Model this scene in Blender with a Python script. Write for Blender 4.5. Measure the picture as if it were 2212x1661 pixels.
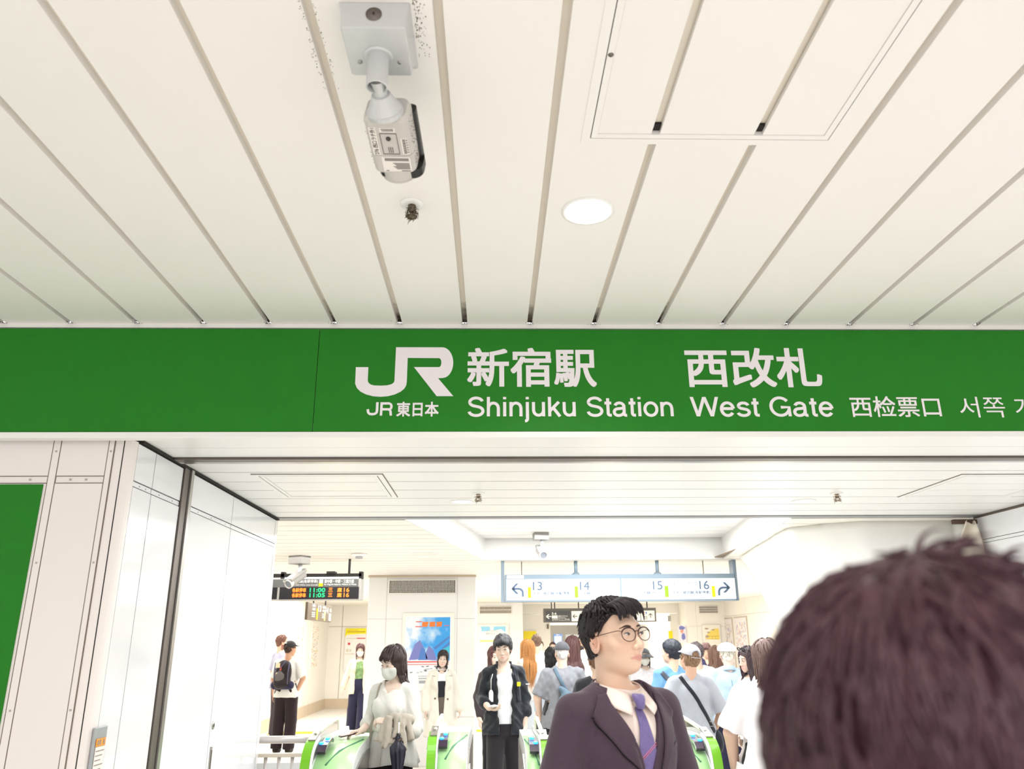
import bpy, bmesh, math, random
import numpy as np
from mathutils import Vector, Matrix

for _o in list(bpy.data.objects):
    bpy.data.objects.remove(_o, do_unlink=True)
sc = bpy.context.scene
col = sc.collection
random.seed(7)
RNG = np.random.default_rng(11)
R = math.radians

# ------------------------------------------------------------------ camera
IW, IH = 2212, 1661
FPX, PITCH, YAW, ROLL, CAMZ = 1689.54, 0.316558, 0.0268516, -0.0079344, 1.62
_fw = np.array([math.sin(YAW)*math.cos(PITCH), math.cos(YAW)*math.cos(PITCH), math.sin(PITCH)])
_r = np.array([math.cos(YAW), -math.sin(YAW), 0.0])
_u = np.cross(_r, _fw)
_c, _s = math.cos(ROLL), math.sin(ROLL)
_r2, _u2 = _c*_r+_s*_u, -_s*_r+_c*_u
cam_d = bpy.data.cameras.new('camera')
cam = bpy.data.objects.new('camera', cam_d)
col.objects.link(cam)
cam_d.sensor_fit = 'HORIZONTAL'
cam_d.sensor_width = 36.0
cam_d.lens = FPX/IW*36.0
cam_d.clip_start = 0.02
cam_d.clip_end = 200
cam_d.dof.use_dof = True
cam_d.dof.focus_distance = 4.6
cam_d.dof.aperture_fstop = 4.5
cam.matrix_world = Matrix(((_r2[0], _u2[0], -_fw[0], 0), (_r2[1], _u2[1], -_fw[1], 0), (_r2[2], _u2[2], -_fw[2], CAMZ), (0, 0, 0, 1)))
sc.camera = cam

def ray(px, py):
    return (px-IW/2)/FPX*_r2-(py-IH/2)/FPX*_u2+_fw
def at(px, py, Y):
    "point of the place seen at a pixel, on the plane at distance Y"
    d = ray(px, py); d = d/d[1]*Y
    return np.array([d[0], Y, CAMZ+d[2]])
def at_z(px, py, Z):
    d = ray(px, py); d = d*((Z-CAMZ)/d[2])
    return np.array([d[0], d[1], Z])

# ------------------------------------------------------------------ world, exposure, big lamps, added fill light
sc.view_settings.view_transform = 'Standard'
sc.view_settings.look = 'None'
sc.view_settings.gamma = 1.0
sc.view_settings.exposure = 0.0
sc.view_settings.use_curve_mapping = False
w = bpy.data.worlds.new('station_concourse'); sc.world = w
w.use_nodes = True
bg = w.node_tree.nodes['Background']
bg.inputs[0].default_value = (1.0, 0.99, 0.985, 1)
bg.inputs[1].default_value = 1.07

def area(name, loc, sx, sy, power, colr, rot=(0, 0, 0)):
    l = bpy.data.lights.new(name, 'AREA'); l.shape = 'RECTANGLE'; l.size = sx; l.size_y = sy
    l.energy = power; l.color = colr
    o = bpy.data.objects.new(name, l); col.objects.link(o); o.location = loc; o.rotation_euler = rot
    return o
ZP, ZC = 2.541, 3.064           # lower ceilings, front concourse ceiling
ZT = 2.80                        # raised tray ceiling of the hall
area('hall_lamp', (1.2, 8.0, ZT-0.03), 2.2, 2.0, 140, (0.97, 0.99, 1.0))
area('hall_lamp', (-1.9, 8.6, ZP-0.015), 1.8, 3.0, 52, (1.0, 0.975, 0.94))
area('hall_lamp', (-3.0, 15.5, ZP-0.015), 2.2, 6.0, 185, (1.0, 0.985, 0.955))
area('hall_lamp', (2.6, 14.5, ZP-0.015), 4.5, 6.5, 310, (1.0, 0.985, 0.96))
area('hall_lamp', (3.0, 24.0, ZP-0.015), 5.0, 4.0, 220, (1.0, 0.96, 0.9))
area('passage_lamp', (1.1, 5.2, ZP-0.012), 3.6, 1.2, 66, (0.98, 0.99, 1.0))
area('concourse_fill', (0.6, -1.6, ZC-0.02), 5.0, 1.6, 135, (1.0, 0.985, 0.965))  # unseen fill light added behind the camera, no fitting there

# ------------------------------------------------------------------ materials
def lin(c):
    return tuple(((v/255)/12.92 if v/255 <= 0.04045 else ((v/255+0.055)/1.055)**2.4) for v in c)
_mats = {}
def mat(name, rgb, rough=0.5, metal=0.0, emit=0.0, var=0.0, vscale=20.0, coat=0.0, alpha=1.0, trans=0.0, bump=0.0, bscale=80.0, spec=0.5, sheen=0.0):
    if name in _mats: return _mats[name]
    m = bpy.data.materials.new(name); m.use_nodes = True
    nt = m.node_tree; b = nt.nodes['Principled BSDF']
    c = lin(rgb)
    b.inputs['Base Color'].default_value = (*c, 1)
    b.inputs['Roughness'].default_value = rough
    b.inputs['Metallic'].default_value = metal
    b.inputs['Specular IOR Level'].default_value = spec
    if coat: b.inputs['Coat Weight'].default_value = coat
    if sheen: b.inputs['Sheen Weight'].default_value = sheen
    if trans: b.inputs['Transmission Weight'].default_value = trans
    if alpha < 1: b.inputs['Alpha'].default_value = alpha
    if emit:
        b.inputs['Emission Color'].default_value = (*c, 1)
        b.inputs['Emission Strength'].default_value = emit
    tc = None
    if var or bump:
        tc = nt.nodes.new('ShaderNodeTexCoord')
    if var:
        n = nt.nodes.new('ShaderNodeTexNoise'); n.inputs['Scale'].default_value = vscale; n.inputs['Detail'].default_value = 4
        nt.links.new(tc.outputs['Object'], n.inputs['Vector'])
        r = nt.nodes.new('ShaderNodeMapRange'); r.inputs['To Min'].default_value = 1-var; r.inputs['To Max'].default_value = 1+var
        nt.links.new(n.outputs['Fac'], r.inputs['Value'])
        x = nt.nodes.new('ShaderNodeMix'); x.data_type = 'RGBA'; x.blend_type = 'MULTIPLY'; x.inputs[0].default_value = 1
        x.inputs[6].default_value = (*c, 1)
        nt.links.new(r.outputs[0], x.inputs[7]); nt.links.new(x.outputs[2], b.inputs['Base Color'])
    if bump:
        n2 = nt.nodes.new('ShaderNodeTexNoise'); n2.inputs['Scale'].default_value = bscale; n2.inputs['Detail'].default_value = 5
        nt.links.new(tc.outputs['Object'], n2.inputs['Vector'])
        bp = nt.nodes.new('ShaderNodeBump'); bp.inputs['Strength'].default_value = bump; bp.inputs['Distance'].default_value = 0.01
        nt.links.new(n2.outputs['Fac'], bp.inputs['Height']); nt.links.new(bp.outputs[0], b.inputs['Normal'])
    _mats[name] = m
    return m

def mat_attr(name, rough=0.5, spec=0.4, sss=0.0):
    "colour from the mesh's own colour attribute (skin, printed posters)"
    if name in _mats: return _mats[name]
    m = bpy.data.materials.new(name); m.use_nodes = True
    nt = m.node_tree; b = nt.nodes['Principled BSDF']
    a = nt.nodes.new('ShaderNodeAttribute'); a.attribute_name = 'Col'
    nt.links.new(a.outputs['Color'], b.inputs['Base Color'])
    b.inputs['Roughness'].default_value = rough; b.inputs['Specular IOR Level'].default_value = spec
    _mats[name] = m
    return m

# ------------------------------------------------------------------ meshes
class MB:
    def __init__(s): s.v = []; s.f = []; s.m = []; s.k = 0
    def add(s, vs, fs):
        b = len(s.v); s.v.extend([tuple(map(float, v)) for v in vs]); s.f.extend([tuple(b+i for i in f) for f in fs]); s.m.extend([s.k]*len(fs)); return s
    def mi(s, k): s.k = k; return s
    def box(s, x0, x1, y0, y1, z0, z1):
        return s.add([(x, y, z) for x in (x0, x1) for y in (y0, y1) for z in (z0, z1)],
                     [(0, 1, 3, 2), (4, 6, 7, 5), (0, 4, 5, 1), (2, 3, 7, 6), (0, 2, 6, 4), (1, 5, 7, 3)])
    def prism(s, poly, y0, y1):
        "polygon of (x, z) pushed along y"
        n = len(poly); vs = [(x, y0, z) for x, z in poly]+[(x, y1, z) for x, z in poly]
        a = sum(poly[i][0]*poly[(i+1) % n][1]-poly[(i+1) % n][0]*poly[i][1] for i in range(n))
        idx = list(range(n)) if a > 0 else list(range(n))[::-1]
        fs = [tuple(idx), tuple(n+i for i in idx[::-1])]
        for q in range(n):
            i, j = idx[q], idx[(q+1) % n]
            fs.append((j, i, n+i, n+j))
        return s.add(vs, fs)
    def tube(s, pts, rad, n=8, cap=True, flat=1.0):
        P = [np.array(p, float) for p in pts]; m = len(P)
        if not hasattr(rad, '__len__'): rad = [rad]*m
        vs = []; up = np.array([0.13, 0.31, 0.94])
        t0 = P[1]-P[0]
        if abs(np.dot(up, t0)/(np.linalg.norm(t0)+1e-9)) > 0.9: up = np.array([0.0, 1.0, 0.05])
        for i in range(m):
            t = P[min(i+1, m-1)]-P[max(i-1, 0)]; t = t/(np.linalg.norm(t)+1e-12)
            a = up-t*np.dot(up, t); a /= np.linalg.norm(a)+1e-12; b = np.cross(t, a); up = a
            for j in range(n):
                q = 2*math.pi*j/n
                vs.append(P[i]+rad[i]*(math.cos(q)*a*flat+math.sin(q)*b))
        fs = [(i*n+j, i*n+(j+1) % n, (i+1)*n+(j+1) % n, (i+1)*n+j) for i in range(m-1) for j in range(n)]
        if cap: fs += [tuple(range(n))[::-1], tuple((m-1)*n+j for j in range(n))]
        return s.add(vs, fs)
    def lathe(s, prof, n=32, M=None):
        "profile of (r, z) around z, closed at both ends by the profile"
        vs = []
        for r, z in prof:
            for j in range(n):
                q = 2*math.pi*j/n; v = Vector((r*math.cos(q), r*math.sin(q), z))
                vs.append(M @ v if M is not None else v)
        m = len(prof)
        fs = [(i*n+j, i*n+(j+1) % n, (i+1)*n+(j+1) % n, (i+1)*n+j) for i in range(m-1) for j in range(n)]
        fs += [tuple(range(n))[::-1], tuple((m-1)*n+j for j in range(n))]
        return s.add(vs, fs)
    def sheet(s, G, th):
        "grid of points G[i][j] as a thin solid; th = offset vector or thickness along -normal"
        G = np.array(G, float); n, m = G.shape[:2]
        du = np.gradient(G, axis=0); dv = np.gradient(G, axis=1); N = np.cross(du, dv)
        N /= np.linalg.norm(N, axis=2, keepdims=True)+1e-12
        B = G+N*th
        vs = list(G.reshape(-1, 3))+list(B.reshape(-1, 3)); o = n*m; fs = []
        for i in range(n-1):
            for j in range(m-1):
                a, b, c, d = i*m+j, (i+1)*m+j, (i+1)*m+j+1, i*m+j+1
                fs.append((a, d, c, b)); fs.append((o+a, o+b, o+c, o+d))
        for i in range(n-1):
            fs.append((i*m, (i+1)*m, o+(i+1)*m, o+i*m)); e = m-1
            fs.append((i*m+e, o+i*m+e, o+(i+1)*m+e, (i+1)*m+e))
        for j in range(m-1):
            fs.append((j, o+j, o+j+1, j+1)); q = (n-1)*m
            fs.append((q+j, q+j+1, o+q+j+1, o+q+j))
        return s.add(vs, fs)
    def xf(s, M):
        s.v = [tuple(M @ Vector(v)) for v in s.v]; return s
    def build(s, name, mats, parent=None, smooth=False, loc=None, bevel=0, angle=None):
        me = bpy.data.meshes.new(name); me.from_pydata(s.v, [], s.f); me.update()
        return link(name, me, mats, parent, smooth, loc, bevel, s.m, angle)

def link(name, me, mats, parent=None, smooth=False, loc=None, bevel=0, mi=None, angle=None):
    if not isinstance(mats, (list, tuple)): mats = [mats]
    for m in mats: me.materials.append(m)
    if mi is not None and len(mats) > 1: me.polygons.foreach_set('material_index', np.array(mi, dtype=np.int32))
    if smooth: me.polygons.foreach_set('use_smooth', np.ones(len(me.polygons), dtype=bool))
    o = bpy.data.objects.new(name, me); col.objects.link(o)
    if parent is not None: o.parent = parent
    if loc is not None: o.location = loc
    if bevel:
        md = o.modifiers.new('bevel', 'BEVEL'); md.width = bevel; md.segments = 2; md.limit_method = 'ANGLE'; md.angle_limit = R(35)
    return o
def tag(o, label=None, cat=None, group=None, kind=None):
    if label: o['label'] = label
    if cat: o['category'] = cat
    if group: o['group'] = group
    if kind: o['kind'] = kind
    return o
def thing(name, label, cat, loc=(0, 0, 0), rz=0, group=None):
    o = bpy.data.objects.new(name, None); col.objects.link(o); o.location = loc; o.rotation_euler = (0, 0, rz)
    o.empty_display_size = 0.1
    return tag(o, label, cat, group)
def struct(name, mb, m, **k):
    return tag(mb.build(name, m, **k), kind='structure')

def text_verts(s, bold=0.0, res=3, spacing=1.0):
    c = bpy.data.curves.new('t', 'FONT'); c.body = s; c.size = 1; c.resolution_u = res; c.space_character = spacing
    c.extrude = 0.0
    o = bpy.data.objects.new('t', c); col.objects.link(o)
    dg = bpy.context.evaluated_depsgraph_get(); e = o.evaluated_get(dg)
    me = bpy.data.meshes.new_from_object(e)
    V = np.array([tuple(v.co) for v in me.vertices]).reshape(-1, 3); F = [tuple(p.vertices) for p in me.polygons]
    bpy.data.objects.remove(o, do_unlink=True); bpy.data.curves.remove(c); bpy.data.meshes.remove(me)
    return V, F
def text_into(mb, s, x0, x1, z0, z1, y, bold=0.0, res=3, F3=None, fit=True, align='l', spacing=1.0):
    """lettering facing -y, filling the box x0..x1, z0..z1 (fit) or of height z1-z0 (cap box); F3 maps (x, y, z) to the place"""
    V, F = text_verts(s, 0, res, spacing)
    if len(V) == 0: return mb
    a, b = V.min(0)-bold*0.8, V.max(0)+bold*0.8
    sz = (z1-z0)/(b[1]-a[1])
    sx = (x1-x0)/(b[0]-a[0]) if fit else sz
    n = 8 if bold > 0.02 else (4 if bold > 0.008 else 1)
    for i in range(n):       # a heavier stroke is the same letter laid several times, slightly apart
        dx, dz = ((-1, -1), (1, -1), (1, 1), (-1, 1), (0, -1), (1, 0), (0, 1), (-1, 0))[i] if n > 1 else (0, 0); dx, dz = dx*bold*0.8, dz*bold*0.8
        X = (V[:, 0]+dx-a[0])*sx+x0
        Z = z0+(V[:, 1]+dz-a[1])*sz
        pts = [(x, y-0.00004*i, z) for x, z in zip(X, Z)]
        if F3: pts = [F3(p) for p in pts]
        mb.add(pts, F)
    return mb

# Latin letters of the big sign, drawn as even strokes (units: cap height 0.72)
def _arc(cx, cy, rx, ry, a0, a1, n=14): return [(cx+rx*math.cos(R(a0+(a1-a0)*i/n)), cy+ry*math.sin(R(a0+(a1-a0)*i/n))) for i in range(n+1)]
XH = 0.53
GLYPH = {
 'S': (0.63, [_arc(.315, .525, .215, .155, 12, 190, 14)+_arc(.315, .525, .215, .150, 190, 262, 6)+_arc(.325, .195, .225, .165, 80, -90, 14)+_arc(.315, .195, .235, .165, -90, -172, 9)]),
 'h': (0.55, [[(.105, 0), (.105, .72)], [(.105, .30)]+_arc(.275, .315, .165, .175, 172, 20, 10)+[(.445, .30), (.445, 0)]]),
 'i': (0.22, [[(.11, 0), (.11, .53)], [(.11, .63), (.11, .72)]]),
 'n': (0.55, [[(.105, 0), (.105, .53)], [(.105, .30)]+_arc(.275, .315, .165, .175, 172, 20, 10)+[(.445, .30), (.445, 0)]]),
 'j': (0.22, [[(.115, .53), (.115, -.09)]+_arc(.035, -.085, .08, .085, 0, -95, 6), [(.115, .63), (.115, .72)]]),
 'u': (0.55, [[(.105, .53), (.105, .21)]+_arc(.275, .215, .165, .175, 190, 345, 12)+[(.445, .23)], [(.445, .53), (.445, 0)]]),
 'k': (0.50, [[(.105, 0), (.105, .72)], [(.425, .535), (.12, .205)], [(.225, .325), (.455, -.005)]]),
 't': (0.28, [[(.135, .67), (.135, .12)]+_arc(.20, .115, .065, .075, 180, 275, 6)+[(.255, .04)], [(.02, .49), (.255, .49)]]),
 'a': (0.55, [_arc(.25, .365, .155, .13, 165, 0, 10)+[(.405, .12)]+_arc(.465, .095, .06, .06, 180, 265, 5)+[(.50, .037)], [(.405, .315), (.30, .29)]+_arc(.20, .155, .135, .125, 105, 270, 12)+_arc(.215, .185, .19, .155, 275, 355, 8)]),
 'o': (0.555, [_arc(.2775, .265, .205, .235, 0, 360, 36)]),
 'W': (0.92, [[(.05, .72), (.235, .0), (.46, .72), (.685, .0), (.87, .72)]]),
 'e': (0.55, [[(.085, .285), (.465, .285)], [(.468, .285)]+_arc(.275, .265, .193, .235, 8, 325, 34)]),
 's': (0.50, [_arc(.25, .385, .155, .11, 10, 195, 12)+_arc(.25, .385, .155, .105, 195, 262, 5)+_arc(.25, .15, .175, .12, 85, -90, 10)+_arc(.245, .15, .185, .12, -90, -170, 8)]),
 'G': (0.77, [_arc(.38, .36, .30, .325, 38, 345, 30), [(.40, .335), (.672, .335), (.672, .0)]]),
 ' ': (0.29, [])}
def helv(mb, s, x0, x1, zb, capz, y, wt=0.106):
    """even-stroke lettering from x0 to x1, base line zb, capital height capz"""
    tot = sum(GLYPH[c][0] for c in s); sx = (x1-x0)/(tot-0.12); sz = capz/0.72; x = -0.06
    for c in s:
        for k, pl in enumerate(GLYPH[c][1]):
            P = np.array(pl, float); n = len(P)
            T = np.gradient(P, axis=0); T[0] = P[1]-P[0]; T[-1] = P[-1]-P[-2]
            N = np.stack([-T[:, 1], T[:, 0]], 1); N /= np.linalg.norm(N, axis=1, keepdims=True)+1e-9
            if n > 2 and len(pl) < 8 and c == 'W':
                for i in range(1, n-1): N[i] = np.array([1.0, 0.0])*np.sign(N[i][0] if abs(N[i][0]) > 1e-6 else N[i-1][0])*1.03
                seg = True
            w_ = wt/2
            A, B = P+N*w_, P-N*w_
            if c == 'W':
                for i in range(n-1):
                    e = [(P[i][0]-w_*1.05, P[i][1]), (P[i][0]+w_*1.05, P[i][1]), (P[i+1][0]+w_*1.05, P[i+1][1]), (P[i+1][0]-w_*1.05, P[i+1][1])]
                    mb.add([(x0+(x+q[0])*sx, y-0.00006*(i % 2), zb+q[1]*sz) for q in e], [(0, 1, 2, 3)])
                continue
            f = lambda q: (x0+(x+q[0])*sx, y-0.00003*k, zb+q[1]*sz)
            mb.add([f(q) for q in A]+[f(q) for q in B], [(i, i+n, i+n+1, i+1) for i in range(n-1)])
        x += GLYPH[c][0]
    return mb
# ------------------------------------------------------------------ the concourse
M = {}
M['slat'] = mat('ceiling_enamel', (246, 242, 239), 0.42, var=0.012, vscale=3)
M['slat_white'] = mat('white_enamel', (244, 243, 240), 0.35, var=0.01, vscale=3)
M['cream'] = mat('cream_panel', (251, 247, 238), 0.45, var=0.015, vscale=2)
M['white'] = mat('white_panel', (245, 245, 244), 0.4)
M['gloss'] = mat('gloss_white_panel', (240, 241, 244), 0.12, coat=0.3, var=0.01, vscale=2)
M['front_panel'] = mat('pinkish_white_panel', (241, 234, 231), 0.4, var=0.015, vscale=3)
M['joint'] = mat('joint_grey', (120, 108, 96), 0.8)
M['dark'] = mat('dark_recess', (38, 34, 32), 0.85)
M['steel'] = mat('brushed_steel', (178, 176, 172), 0.28, metal=0.9, var=0.08, vscale=6)
M['steel_dark'] = mat('dull_steel', (118, 110, 104), 0.4, metal=0.7)
M['grey_metal'] = mat('grey_paint', (150, 152, 154), 0.45)
M['floor'] = None

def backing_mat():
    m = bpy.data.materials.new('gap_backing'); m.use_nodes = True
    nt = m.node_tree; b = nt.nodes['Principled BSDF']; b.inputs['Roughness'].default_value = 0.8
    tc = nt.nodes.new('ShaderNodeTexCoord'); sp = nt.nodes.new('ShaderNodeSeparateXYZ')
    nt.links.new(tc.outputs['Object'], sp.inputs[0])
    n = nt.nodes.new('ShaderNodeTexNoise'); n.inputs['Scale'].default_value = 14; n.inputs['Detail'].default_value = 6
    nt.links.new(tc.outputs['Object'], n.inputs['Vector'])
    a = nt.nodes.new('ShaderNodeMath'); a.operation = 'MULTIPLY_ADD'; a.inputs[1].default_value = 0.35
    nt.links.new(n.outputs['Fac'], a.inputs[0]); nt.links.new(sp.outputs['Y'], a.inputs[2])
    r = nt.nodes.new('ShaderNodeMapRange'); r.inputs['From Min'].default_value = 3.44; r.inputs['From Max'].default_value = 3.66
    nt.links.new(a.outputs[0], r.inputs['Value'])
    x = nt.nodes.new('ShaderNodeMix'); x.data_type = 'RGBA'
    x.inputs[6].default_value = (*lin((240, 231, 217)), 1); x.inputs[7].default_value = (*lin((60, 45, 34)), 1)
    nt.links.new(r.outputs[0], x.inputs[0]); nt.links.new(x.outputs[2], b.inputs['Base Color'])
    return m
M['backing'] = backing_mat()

# front ceiling: slats running away from the camera, cut around the hatch
X0G, PG, GAP, YS = -0.1303, 0.3107, 0.026, 3.5
HX0, HX1, HY0, HY1 = at_z(1266, 303, ZC)[0], at_z(1795, 303, ZC)[0], 1.22, at_z(1530, 304, ZC)[1]
mb = MB()
def rect_minus(x0, x1, y0, y1, h):
    hx0, hx1, hy0, hy1 = h
    if x1 <= hx0 or x0 >= hx1 or y1 <= hy0 or y0 >= hy1: return [(x0, x1, y0, y1)]
    out = []
    if y0 < hy0: out.append((x0, x1, y0, hy0))
    if y1 > hy1: out.append((x0, x1, hy1, y1))
    a, b = max(y0, hy0), min(y1, hy1)
    if x0 < hx0: out.append((x0, hx0, a, b))
    if x1 > hx1: out.append((hx1, x1, a, b))
    return out
H0 = (HX0+0.004, HX1-0.004, HY0+0.004, HY1-0.004)
for k in range(-15, 17):
    xa, xb = X0G+k*PG+GAP/2, X0G+(k+1)*PG-GAP/2
    for q in rect_minus(xa, xb, -3.2, YS-0.012, H0):
        mb.box(q[0], q[1], q[2], q[3], ZC, ZC+0.02)
        for xx in (q[0], q[1]):
            if xx in (xa, xb): mb.box(xx-0.0006, xx+0.0006, q[2], q[3], ZC+0.0005, ZC+0.03)
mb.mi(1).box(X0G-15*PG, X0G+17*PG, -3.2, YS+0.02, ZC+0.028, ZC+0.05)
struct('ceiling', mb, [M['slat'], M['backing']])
mb = MB().box(-5, 5.2, YS-0.02, YS+0.01, at(1061, 712, YS)[2]-0.002, ZC+0.004)
struct('trim_1', mb, M['slat'], bevel=0.003)

# ceiling hatch with its own three slats
hatch = thing('ceiling_hatch', 'square slatted access hatch in the front ceiling beside the round downlight', 'hatch', ((HX0+HX1)/2, (HY0+HY1)/2, ZC))
ox, oy = hatch.location.x, hatch.location.y
def ring(mb, x0, x1, y0, y1, wd, z0, z1):
    mb.box(x0, x1, y0, y0+wd, z0, z1); mb.box(x0, x1, y1-wd, y1, z0, z1)
    mb.box(x0, x0+wd, y0+wd, y1-wd, z0, z1); mb.box(x1-wd, x1, y0+wd, y1-wd, z0, z1)
mb = MB(); a, b, c, d = HX0-0.016-ox, HX1+0.016-ox, HY0-0.016-oy, HY1+0.016-oy
ring(mb, a, b, c, d, 0.026, -0.003, 0.012)
mb.build('outer_frame', M['slat'], hatch)
mb = MB(); ring(mb, a+0.026, b-0.026, c+0.026, d-0.026, 0.003, 0.001, 0.012)
mb.build('dark_joint', M['dark'], hatch)
mb = MB(); ring(mb, a+0.029, b-0.029, c+0.029, d-0.029, 0.018, -0.003, 0.012)
mb.build('inner_frame', M['slat'], hatch)
mb = MB(); x0, x1, y0, y1 = a+0.048, b-0.048, c+0.048, d-0.048
e = [x0]+[X0G+k*PG-ox for k in (2, 3)]+[x1]
for i in range(3):
    mb.box(e[i]+(GAP/2 if i else 0), e[i+1]-(GAP/2 if i < 2 else 0), y0, y1, 0.0, 0.015)
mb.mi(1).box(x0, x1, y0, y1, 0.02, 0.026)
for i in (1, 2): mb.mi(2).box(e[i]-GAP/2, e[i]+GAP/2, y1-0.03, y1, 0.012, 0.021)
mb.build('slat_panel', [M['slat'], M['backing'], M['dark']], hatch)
mb = MB(); mb.lathe([(0.0001, -0.006), (0.006, -0.006), (0.008, -0.003), (0.008, 0)], 12)
mb.xf(Matrix.Translation((a+0.038, at_z(1306, 116, ZC)[1]-oy, 0))); mb.build('latch', M['steel_dark'], hatch, smooth=True)

# ------------------------------------------------------------------ lamps and fittings on ceilings
M['lamp_on'] = mat('lamp_diffuser', (255, 250, 242), 0.4, emit=9.0)
M['lamp_dim'] = mat('pale_diffuser', (248, 250, 255), 0.3, emit=0.85)
def downlight(px, py, z, label, dia, m, spot=0, group=None, colr=(1, 0.95, 0.88)):
    p = at_z(px, py, z); t = thing('downlight', label, 'downlight', (p[0], p[1], z), 0, group); r = dia/2
    MB().lathe([(r*0.86, 0.004), (r*0.86, -0.004), (r*0.9, -0.007), (r, -0.004), (r, 0.0), (r, 0.004)], 40).build('trim_ring', M['slat_white'], t, smooth=True)
    MB().lathe([(0.0005, -0.0035), (r*0.6, -0.0045), (r*0.87, -0.003), (r*0.87, 0.001)], 40).build('diffuser', m, t, smooth=True)
    if spot:
        l = bpy.data.lights.new('downlight_beam', 'SPOT'); l.energy = spot; l.spot_size = R(150); l.spot_blend = 0.7; l.shadow_soft_size = r*0.8; l.color = colr
        o = bpy.data.objects.new('downlight_beam', l); col.objects.link(o); o.parent = t; o.location = (0, 0, -0.02)
    return t
downlight(1270, 455, ZC, 'brightly lit round downlight in the front ceiling beside the hatch', 0.187, M['lamp_on'], 62)
downlight(998, 1083, ZP, 'round flush downlight in the passage ceiling left of the middle, near a sprinkler', 0.165, M['lamp_dim'])
downlight(1736, 1081.5, ZP, 'round flush downlight in the passage ceiling at the right beside the second sprinkler', 0.165, M['lamp_dim'])
M['off_cream'] = mat('cream_diffuser', (246, 240, 228), 0.4)
downlight(916, 1196, ZP, 'nearer of two round cream ceiling discs above the vent pillar', 0.3, M['off_cream'], group=None)
downlight(927, 1209, ZP, 'farther of two round cream ceiling discs above the vent pillar', 0.3, M['off_cream'])

M['brass'] = mat('sprinkler_metal', (110, 98, 84), 0.35, metal=0.8)
M['dust'] = mat('dusty_fibres', (96, 84, 66), 0.95)
def sprinkler(px, py, z, label, s=1.0, dusty=True):
    p = at_z(px, py, z); t = thing('sprinkler', label, 'sprinkler', (p[0], p[1], z))
    MB().lathe([(0.004, 0), (0.042*s, 0), (0.041*s, -0.004), (0.03*s, -0.008), (0.006, -0.008)], 28).build('escutcheon', M['slat_white'], t, smooth=True)
    mb = MB().lathe([(0.001, -0.006), (0.014*s, -0.006), (0.014*s, -0.024), (0.010*s, -0.026), (0.010*s, -0.034), (0.001, -0.034)], 14)
    for q in (-1, 1): mb.tube([(q*0.011*s, 0, -0.02), (q*0.016*s, 0, -0.036), (q*0.004, 0, -0.05)], 0.0025, 6)
    mb.build('head', M['brass'], t, smooth=True)
    mb = MB().lathe([(0.0005, -0.052), (0.019*s, -0.051), (0.019*s, -0.049), (0.0005, -0.048)], 14)
    for j in range(8):
        q = j*math.pi/4; mb.box(0.017*s*math.cos(q)-0.003, 0.017*s*math.cos(q)+0.003, 0.017*s*math.sin(q)-0.003, 0.017*s*math.sin(q)+0.003, -0.053, -0.047)
    mb.build('deflector', M['brass'], t)
    if dusty:
        mb = MB(); rg = random.Random(3)
        for j in range(60):
            q = rg.uniform(0, 6.28); z0 = rg.uniform(-0.056, -0.02); r0 = 0.012*s
            a_ = np.array([r0*math.cos(q), r0*math.sin(q), z0])
            mb.tube([a_, a_+np.array([math.cos(q)*0.01, math.sin(q)*0.01, rg.uniform(-0.008, 0.004)]), a_+np.array([math.cos(q+.5)*0.014, math.sin(q+.5)*0.014, rg.uniform(-0.018, 0)])], [0.0014, 0.001, 0.0004], 4)
        mb.build('dust_fringe', M['dust'], t)
    return t
sprinkler(890, 440, ZC, 'dusty sprinkler head in the front ceiling below the security camera')
sprinkler(1033, 1065, ZP, 'sprinkler head in the passage ceiling left of the middle')
sprinkler(1807, 1065, ZP, 'dark dusty sprinkler head in the passage ceiling at the right')

# ------------------------------------------------------------------ the green station sign
YB = YS-0.03
zb, zt = at(1061, 931.5, YB)[2], at(1061, 712, YB)[2]
M['green'] = mat('sign_green', (30, 124, 26), 0.5, var=0.07, vscale=9, spec=0.25)
M['sign_white'] = mat('sign_lettering', (240, 234, 238), 0.5)
sign = thing('station_sign', 'long green overhead band sign with white station name above the passage', 'sign', (0, YB, zb))
xs = [-4.6, at(683, 820, YB)[0], 4.9]
mb = MB()
for i in range(2): mb.box(xs[i]+0.0015, xs[i+1]-0.0015, 0, 0.04, 0, zt-zb)
mb.build('panel', M['green'], sign)
mb = MB().box(-4.6, 4.9, -0.004, 0.05, -0.03, -0.002); mb.build('bottom_rail', M['slat_white'], sign, bevel=0.003)
def S(px, py): p = at(px, py, YB); return p[0], p[2]-zb
# logo outline traced as one lettering shape
def logo(px):
    # px: (x, y) in the photograph's logo detail, scale 2212/260
    return S(740+px[0]/8.5077, 735+px[1]/8.5077)
def arc(cx, cy, rx, ry, a0, a1, n=10):
    return [(cx+rx*math.cos(R(a0+(a1-a0)*i/n)), cy+ry*math.sin(R(a0+(a1-a0)*i/n))) for i in range(n+1)]
mb = MB()
P1 = [(245, 495), (475, 495), (464, 740)]+[(470, 770), (490, 795), (525, 817), (580, 831), (710, 836), (830, 828), (900, 808), (940, 780), (954, 750)]
top = [(984, 129), (1850, 131)]+arc(1835, 413, 200, 282, -88, 88, 14)+[(1755, 698), (2036, 1029), (1730, 1029), (1312, 494), (1765, 494)]+arc(1772, 412, 44, 82, 80, -85, 8)+[(1198, 326)]
P2 = [(1181, 770), (1170, 830), (1135, 890), (1070, 945), (960, 998), (830, 1030), (700, 1041), (560, 1030), (430, 996), (330, 945), (265, 880), (232, 800)]
V = [logo(p) for p in P1+top+P2]
bmz = bmesh.new(); vv = [bmz.verts.new((x, 0, z)) for x, z in V]
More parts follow.
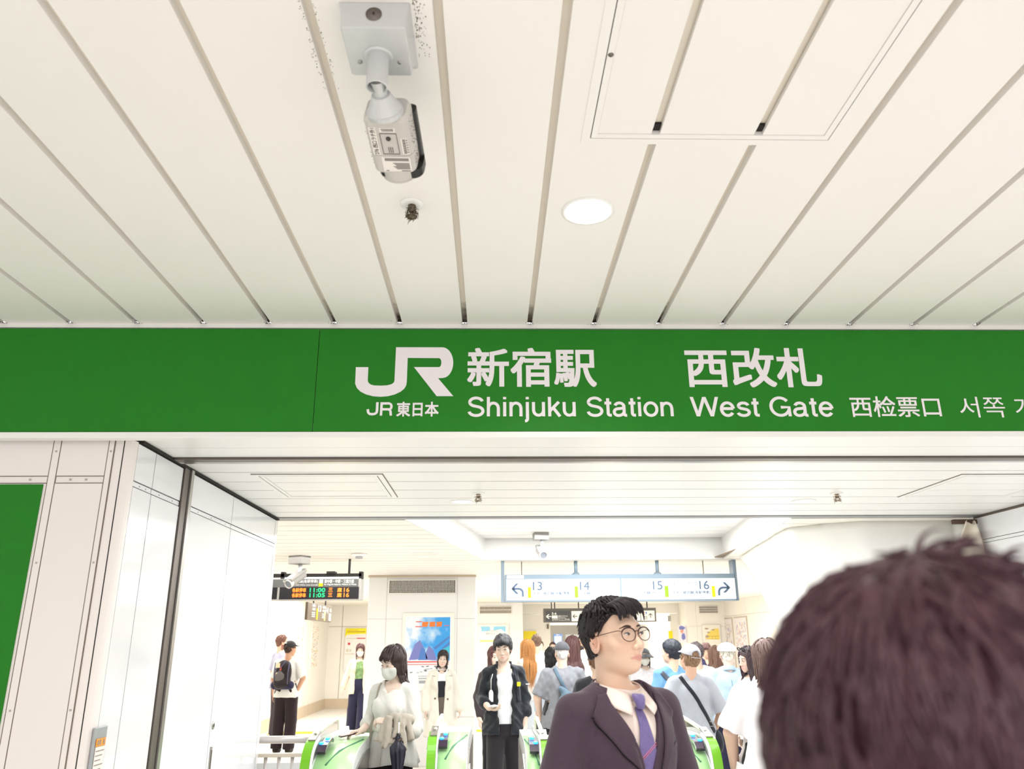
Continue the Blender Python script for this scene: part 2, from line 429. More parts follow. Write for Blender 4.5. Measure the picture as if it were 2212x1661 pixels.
edges = [bmz.edges.new((vv[i], vv[(i+1) % len(vv)])) for i in range(len(vv))]
bmesh.ops.triangle_fill(bmz, edges=edges, use_beauty=True, normal=(0, -1, 0))
bmesh.ops.recalc_face_normals(bmz, faces=bmz.faces)
for f_ in bmz.faces:
    if f_.normal.y > 0: f_.normal_flip()
me = bpy.data.meshes.new('logo'); bmz.to_mesh(me); bmz.free()
lo = link('railway_logo', me, M['sign_white'], sign, loc=(0, -0.0015, 0))
def sign_text(name, s, x0, x1, y0, y1, bold, spacing=1.0):
    a_, b_ = S(x0, y1), S(x1, y0)
    return text_into(MB(), s, a_[0], b_[0], a_[1], b_[1], -0.0015, bold, 6, spacing=spacing).build(name, M['sign_white'], sign)
sign_text('station_lettering', '新宿駅', 1009, 1286, 752, 836, 0.024)
sign_text('gate_lettering', '西改札', 1484, 1767, 752, 837, 0.024)
for nm_, s_, x0_, x1_ in (('english_station_lettering', 'Shinjuku Station', 1012, 1452), ('english_gate_lettering', 'West Gate', 1497, 1795)):
    a_, b_ = S(x0_, 899.5), S(x1_, 857.5)
    helv(MB(), s_, a_[0], b_[0], a_[1], b_[1]-a_[1], -0.0015).build(nm_, M['sign_white'], sign)
sign_text('chinese_lettering', '西检票口', 1840, 2027, 856, 901, 0.012)
sign_text('korean_lettering', '서쪽 개찰구', 2076, 2336, 857, 902, 0.004)
mb = MB()
a_, b_ = S(856, 900), S(948, 868); text_into(mb, '東日本', a_[0], b_[0], a_[1], b_[1], -0.0015, 0.03, 5)
mb.build('company_lettering', M['sign_white'], sign)
# the wide "JR" before it, drawn as strokes
mb = MB(); Lk = lambda x, y: S(740+x/8.5077, 735+y/8.5077)
def stroke(mb, pts, wpx, y=-0.0015):
    P = [np.array(Lk(*p)) for p in pts]; w_ = wpx/8.5077*0.0021/2; n = len(P); Lf = []; Rt = []
    for i in range(n):
        t = P[min(i+1, n-1)]-P[max(i-1, 0)]; t /= np.linalg.norm(t); nn = np.array([-t[1], t[0]])
        Lf.append(P[i]+nn*w_); Rt.append(P[i]-nn*w_)
    vs = [(p[0], y, p[1]) for p in Lf+Rt]
    mb.add(vs, [(i, i+n, i+n+1, i+1) for i in range(n-1)])
stroke(mb, [(641, 1140), (634, 1290), (625, 1330), (595, 1352), (550, 1360), (500, 1355), (472, 1330), (464, 1268)], 48)
stroke(mb, [(720, 1165), (705, 1386)], 46, -0.0014)
stroke(mb, [(698, 1162), (860, 1162), (890, 1180), (900, 1215), (890, 1255), (860, 1270), (715, 1270)], 46, -0.0016)
stroke(mb, [(850, 1272), (880, 1300), (888, 1386)], 46, -0.0017)
mb.build('initials_lettering', M['sign_white'], sign)

# ------------------------------------------------------------------ passage: soffit, left wall, right wall
bandY = [at_z(700, y, ZP)[1] for y in (945, 967, 987)]
rowsY = [at_z(700, y, ZP)[1] for y in (1000, 1020, 1040.6, 1059, 1077, 1092, 1106.4, 1117)]
mb = MB()
mb.box(-4.6, 5, YS-0.02, bandY[1]-0.002, ZP, ZP+0.03); mb.box(-4.6, 5, bandY[1]+0.002, bandY[2], ZP, ZP+0.03)
for i in range(7):
    mb.box(-1.75, 4.1, rowsY[i]+0.006, rowsY[i+1]-0.008, ZP, ZP+0.02)
mb.mi(1).box(-4.6, 5, YS+0.02, 6.3, ZP+0.032, ZP+0.05)
struct('ceiling_passage', mb, [M['slat_white'], mat('joint_brown', (84, 74, 66), 0.8)])
mb = MB().box(-1.69, 4.1, bandY[2]+0.008, bandY[2]+0.06, ZP-0.012, ZP+0.02)
mb.mi(1).box(-1.69, 4.1, bandY[2]+0.066, bandY[2]+0.11, ZP-0.012, ZP+0.02)
mb.mi(2).box(-1.69, 4.1, bandY[2], rowsY[0]+0.006, ZP+0.012, ZP+0.03)
struct('trim_2', mb, [M['steel_dark'], M['steel'], M['dark']])
mb = MB().box(-1.69, 4.1, rowsY[7]+0.004, rowsY[7]+0.1, ZP-0.006, ZP+0.02)
struct('trim_3', mb, M['grey_metal'])
# hatches in the passage ceiling
def pass_hatch(name, px, label):
    c = [at_z(x, y, ZP) for x, y in px]
    x0, x1 = min(q[0] for q in c), max(q[0] for q in c); y0, y1 = min(q[1] for q in c), max(q[1] for q in c)
    t = thing('ceiling_hatch', label, 'hatch', (x0, y0, ZP)); mb = MB()
    W_, H_ = x1-x0, y1-y0
    ring(mb, 0, W_, 0, H_, 0.03, -0.006, 0); ring(mb, 0.036, W_-0.036, 0.036, H_-0.036, 0.022, -0.006, 0)
    mb.build('frame', M['slat_white'], t)
    mb = MB()
    ys = [0.06]+[q-y0 for q in rowsY if y0+0.08 < q < y1-0.08]+[H_-0.06]
    for i in range(len(ys)-1): mb.box(0.06, W_-0.06, ys[i]+0.004, ys[i+1]-0.004, -0.004, 0)
    mb.build('slat_panel', M['slat_white'], t)
    mb = MB(); ring(mb, -0.004, W_+0.004, -0.004, H_+0.004, 0.004, -0.003, 0); ring(mb, 0.03, W_-0.03, 0.03, H_-0.03, 0.006, -0.003, 0)
    mb.build('dark_joint', M['joint'], t)
pass_hatch('h', [(543, 1024), (826, 1024), (858, 1073), (619, 1073)], 'rectangular hatch in the passage ceiling near the left wall')
a_ = at_z(2078, 1024, ZP); b_ = at_z(1943, 1073, ZP)
t = [(2078, 1024), (1943, 1073)]
_p = [at_z(*q, ZP) for q in t]
hx = _p[0][0]
t2 = thing('ceiling_hatch', 'rectangular hatch in the passage ceiling at the far right', 'hatch', (hx, _p[0][1], ZP))
W_, H_ = 0.76, _p[1][1]-_p[0][1]
mb = MB(); ring(mb, 0, W_, 0, H_, 0.03, -0.006, 0); ring(mb, 0.036, W_-0.036, 0.036, H_-0.036, 0.022, -0.006, 0); mb.build('frame', M['slat_white'], t2)
mb = MB()
for i in range(3): mb.box(0.06, W_-0.06, 0.06+i*(H_-0.12)/3+0.004, 0.06+(i+1)*(H_-0.12)/3-0.004, -0.004, 0)
mb.build('slat_panel', M['slat_white'], t2)
mb = MB(); ring(mb, -0.004, W_+0.004, -0.004, H_+0.004, 0.004, -0.003, 0); ring(mb, 0.03, W_-0.03, 0.03, H_-0.03, 0.006, -0.003, 0); mb.build('dark_joint', M['joint'], t2)

# left wall of the passage and the wall that faces the concourse
XL, YF, RC = -1.67, 3.55, 0.09
zt_w = CAMZ+0.905
ZS0, ZS1 = CAMZ+0.693, CAMZ+0.725           # horizontal strip
mb = MB()
# facing wall panels (y = YF)
strips = [(-1.995, 0.034), (-1.748, 0.026)]
segs = [(-4.6, strips[0][0]-strips[0][1]/2), (strips[0][0]+strips[0][1]/2, strips[1][0]-strips[1][1]/2), (strips[1][0]+strips[1][1]/2, XL-RC+0.02)]
for i, (x0, x1) in enumerate(segs[:2]):
    mb.box(x0, x1, YF, YF+0.1, ZS1+0.002, zt_w)
    if i == 1: mb.box(x0, x1, YF, YF+0.1, 0, ZS0-0.002)
    mb.box(x0, x1, YF+0.002, YF+0.1, ZS0, ZS1)
mb.box(-4.6, segs[0][1], YF+0.001, YF+0.1, 0, ZS0-0.002)
for xc, wd in strips: mb.box(xc-wd/2+0.002, xc+wd/2-0.002, YF-0.001, YF+0.1, 0, zt_w)
# rounded corner
x0 = strips[1][0]+strips[1][1]/2-0.0005
prof = [(x0, YF)]+[(XL-RC+RC*math.sin(R(q)), YF+RC-RC*math.cos(R(q))) for q in range(0, 91, 10)]+[(XL, YF+RC+0.004), (XL-0.05, YF+RC+0.004), (XL-0.05, YF+0.1), (x0, YF+0.1)]
n = len(prof)
mb.add([(x, y, 0) for x, y in prof]+[(x, y, zt_w) for x, y in prof], [(i, (i+1) % n, n+(i+1) % n, n+i) for i in range(n)]+[tuple(range(n, 2*n))])
mb.mi(1).box(-4.6, XL-0.03, YF+0.02, 6.1, 0, ZP-0.001)
mb.mi(2)
for x in [segs[0][1], segs[1][0], segs[1][1], segs[2][0]]: mb.box(x-0.0022, x+0.0022, YF-0.0002, YF+0.03, 0, zt_w)
for z in (ZS0, ZS1): mb.box(-4.6, segs[1][1], YF-0.0003, YF+0.03, z-0.0018, z+0.0018)
mb.mi(3)
for x, z in [(-2.09, ZS0+0.016), (-1.91, ZS0+0.016), (-1.84, ZS0+0.016)]+[(xc, zz) for xc, _ in strips for zz in (2.46, 1.96, 1.36)]:
    mb.xf(Matrix.Identity(4)); mb.box(x-0.004, x+0.004, YF-0.003, YF, z-0.004, z+0.004)
struct('wall_left', mb, [M['front_panel'], M['dark'], M['joint'], M['steel']])
# dull strip closing the gap at the head of that wall
mb = MB().box(-4.6, XL-0.02, YF+0.004, YF+0.02, zt_w, ZP-0.002); struct('trim_4', mb, M['steel_dark'])
gp = MB().box(-4.6, segs[0][1]-0.014, YF-0.004, YF+0.0005, 0.3, ZS0-0.006)
tag(gp.build('green_wall_panel', M['green']), 'tall green panel on the wall facing the concourse, below the sign', 'wall panel')
# side of the passage
YP0, YP1, YE = 4.215, 4.36, 6.185
sy = [YF+RC+0.004, 3.853, YP0, YP1, 5.082, 6.11, YE]
mb = MB()
for i in (0, 1, 3, 4, 5):
    a, b = sy[i]+0.0045, sy[i+1]-0.0045
    mb.box(XL-0.1, XL, a, b, 0.0, ZS0-0.0); mb.box(XL-0.1, XL, a, b, ZS1, ZP-0.022)
    mb.box(XL-0.1, XL-0.003, a, b, ZS0+0.005, ZS1-0.005)
mb.mi(1).box(XL-0.1, XL-0.012, sy[0], YE-0.004, 0, ZP-0.01)
mb.mi(2).box(XL-0.09, XL+0.008, YP0+0.004, YP0+0.072, 0, ZP-0.012)
mb.mi(3).box(XL-0.09, XL+0.018, YP0+0.078, YP0+0.115, 0, ZP-0.012)
mb.mi(4).box(XL-0.09, XL+0.002, YP0+0.118, YP1-0.004, 0, ZP-0.012)
mb.mi(5)
for y in (3.72, 3.79, 3.95, 4.12, 4.5, 4.72, 4.98): mb.box(XL-0.004, XL-0.001, y-0.003, y+0.003, ZS0+0.012, ZS0+0.018)
struct('wall_passage_left', mb, [M['gloss'], mat('joint_slate', (92, 92, 98), 0.8), M['steel_dark'], M['steel'], M['dark'], M['grey_metal']])
mb = MB().box(XL-0.06, XL-0.006, YF+0.12, YE-0.01, ZP-0.03, ZP-0.003); mb.box(XL-0.006, XL+0.012, YF+0.12, YE-0.01, ZP-0.014, ZP-0.002); struct('gap_shade_strip', mb, M['dark'])  # shade of the open gap under the ceiling, painted as a black strip
mb = MB().box(-4.6, XL-0.02, YE, YE+0.02, 0, ZP); struct('wall_hall_front_left', mb, M['white'])
XR = 3.86
mb = MB()
for a, b in ((3.6, 4.6), (4.61, 5.55), (5.565, 6.23)):
    mb.box(XR, XR+0.1, a, b-0.004, 0, CAMZ+0.70); mb.box(XR, XR+0.1, a, b-0.004, CAMZ+0.73, ZP-0.022)
    mb.box(XR+0.003, XR+0.1, a, b-0.004, CAMZ+0.704, CAMZ+0.726)
mb.mi(1).box(XR+0.01, XR+1.2, 3.6, 6.22, 0, ZP-0.005)
struct('wall_passage_right', mb, [M['gloss'], M['joint']])
mb = MB().box(XR+0.02, 7, 6.2, 6.3, 0, ZP); mb.box(XR+0.02, 5.2, 3.55, 3.65, 0, ZP); struct('wall_right', mb, M['white'])

# ------------------------------------------------------------------ floor
def floor_mat():
    m = bpy.data.materials.new('floor_tiles'); m.use_nodes = True
    nt = m.node_tree; b = nt.nodes['Principled BSDF']; b.inputs['Roughness'].default_value = 0.32
    tc = nt.nodes.new('ShaderNodeTexCoord')
    br = nt.nodes.new('ShaderNodeTexBrick'); br.offset = 0.0; br.inputs['Scale'].default_value = 1.0
    br.inputs['Brick Width'].default_value = 0.4; br.inputs['Row Height'].default_value = 0.4; br.inputs['Mortar Size'].default_value = 0.004
    br.inputs['Color1'].default_value = (*lin((245, 242, 236)), 1); br.inputs['Color2'].default_value = (*lin((242, 238, 231)), 1)
    br.inputs['Mortar'].default_value = (*lin((206, 198, 186)), 1)
    nt.links.new(tc.outputs['Object'], br.inputs['Vector']); nt.links.new(br.outputs['Color'], b.inputs['Base Color'])
    return m
mb = MB().box(-7, 9, -4, 30, -0.05, 0); struct('floor', mb, floor_mat())
M['yellow'] = mat('tactile_yellow', (255, 222, 40), 0.6)
tac = MB().box(-4.2, 1.6, 15.95, 16.35, 0, 0.006)
for i in range(0, 58):
    x = -4.15+i*0.1
    for j in range(4): tac.box(x, x+0.03, 15.99+j*0.09, 16.02+j*0.09, 0.006, 0.011)
tag(tac.build('tactile_paving', M['yellow']), 'yellow tactile paving strip across the hall floor', 'tactile paving')

# ------------------------------------------------------------------ the hall beyond
TL = lambda y: -0.69+(y-6.33)*(0.585/3.25)        # left edge of the raised tray
TR = lambda y: 2.46+(y-6.63)*(0.27/2.26)
TY0, TY1 = 6.26, 9.62
mb = MB(); y = 6.29; pitch = 0.3
def quad_slab(mb, xa0, xb0, xa1, xb1, y0, y1, z0, z1):
    mb.add([(xa0, y0, z0), (xb0, y0, z0), (xb1, y1, z0), (xa1, y1, z0), (xa0, y0, z1), (xb0, y0, z1), (xb1, y1, z1), (xa1, y1, z1)],
           [(0, 3, 2, 1), (4, 5, 6, 7), (0, 1, 5, 4), (1, 2, 6, 5), (2, 3, 7, 6), (3, 0, 4, 7)])
while y < 29.5:
    y1 = y+pitch; g = 0.009
    if y < TY1 < y1: y1 = TY1
    if y1 < TY1+0.05:
        quad_slab(mb, -4.4, TL(y), -4.4, TL(y1), y+g, y1-g, ZP, ZP+0.02)
        quad_slab(mb, TR(y), 6.2, TR(y1), 6.2, y+g, y1-g, ZP, ZP+0.02)
    else:
        mb.box(-4.4, 7.2, y+g, y1-g, ZP, ZP+0.02)
    y = y1
struct('ceiling_hall', mb, M['cream'])
mb = MB(); mb.box(-4.5, 7.2, 6.2, 29.5, ZT+0.06, ZT+0.1)
quad_slab(mb, TL(TY0), TL(TY0)+0.012, TL(TY1), TL(TY1)+0.012, TY0, TY1, ZP+0.003, ZT+0.05)
quad_slab(mb, TR(TY0)-0.012, TR(TY0), TR(TY1)-0.012, TR(TY1), TY0, TY1, ZP+0.003, ZT+0.05)
mb.box(TL(TY1), TR(TY1), TY1-0.012, TY1+0.0, ZP+0.003, ZT+0.05)
mb.box(TL(TY0), TR(TY0), TY0-0.03, TY0, ZP+0.003, ZT+0.05)
mb.box(-4.4, TL(TY0)-0.1, 6.2, TY0, ZP+0.022, ZP+0.03)
y = TY0+0.02
while y < TY1-0.05:
    y1 = min(y+0.3, TY1); quad_slab(mb, TL(y), TR(y), TL(y1), TR(y1), y+0.008, y1-0.008, ZT, ZT+0.02); y = y1
mb.mi(1).box(-4.4, 7.2, 6.3, 29.4, ZP+0.035, ZP+0.04) if False else None
struct('ceiling_tray', mb, M['slat_white'])
mb = MB().box(-1.2, 3.2, 6.2, 9.7, ZT+0.022, ZT+0.03); struct('ceiling_tray_backing', mb, mat('tray_joint', (120, 124, 130), 0.8))
mb = MB()
for (x0, x1, y0, y1) in ((-4.45, -0.75, 6.22, 9.65), (2.7, 7.2, 6.22, 9.65), (-4.45, 7.2, 9.66, 29.4)): mb.box(x0, x1, y0, y1, ZP+0.021, ZP+0.03)
struct('ceiling_backing', mb, mat('pale_joint', (140, 124, 104), 0.8))
# walls of the hall
M['base'] = mat('stone_skirting', (214, 196, 172), 0.6, var=0.06, vscale=12)
XW, YW = -4.3, 21.7
mb = MB()
for a in np.arange(6.3, YW, 1.5): mb.box(XW-0.1, XW, a+0.003, min(a+1.497, YW), 0.24, ZP)
mb.mi(1).box(XW-0.1, XW-0.008, 6.3, YW, 0.1, ZP)
struct('wall_hall_left', mb, [M['cream'], M['joint']])
mb = MB()
for a in np.arange(6.3, YW, 0.9): mb.box(XW-0.1, XW+0.02, a+0.004, min(a+0.896, YW), 0, 0.24)
struct('baseboard_left', mb, M['base'])
mb = MB(); zs = at(795, 1353, YW)[2]
for a, b in ((-4.3, -3.95), (-3.945, -2.9), (-2.895, -1.6), (-1.595, -0.3)):
    mb.box(a, b-0.006, YW, YW+0.1, 0.24, zs-0.004); mb.box(a, b-0.006, YW, YW+0.1, zs+0.004, ZP)
mb.mi(1).box(-4.3, -0.3, YW+0.008, YW+0.1, 0.2, ZP)
mb.mi(0).box(0.75, 1.55, YW, YW+0.1, 0.2, 2.28); mb.box(0.75, 5.3, YW, YW+0.2, 2.29, ZP); mb.box(4.75, 5.3, YW, YW+0.1, 0.2, 2.28)
struct('wall_hall_back', mb, [M['cream'], M['joint']])
mb = MB()
for a in np.arange(-4.3, -0.4, 0.85): mb.box(a+0.003, a+0.845, YW-0.025, YW, 0, 0.24)
struct('baseboard_back', mb, M['base'])
mb = MB().box(0, 6.4, 29.3, 29.4, 0, ZP); mb.box(1.3, 1.4, YW+0.2, 29.3, 0, ZP); mb.box(5.0, 5.1, YW+0.2, 29.3, 0, ZP); struct('wall_corridor', mb, M['cream'])
mb = MB().box(6.0, 6.1, 6.3, 17.2, 0, ZP)
for a in np.arange(17.2, 21, 0.95): mb.box(6.0, 6.1, a+0.004, a+0.946, 0, at(1600, 1326, 19)[2]-0.004); mb.box(6.0, 6.1, a+0.004, a+0.946, at(1600, 1326, 19)[2], ZP)
struct('wall_hall_right', mb, M['cream'])

def pillar(name, x0, x1, y0, y1, seams, m, dark=M['joint']):
    mb = MB(); g = 0.003
    xs_ = [x0]+seams+[x1]; zz = [0.0, 0.62, 2.13-0.2, ZP]
    for i in range(len(xs_)-1):
        for j in range(len(zz)-1): mb.box(xs_[i]+g, xs_[i+1]-g, y0, y0+0.03, zz[j]+g, zz[j+1]-g)
    mb.mi(1).box(x0+0.01, x1-0.01, y0+0.006, y1-0.01, 0, ZP)
    mb.mi(0).box(x0, x0+0.02, y0+0.03, y1, 0, ZP); mb.box(x1-0.02, x1, y0+0.03, y1, 0, ZP); mb.box(x0, x1, y1-0.02, y1, 0, ZP)
    return struct(name, mb, [m, mat('pale_joint2', (226, 221, 212), 0.8)])
pillar('wall_pillar_1', -1.79, -0.24, 11.76, 13.0, [-1.52, -0.5], M['white'])
pillar('wall_pillar_2', -0.38, 0.78, 20.6, 21.6, [0.45], M['white'])
pillar('wall_pillar_3', 5.0, 6.05, 20.85, 21.8, [5.25], M['cream'])
mb = MB().box(-1.8, -0.23, 11.74, 11.76, ZP-0.03, ZP-0.002); struct('trim_5', mb, M['base'])
# ------------------------------------------------------------------ security cameras
M['cam_grey'] = mat('camera_enamel', (202, 197, 192), 0.4, var=0.04, vscale=30)
M['cam_silver'] = mat('camera_bracket', (206, 207, 208), 0.35, metal=0.25, var=0.04, vscale=30)
M['black'] = mat('black_plastic', (24, 22, 22), 0.4)
M['lens'] = mat('lens_glass', (120, 126, 136), 0.08, coat=0.6)
M['paper'] = mat('label_paper', (238, 232, 226), 0.6)
M['ink'] = mat('label_ink', (70, 62, 58), 0.7)
M['ink_soft'] = mat('pale_ink', (150, 140, 132), 0.7)
def rr(w_, h_, r, n=4):
    "rounded rectangle outline"
    out = []
    for cx, cy, a in ((w_/2-r, h_/2-r, 0), (-w_/2+r, h_/2-r, 90), (-w_/2+r, -h_/2+r, 180), (w_/2-r, -h_/2+r, 270)):
        out += [(cx+r*math.cos(R(a+90*i/n)), cy+r*math.sin(R(a+90*i/n))) for i in range(n+1)]
    return out
def loft(mb, rings, cap=True):
    n = len(rings[0]); vs = [p for r_ in rings for p in r_]
    fs = [(i*n+j, i*n+(j+1) % n, (i+1)*n+(j+1) % n, (i+1)*n+j) for i in range(len(rings)-1) for j in range(n)]
    if cap: fs += [tuple(range(n))[::-1], tuple((len(rings)-1)*n+j for j in range(n))]
    return mb.add(vs, fs)
# the near one
cp = at_z(815, 155, ZC); Yb = 1.49
bx0, bx1 = at_z(757, 155, ZC)[0], at_z(895, 155, ZC)[0]
xc = (bx0+bx1)/2+0.013; drop = ZC-at(815, 60, Yb)[2]
cc = thing('security_camera', 'grey bullet security camera on a flared box bracket under the front ceiling', 'security camera', (xc, Yb, ZC))
W2 = (bx1-bx0)/2; D = (cp[1]-Yb)*0.95
mb = MB()
def brk(z, t):   # flared section: t = 0 at the bottom face, 1 at the ceiling
    f = t**2.2; yb = D*(0.72+0.28*f); ws = W2*(0.9+0.1*f)
    return [(-ws, 0, z), (ws, 0, z), (ws, yb*0.97, z), (ws*0.95, yb, z), (-ws*0.95, yb, z), (-ws, yb*0.97, z)]
loft(mb, [brk(-drop+drop*t, t) for t in (0, 0.12, 0.3, 0.5, 0.7, 0.88, 1.0)][::-1])
mb.build('bracket', M['cam_silver'], cc, bevel=0.004)
mb = MB()
mb.lathe([(0.0005, -0.004), (0.017, -0.004), (0.019, -0.002), (0.019, 0.002)], 28, Matrix.Translation((0, 0, -drop*0.48)) @ Matrix.Rotation(R(90), 4, 'X') )
mb.build('cover_plug', M['steel_dark'], cc, smooth=True)
MB().lathe([(0.0005, -0.0008), (0.003, -0.0008), (0.003, 0.001)], 10, Matrix.Translation((0, -0.004, -drop*0.48)) @ Matrix.Rotation(R(90), 4, 'X')).build('plug_hole', M['black'], cc)
for x in (-0.048, 0.05): MB().lathe([(0.0005, -0.003), (0.005, -0.003), (0.006, 0.001)], 12, Matrix.Translation((x, D*0.5, -drop))).build('screw', M['steel'], cc, smooth=True)
ypole = D*0.42
z_t = -drop; pe = at(815, 188, Yb+ypole)[2]-ZC
mb = MB().lathe([(0.001, z_t-0.006), (0.034, z_t-0.006), (0.037, z_t-0.002), (0.037, z_t+0.002)], 32)
mb.xf(Matrix.Translation((0, ypole, 0))); mb.build('collar', M['cam_silver'], cc, smooth=False)
mb = MB().lathe([(0.001, z_t), (0.0265, z_t-0.004), (0.0265, pe), (0.023, pe-0.002), (0.023, pe+0.03), (0.001, pe+0.03)], 32)
mb.xf(Matrix.Translation((0, ypole, 0))); mb.build('pole', M['cam_silver'], cc, smooth=False)
# joint and body, pointing away and a little down
def nrm0(v): v = np.array(v, float); return v/np.linalg.norm(v)
j0 = np.array([0, ypole, pe+0.02])
O = np.array(cc.location)
bA = at(829, 256, 1.66)-O; bB = bA+0.205*nrm0((0.062, math.cos(R(16)), -math.sin(R(16))))
ax = (bB-bA)/np.linalg.norm(bB-bA)
sd = np.cross(ax, [0, 0, 1.0]); sd /= np.linalg.norm(sd); upv = np.cross(sd, ax)
tw = R(-4); sd, upv = sd*math.cos(tw)+upv*math.sin(tw), upv*math.cos(tw)-sd*math.sin(tw)
BM = Matrix(((sd[0], ax[0], upv[0], bA[0]), (sd[1], ax[1], upv[1], bA[1]), (sd[2], ax[2], upv[2], bA[2]), (0, 0, 0, 1)))
Lb = float(np.linalg.norm(bB-bA)); CW, CH = 0.116, 0.088
up0 = CH/2
def brg(y, w_, h_, r, dz=0): return [(x, y, z+up0+dz) for x, z in rr(w_, h_, r)]
mb = MB(); loft(mb, [brg(0.0, CW*0.9, CH*0.9, 0.02), brg(0.012, CW, CH, 0.022), brg(Lb*0.56, CW, CH, 0.022), brg(Lb*0.562, CW-0.004, CH-0.004, 0.022), brg(Lb*0.57, CW-0.004, CH-0.004, 0.022), brg(Lb*0.572, CW, CH, 0.022), brg(Lb*0.84, CW*0.98, CH, 0.024), brg(Lb*0.86, CW*0.9, CH*0.92, 0.03)])
body = mb.xf(BM).build('housing', M['cam_grey'], cc, smooth=False, bevel=0.002)
cyl = Matrix(((1, 0, 0, 0.004), (0, 0, -1, 0), (0, 1, 0, up0), (0, 0, 0, 1)))
mb = MB().lathe([(0.001, -Lb*0.82), (0.048, -Lb*0.82), (0.048, -Lb*0.98), (0.051, -Lb*0.985), (0.051, -Lb), (0.046, -Lb), (0.044, -Lb+0.006), (0.001, -Lb+0.006)], 36, cyl)
mb.xf(BM).build('lens_hood', M['cam_grey'], cc, smooth=False)
mb = MB(); loft(mb, [[(x*0.92+0.008, y, z*0.5+up0+0.038) for x, z in rr(CW*1.08, CH*0.9, 0.024)] for y in (0.03, Lb*1.0)])
loft(mb, [[(x+0.009, y, z+up0+0.012) for x, z in rr(CW*1.05, CH*1.0, 0.03)] for y in (Lb*0.86, Lb*0.99)])
mb.xf(BM).build('sun_shield', M['black'], cc, smooth=False)
mb = MB()
cone_c = Vector(bA)+Vector(ax)*0.004+Vector(upv)*0.026
def cone_ring(P, r, d):
    d = Vector(d).normalized(); a = d.orthogonal().normalized(); b = d.cross(a)
    return [tuple(P+r*(math.cos(q)*a+math.sin(q)*b)) for q in np.linspace(0, 2*math.pi, 29)[:-1]]
J = Vector(j0); dr = cone_c-J
loft(mb, [cone_ring(J+dr*0.42, 0.024, dr), cone_ring(J+dr*0.5, 0.027, dr), cone_ring(J+dr*0.86, 0.043, dr), cone_ring(J+dr*0.88, 0.047, dr), cone_ring(J+dr*1.0, 0.047, dr)])
mb.tube([J, J+dr*0.25, J+dr*0.6], [0.019, 0.016, 0.018], 16)
mb.build('swivel_joint', M['cam_silver'], cc, smooth=False)
# labels on the underside
def under(x, y, dz=-0.0008): return (x, y, dz)
F3 = lambda p: tuple(BM @ Vector(p))
mb = MB().box(-0.046, -0.028, Lb*0.13, Lb*0.55, -0.0008, 0.002)
mb.box(-0.018, 0.022, Lb*0.14, Lb*0.2, -0.0008, 0.002); mb.box(-0.028, 0.048, Lb*0.59, Lb*0.82, -0.0008, 0.002); mb.box(0.032, 0.05, Lb*0.3, Lb*0.54, -0.0008, 0.002)
mb.mi(1)
text_into(mb, '276 西口ラチ外1', 0, Lb*0.4, 0, 0.014, 0, 0.012, 3, F3=lambda p: (-0.030-p[2], Lb*0.54-p[0], -0.0016))
for i in range(3): mb.box(-0.02, 0.044, Lb*(0.605+0.016*i), Lb*(0.612+0.016*i), -0.0016, 0)
for i in range(6): mb.box(0.0+0.004*(i % 3), 0.044, Lb*(0.68+0.018*i), Lb*(0.687+0.018*i), -0.0016, 0)
mb.box(-0.022, -0.014, Lb*0.8, Lb*0.808, -0.0016, 0); mb.box(0.02, 0.045, Lb*0.8, Lb*0.81, -0.0016, 0)
for i in range(2): mb.box(-0.014+i*0.002, 0.018, Lb*(0.155+0.02*i), Lb*(0.163+0.02*i), -0.0016, 0)
ring(mb, -0.02, 0.024, Lb*0.22, Lb*0.54, 0.0012, -0.0012, 0.001)
for i in range(3): mb.box(-0.004+i*0.005, -0.0025+i*0.005, Lb*0.43, Lb*0.52, -0.0012, 0)
for i in range(9): mb.box(0.036, 0.044, Lb*(0.31+0.025*i), Lb*(0.322+0.025*i), -0.0016, 0)
for i in range(6): mb.box(0.046, 0.049, Lb*(0.31+0.037*i), Lb*(0.325+0.037*i), -0.0016, 0)
mb.lathe([(0.0005, -0.003), (0.006, -0.003), (0.0065, 0.0)], 16, Matrix.Translation((0.001, Lb*0.3, 0)))
mb.xf(BM); mb.build('label', [M['paper'], M['ink']], cc)
mb = MB()   # dust
rg = random.Random(5)
for i in range(160):
    s_ = rg.choice((-1, 1)); y = rg.uniform(0.02, Lb*0.85); a_ = np.array([s_*CW/2, y, up0+rg.uniform(-0.03, 0.03)])
    mb.tube([a_, a_+np.array([s_*rg.uniform(0.001, 0.004), rg.uniform(-.002, .002), rg.uniform(-.002, .002)])], [0.0008, 0.0003], 4)
mb.xf(BM); mb.build('dust_fringe', M['dust'], cc)
# specks of dust on the ceiling slats by the bracket: flat clumps that belong to the ceiling
mb = MB()
for i in range(90):
    x = xc+W2+0.004+abs(rg.gauss(0, 0.012)); y = Yb+rg.uniform(-0.02, D*0.8); r_ = rg.uniform(0.0004, 0.0012)
    mb.box(x-r_, x+r_, y-r_*1.5, y+r_*1.5, ZC-0.0012, ZC)
for i in range(90):
    gx = X0G-PG-GAP/2-0.001 if rg.random() < 0.55 else X0G-PG+GAP/2+0.001
    x = gx-abs(rg.gauss(0, 0.006)) if gx < X0G-PG else gx+abs(rg.gauss(0, 0.003)); y = rg.uniform(1.4, 1.8); r_ = rg.uniform(0.0004, 0.001)
    mb.box(x-r_, x+r_, y-r_, y+r_, ZC-0.0012, ZC+0.001)
for k in range(-7, 10):
    for i in range(26):
        x = X0G+k*PG+rg.gauss(0, 0.012); y = YS-0.014-abs(rg.gauss(0, 0.02)); r_ = rg.uniform(0.0006, 0.0016)
        mb.box(x-r_, x+r_, y-r_, y+r_, ZC-0.0011, ZC+0.001)
tag(mb.build('dust_specks', M['dust']), 'grey dust specks on the front ceiling slats', 'dust', kind='stuff')

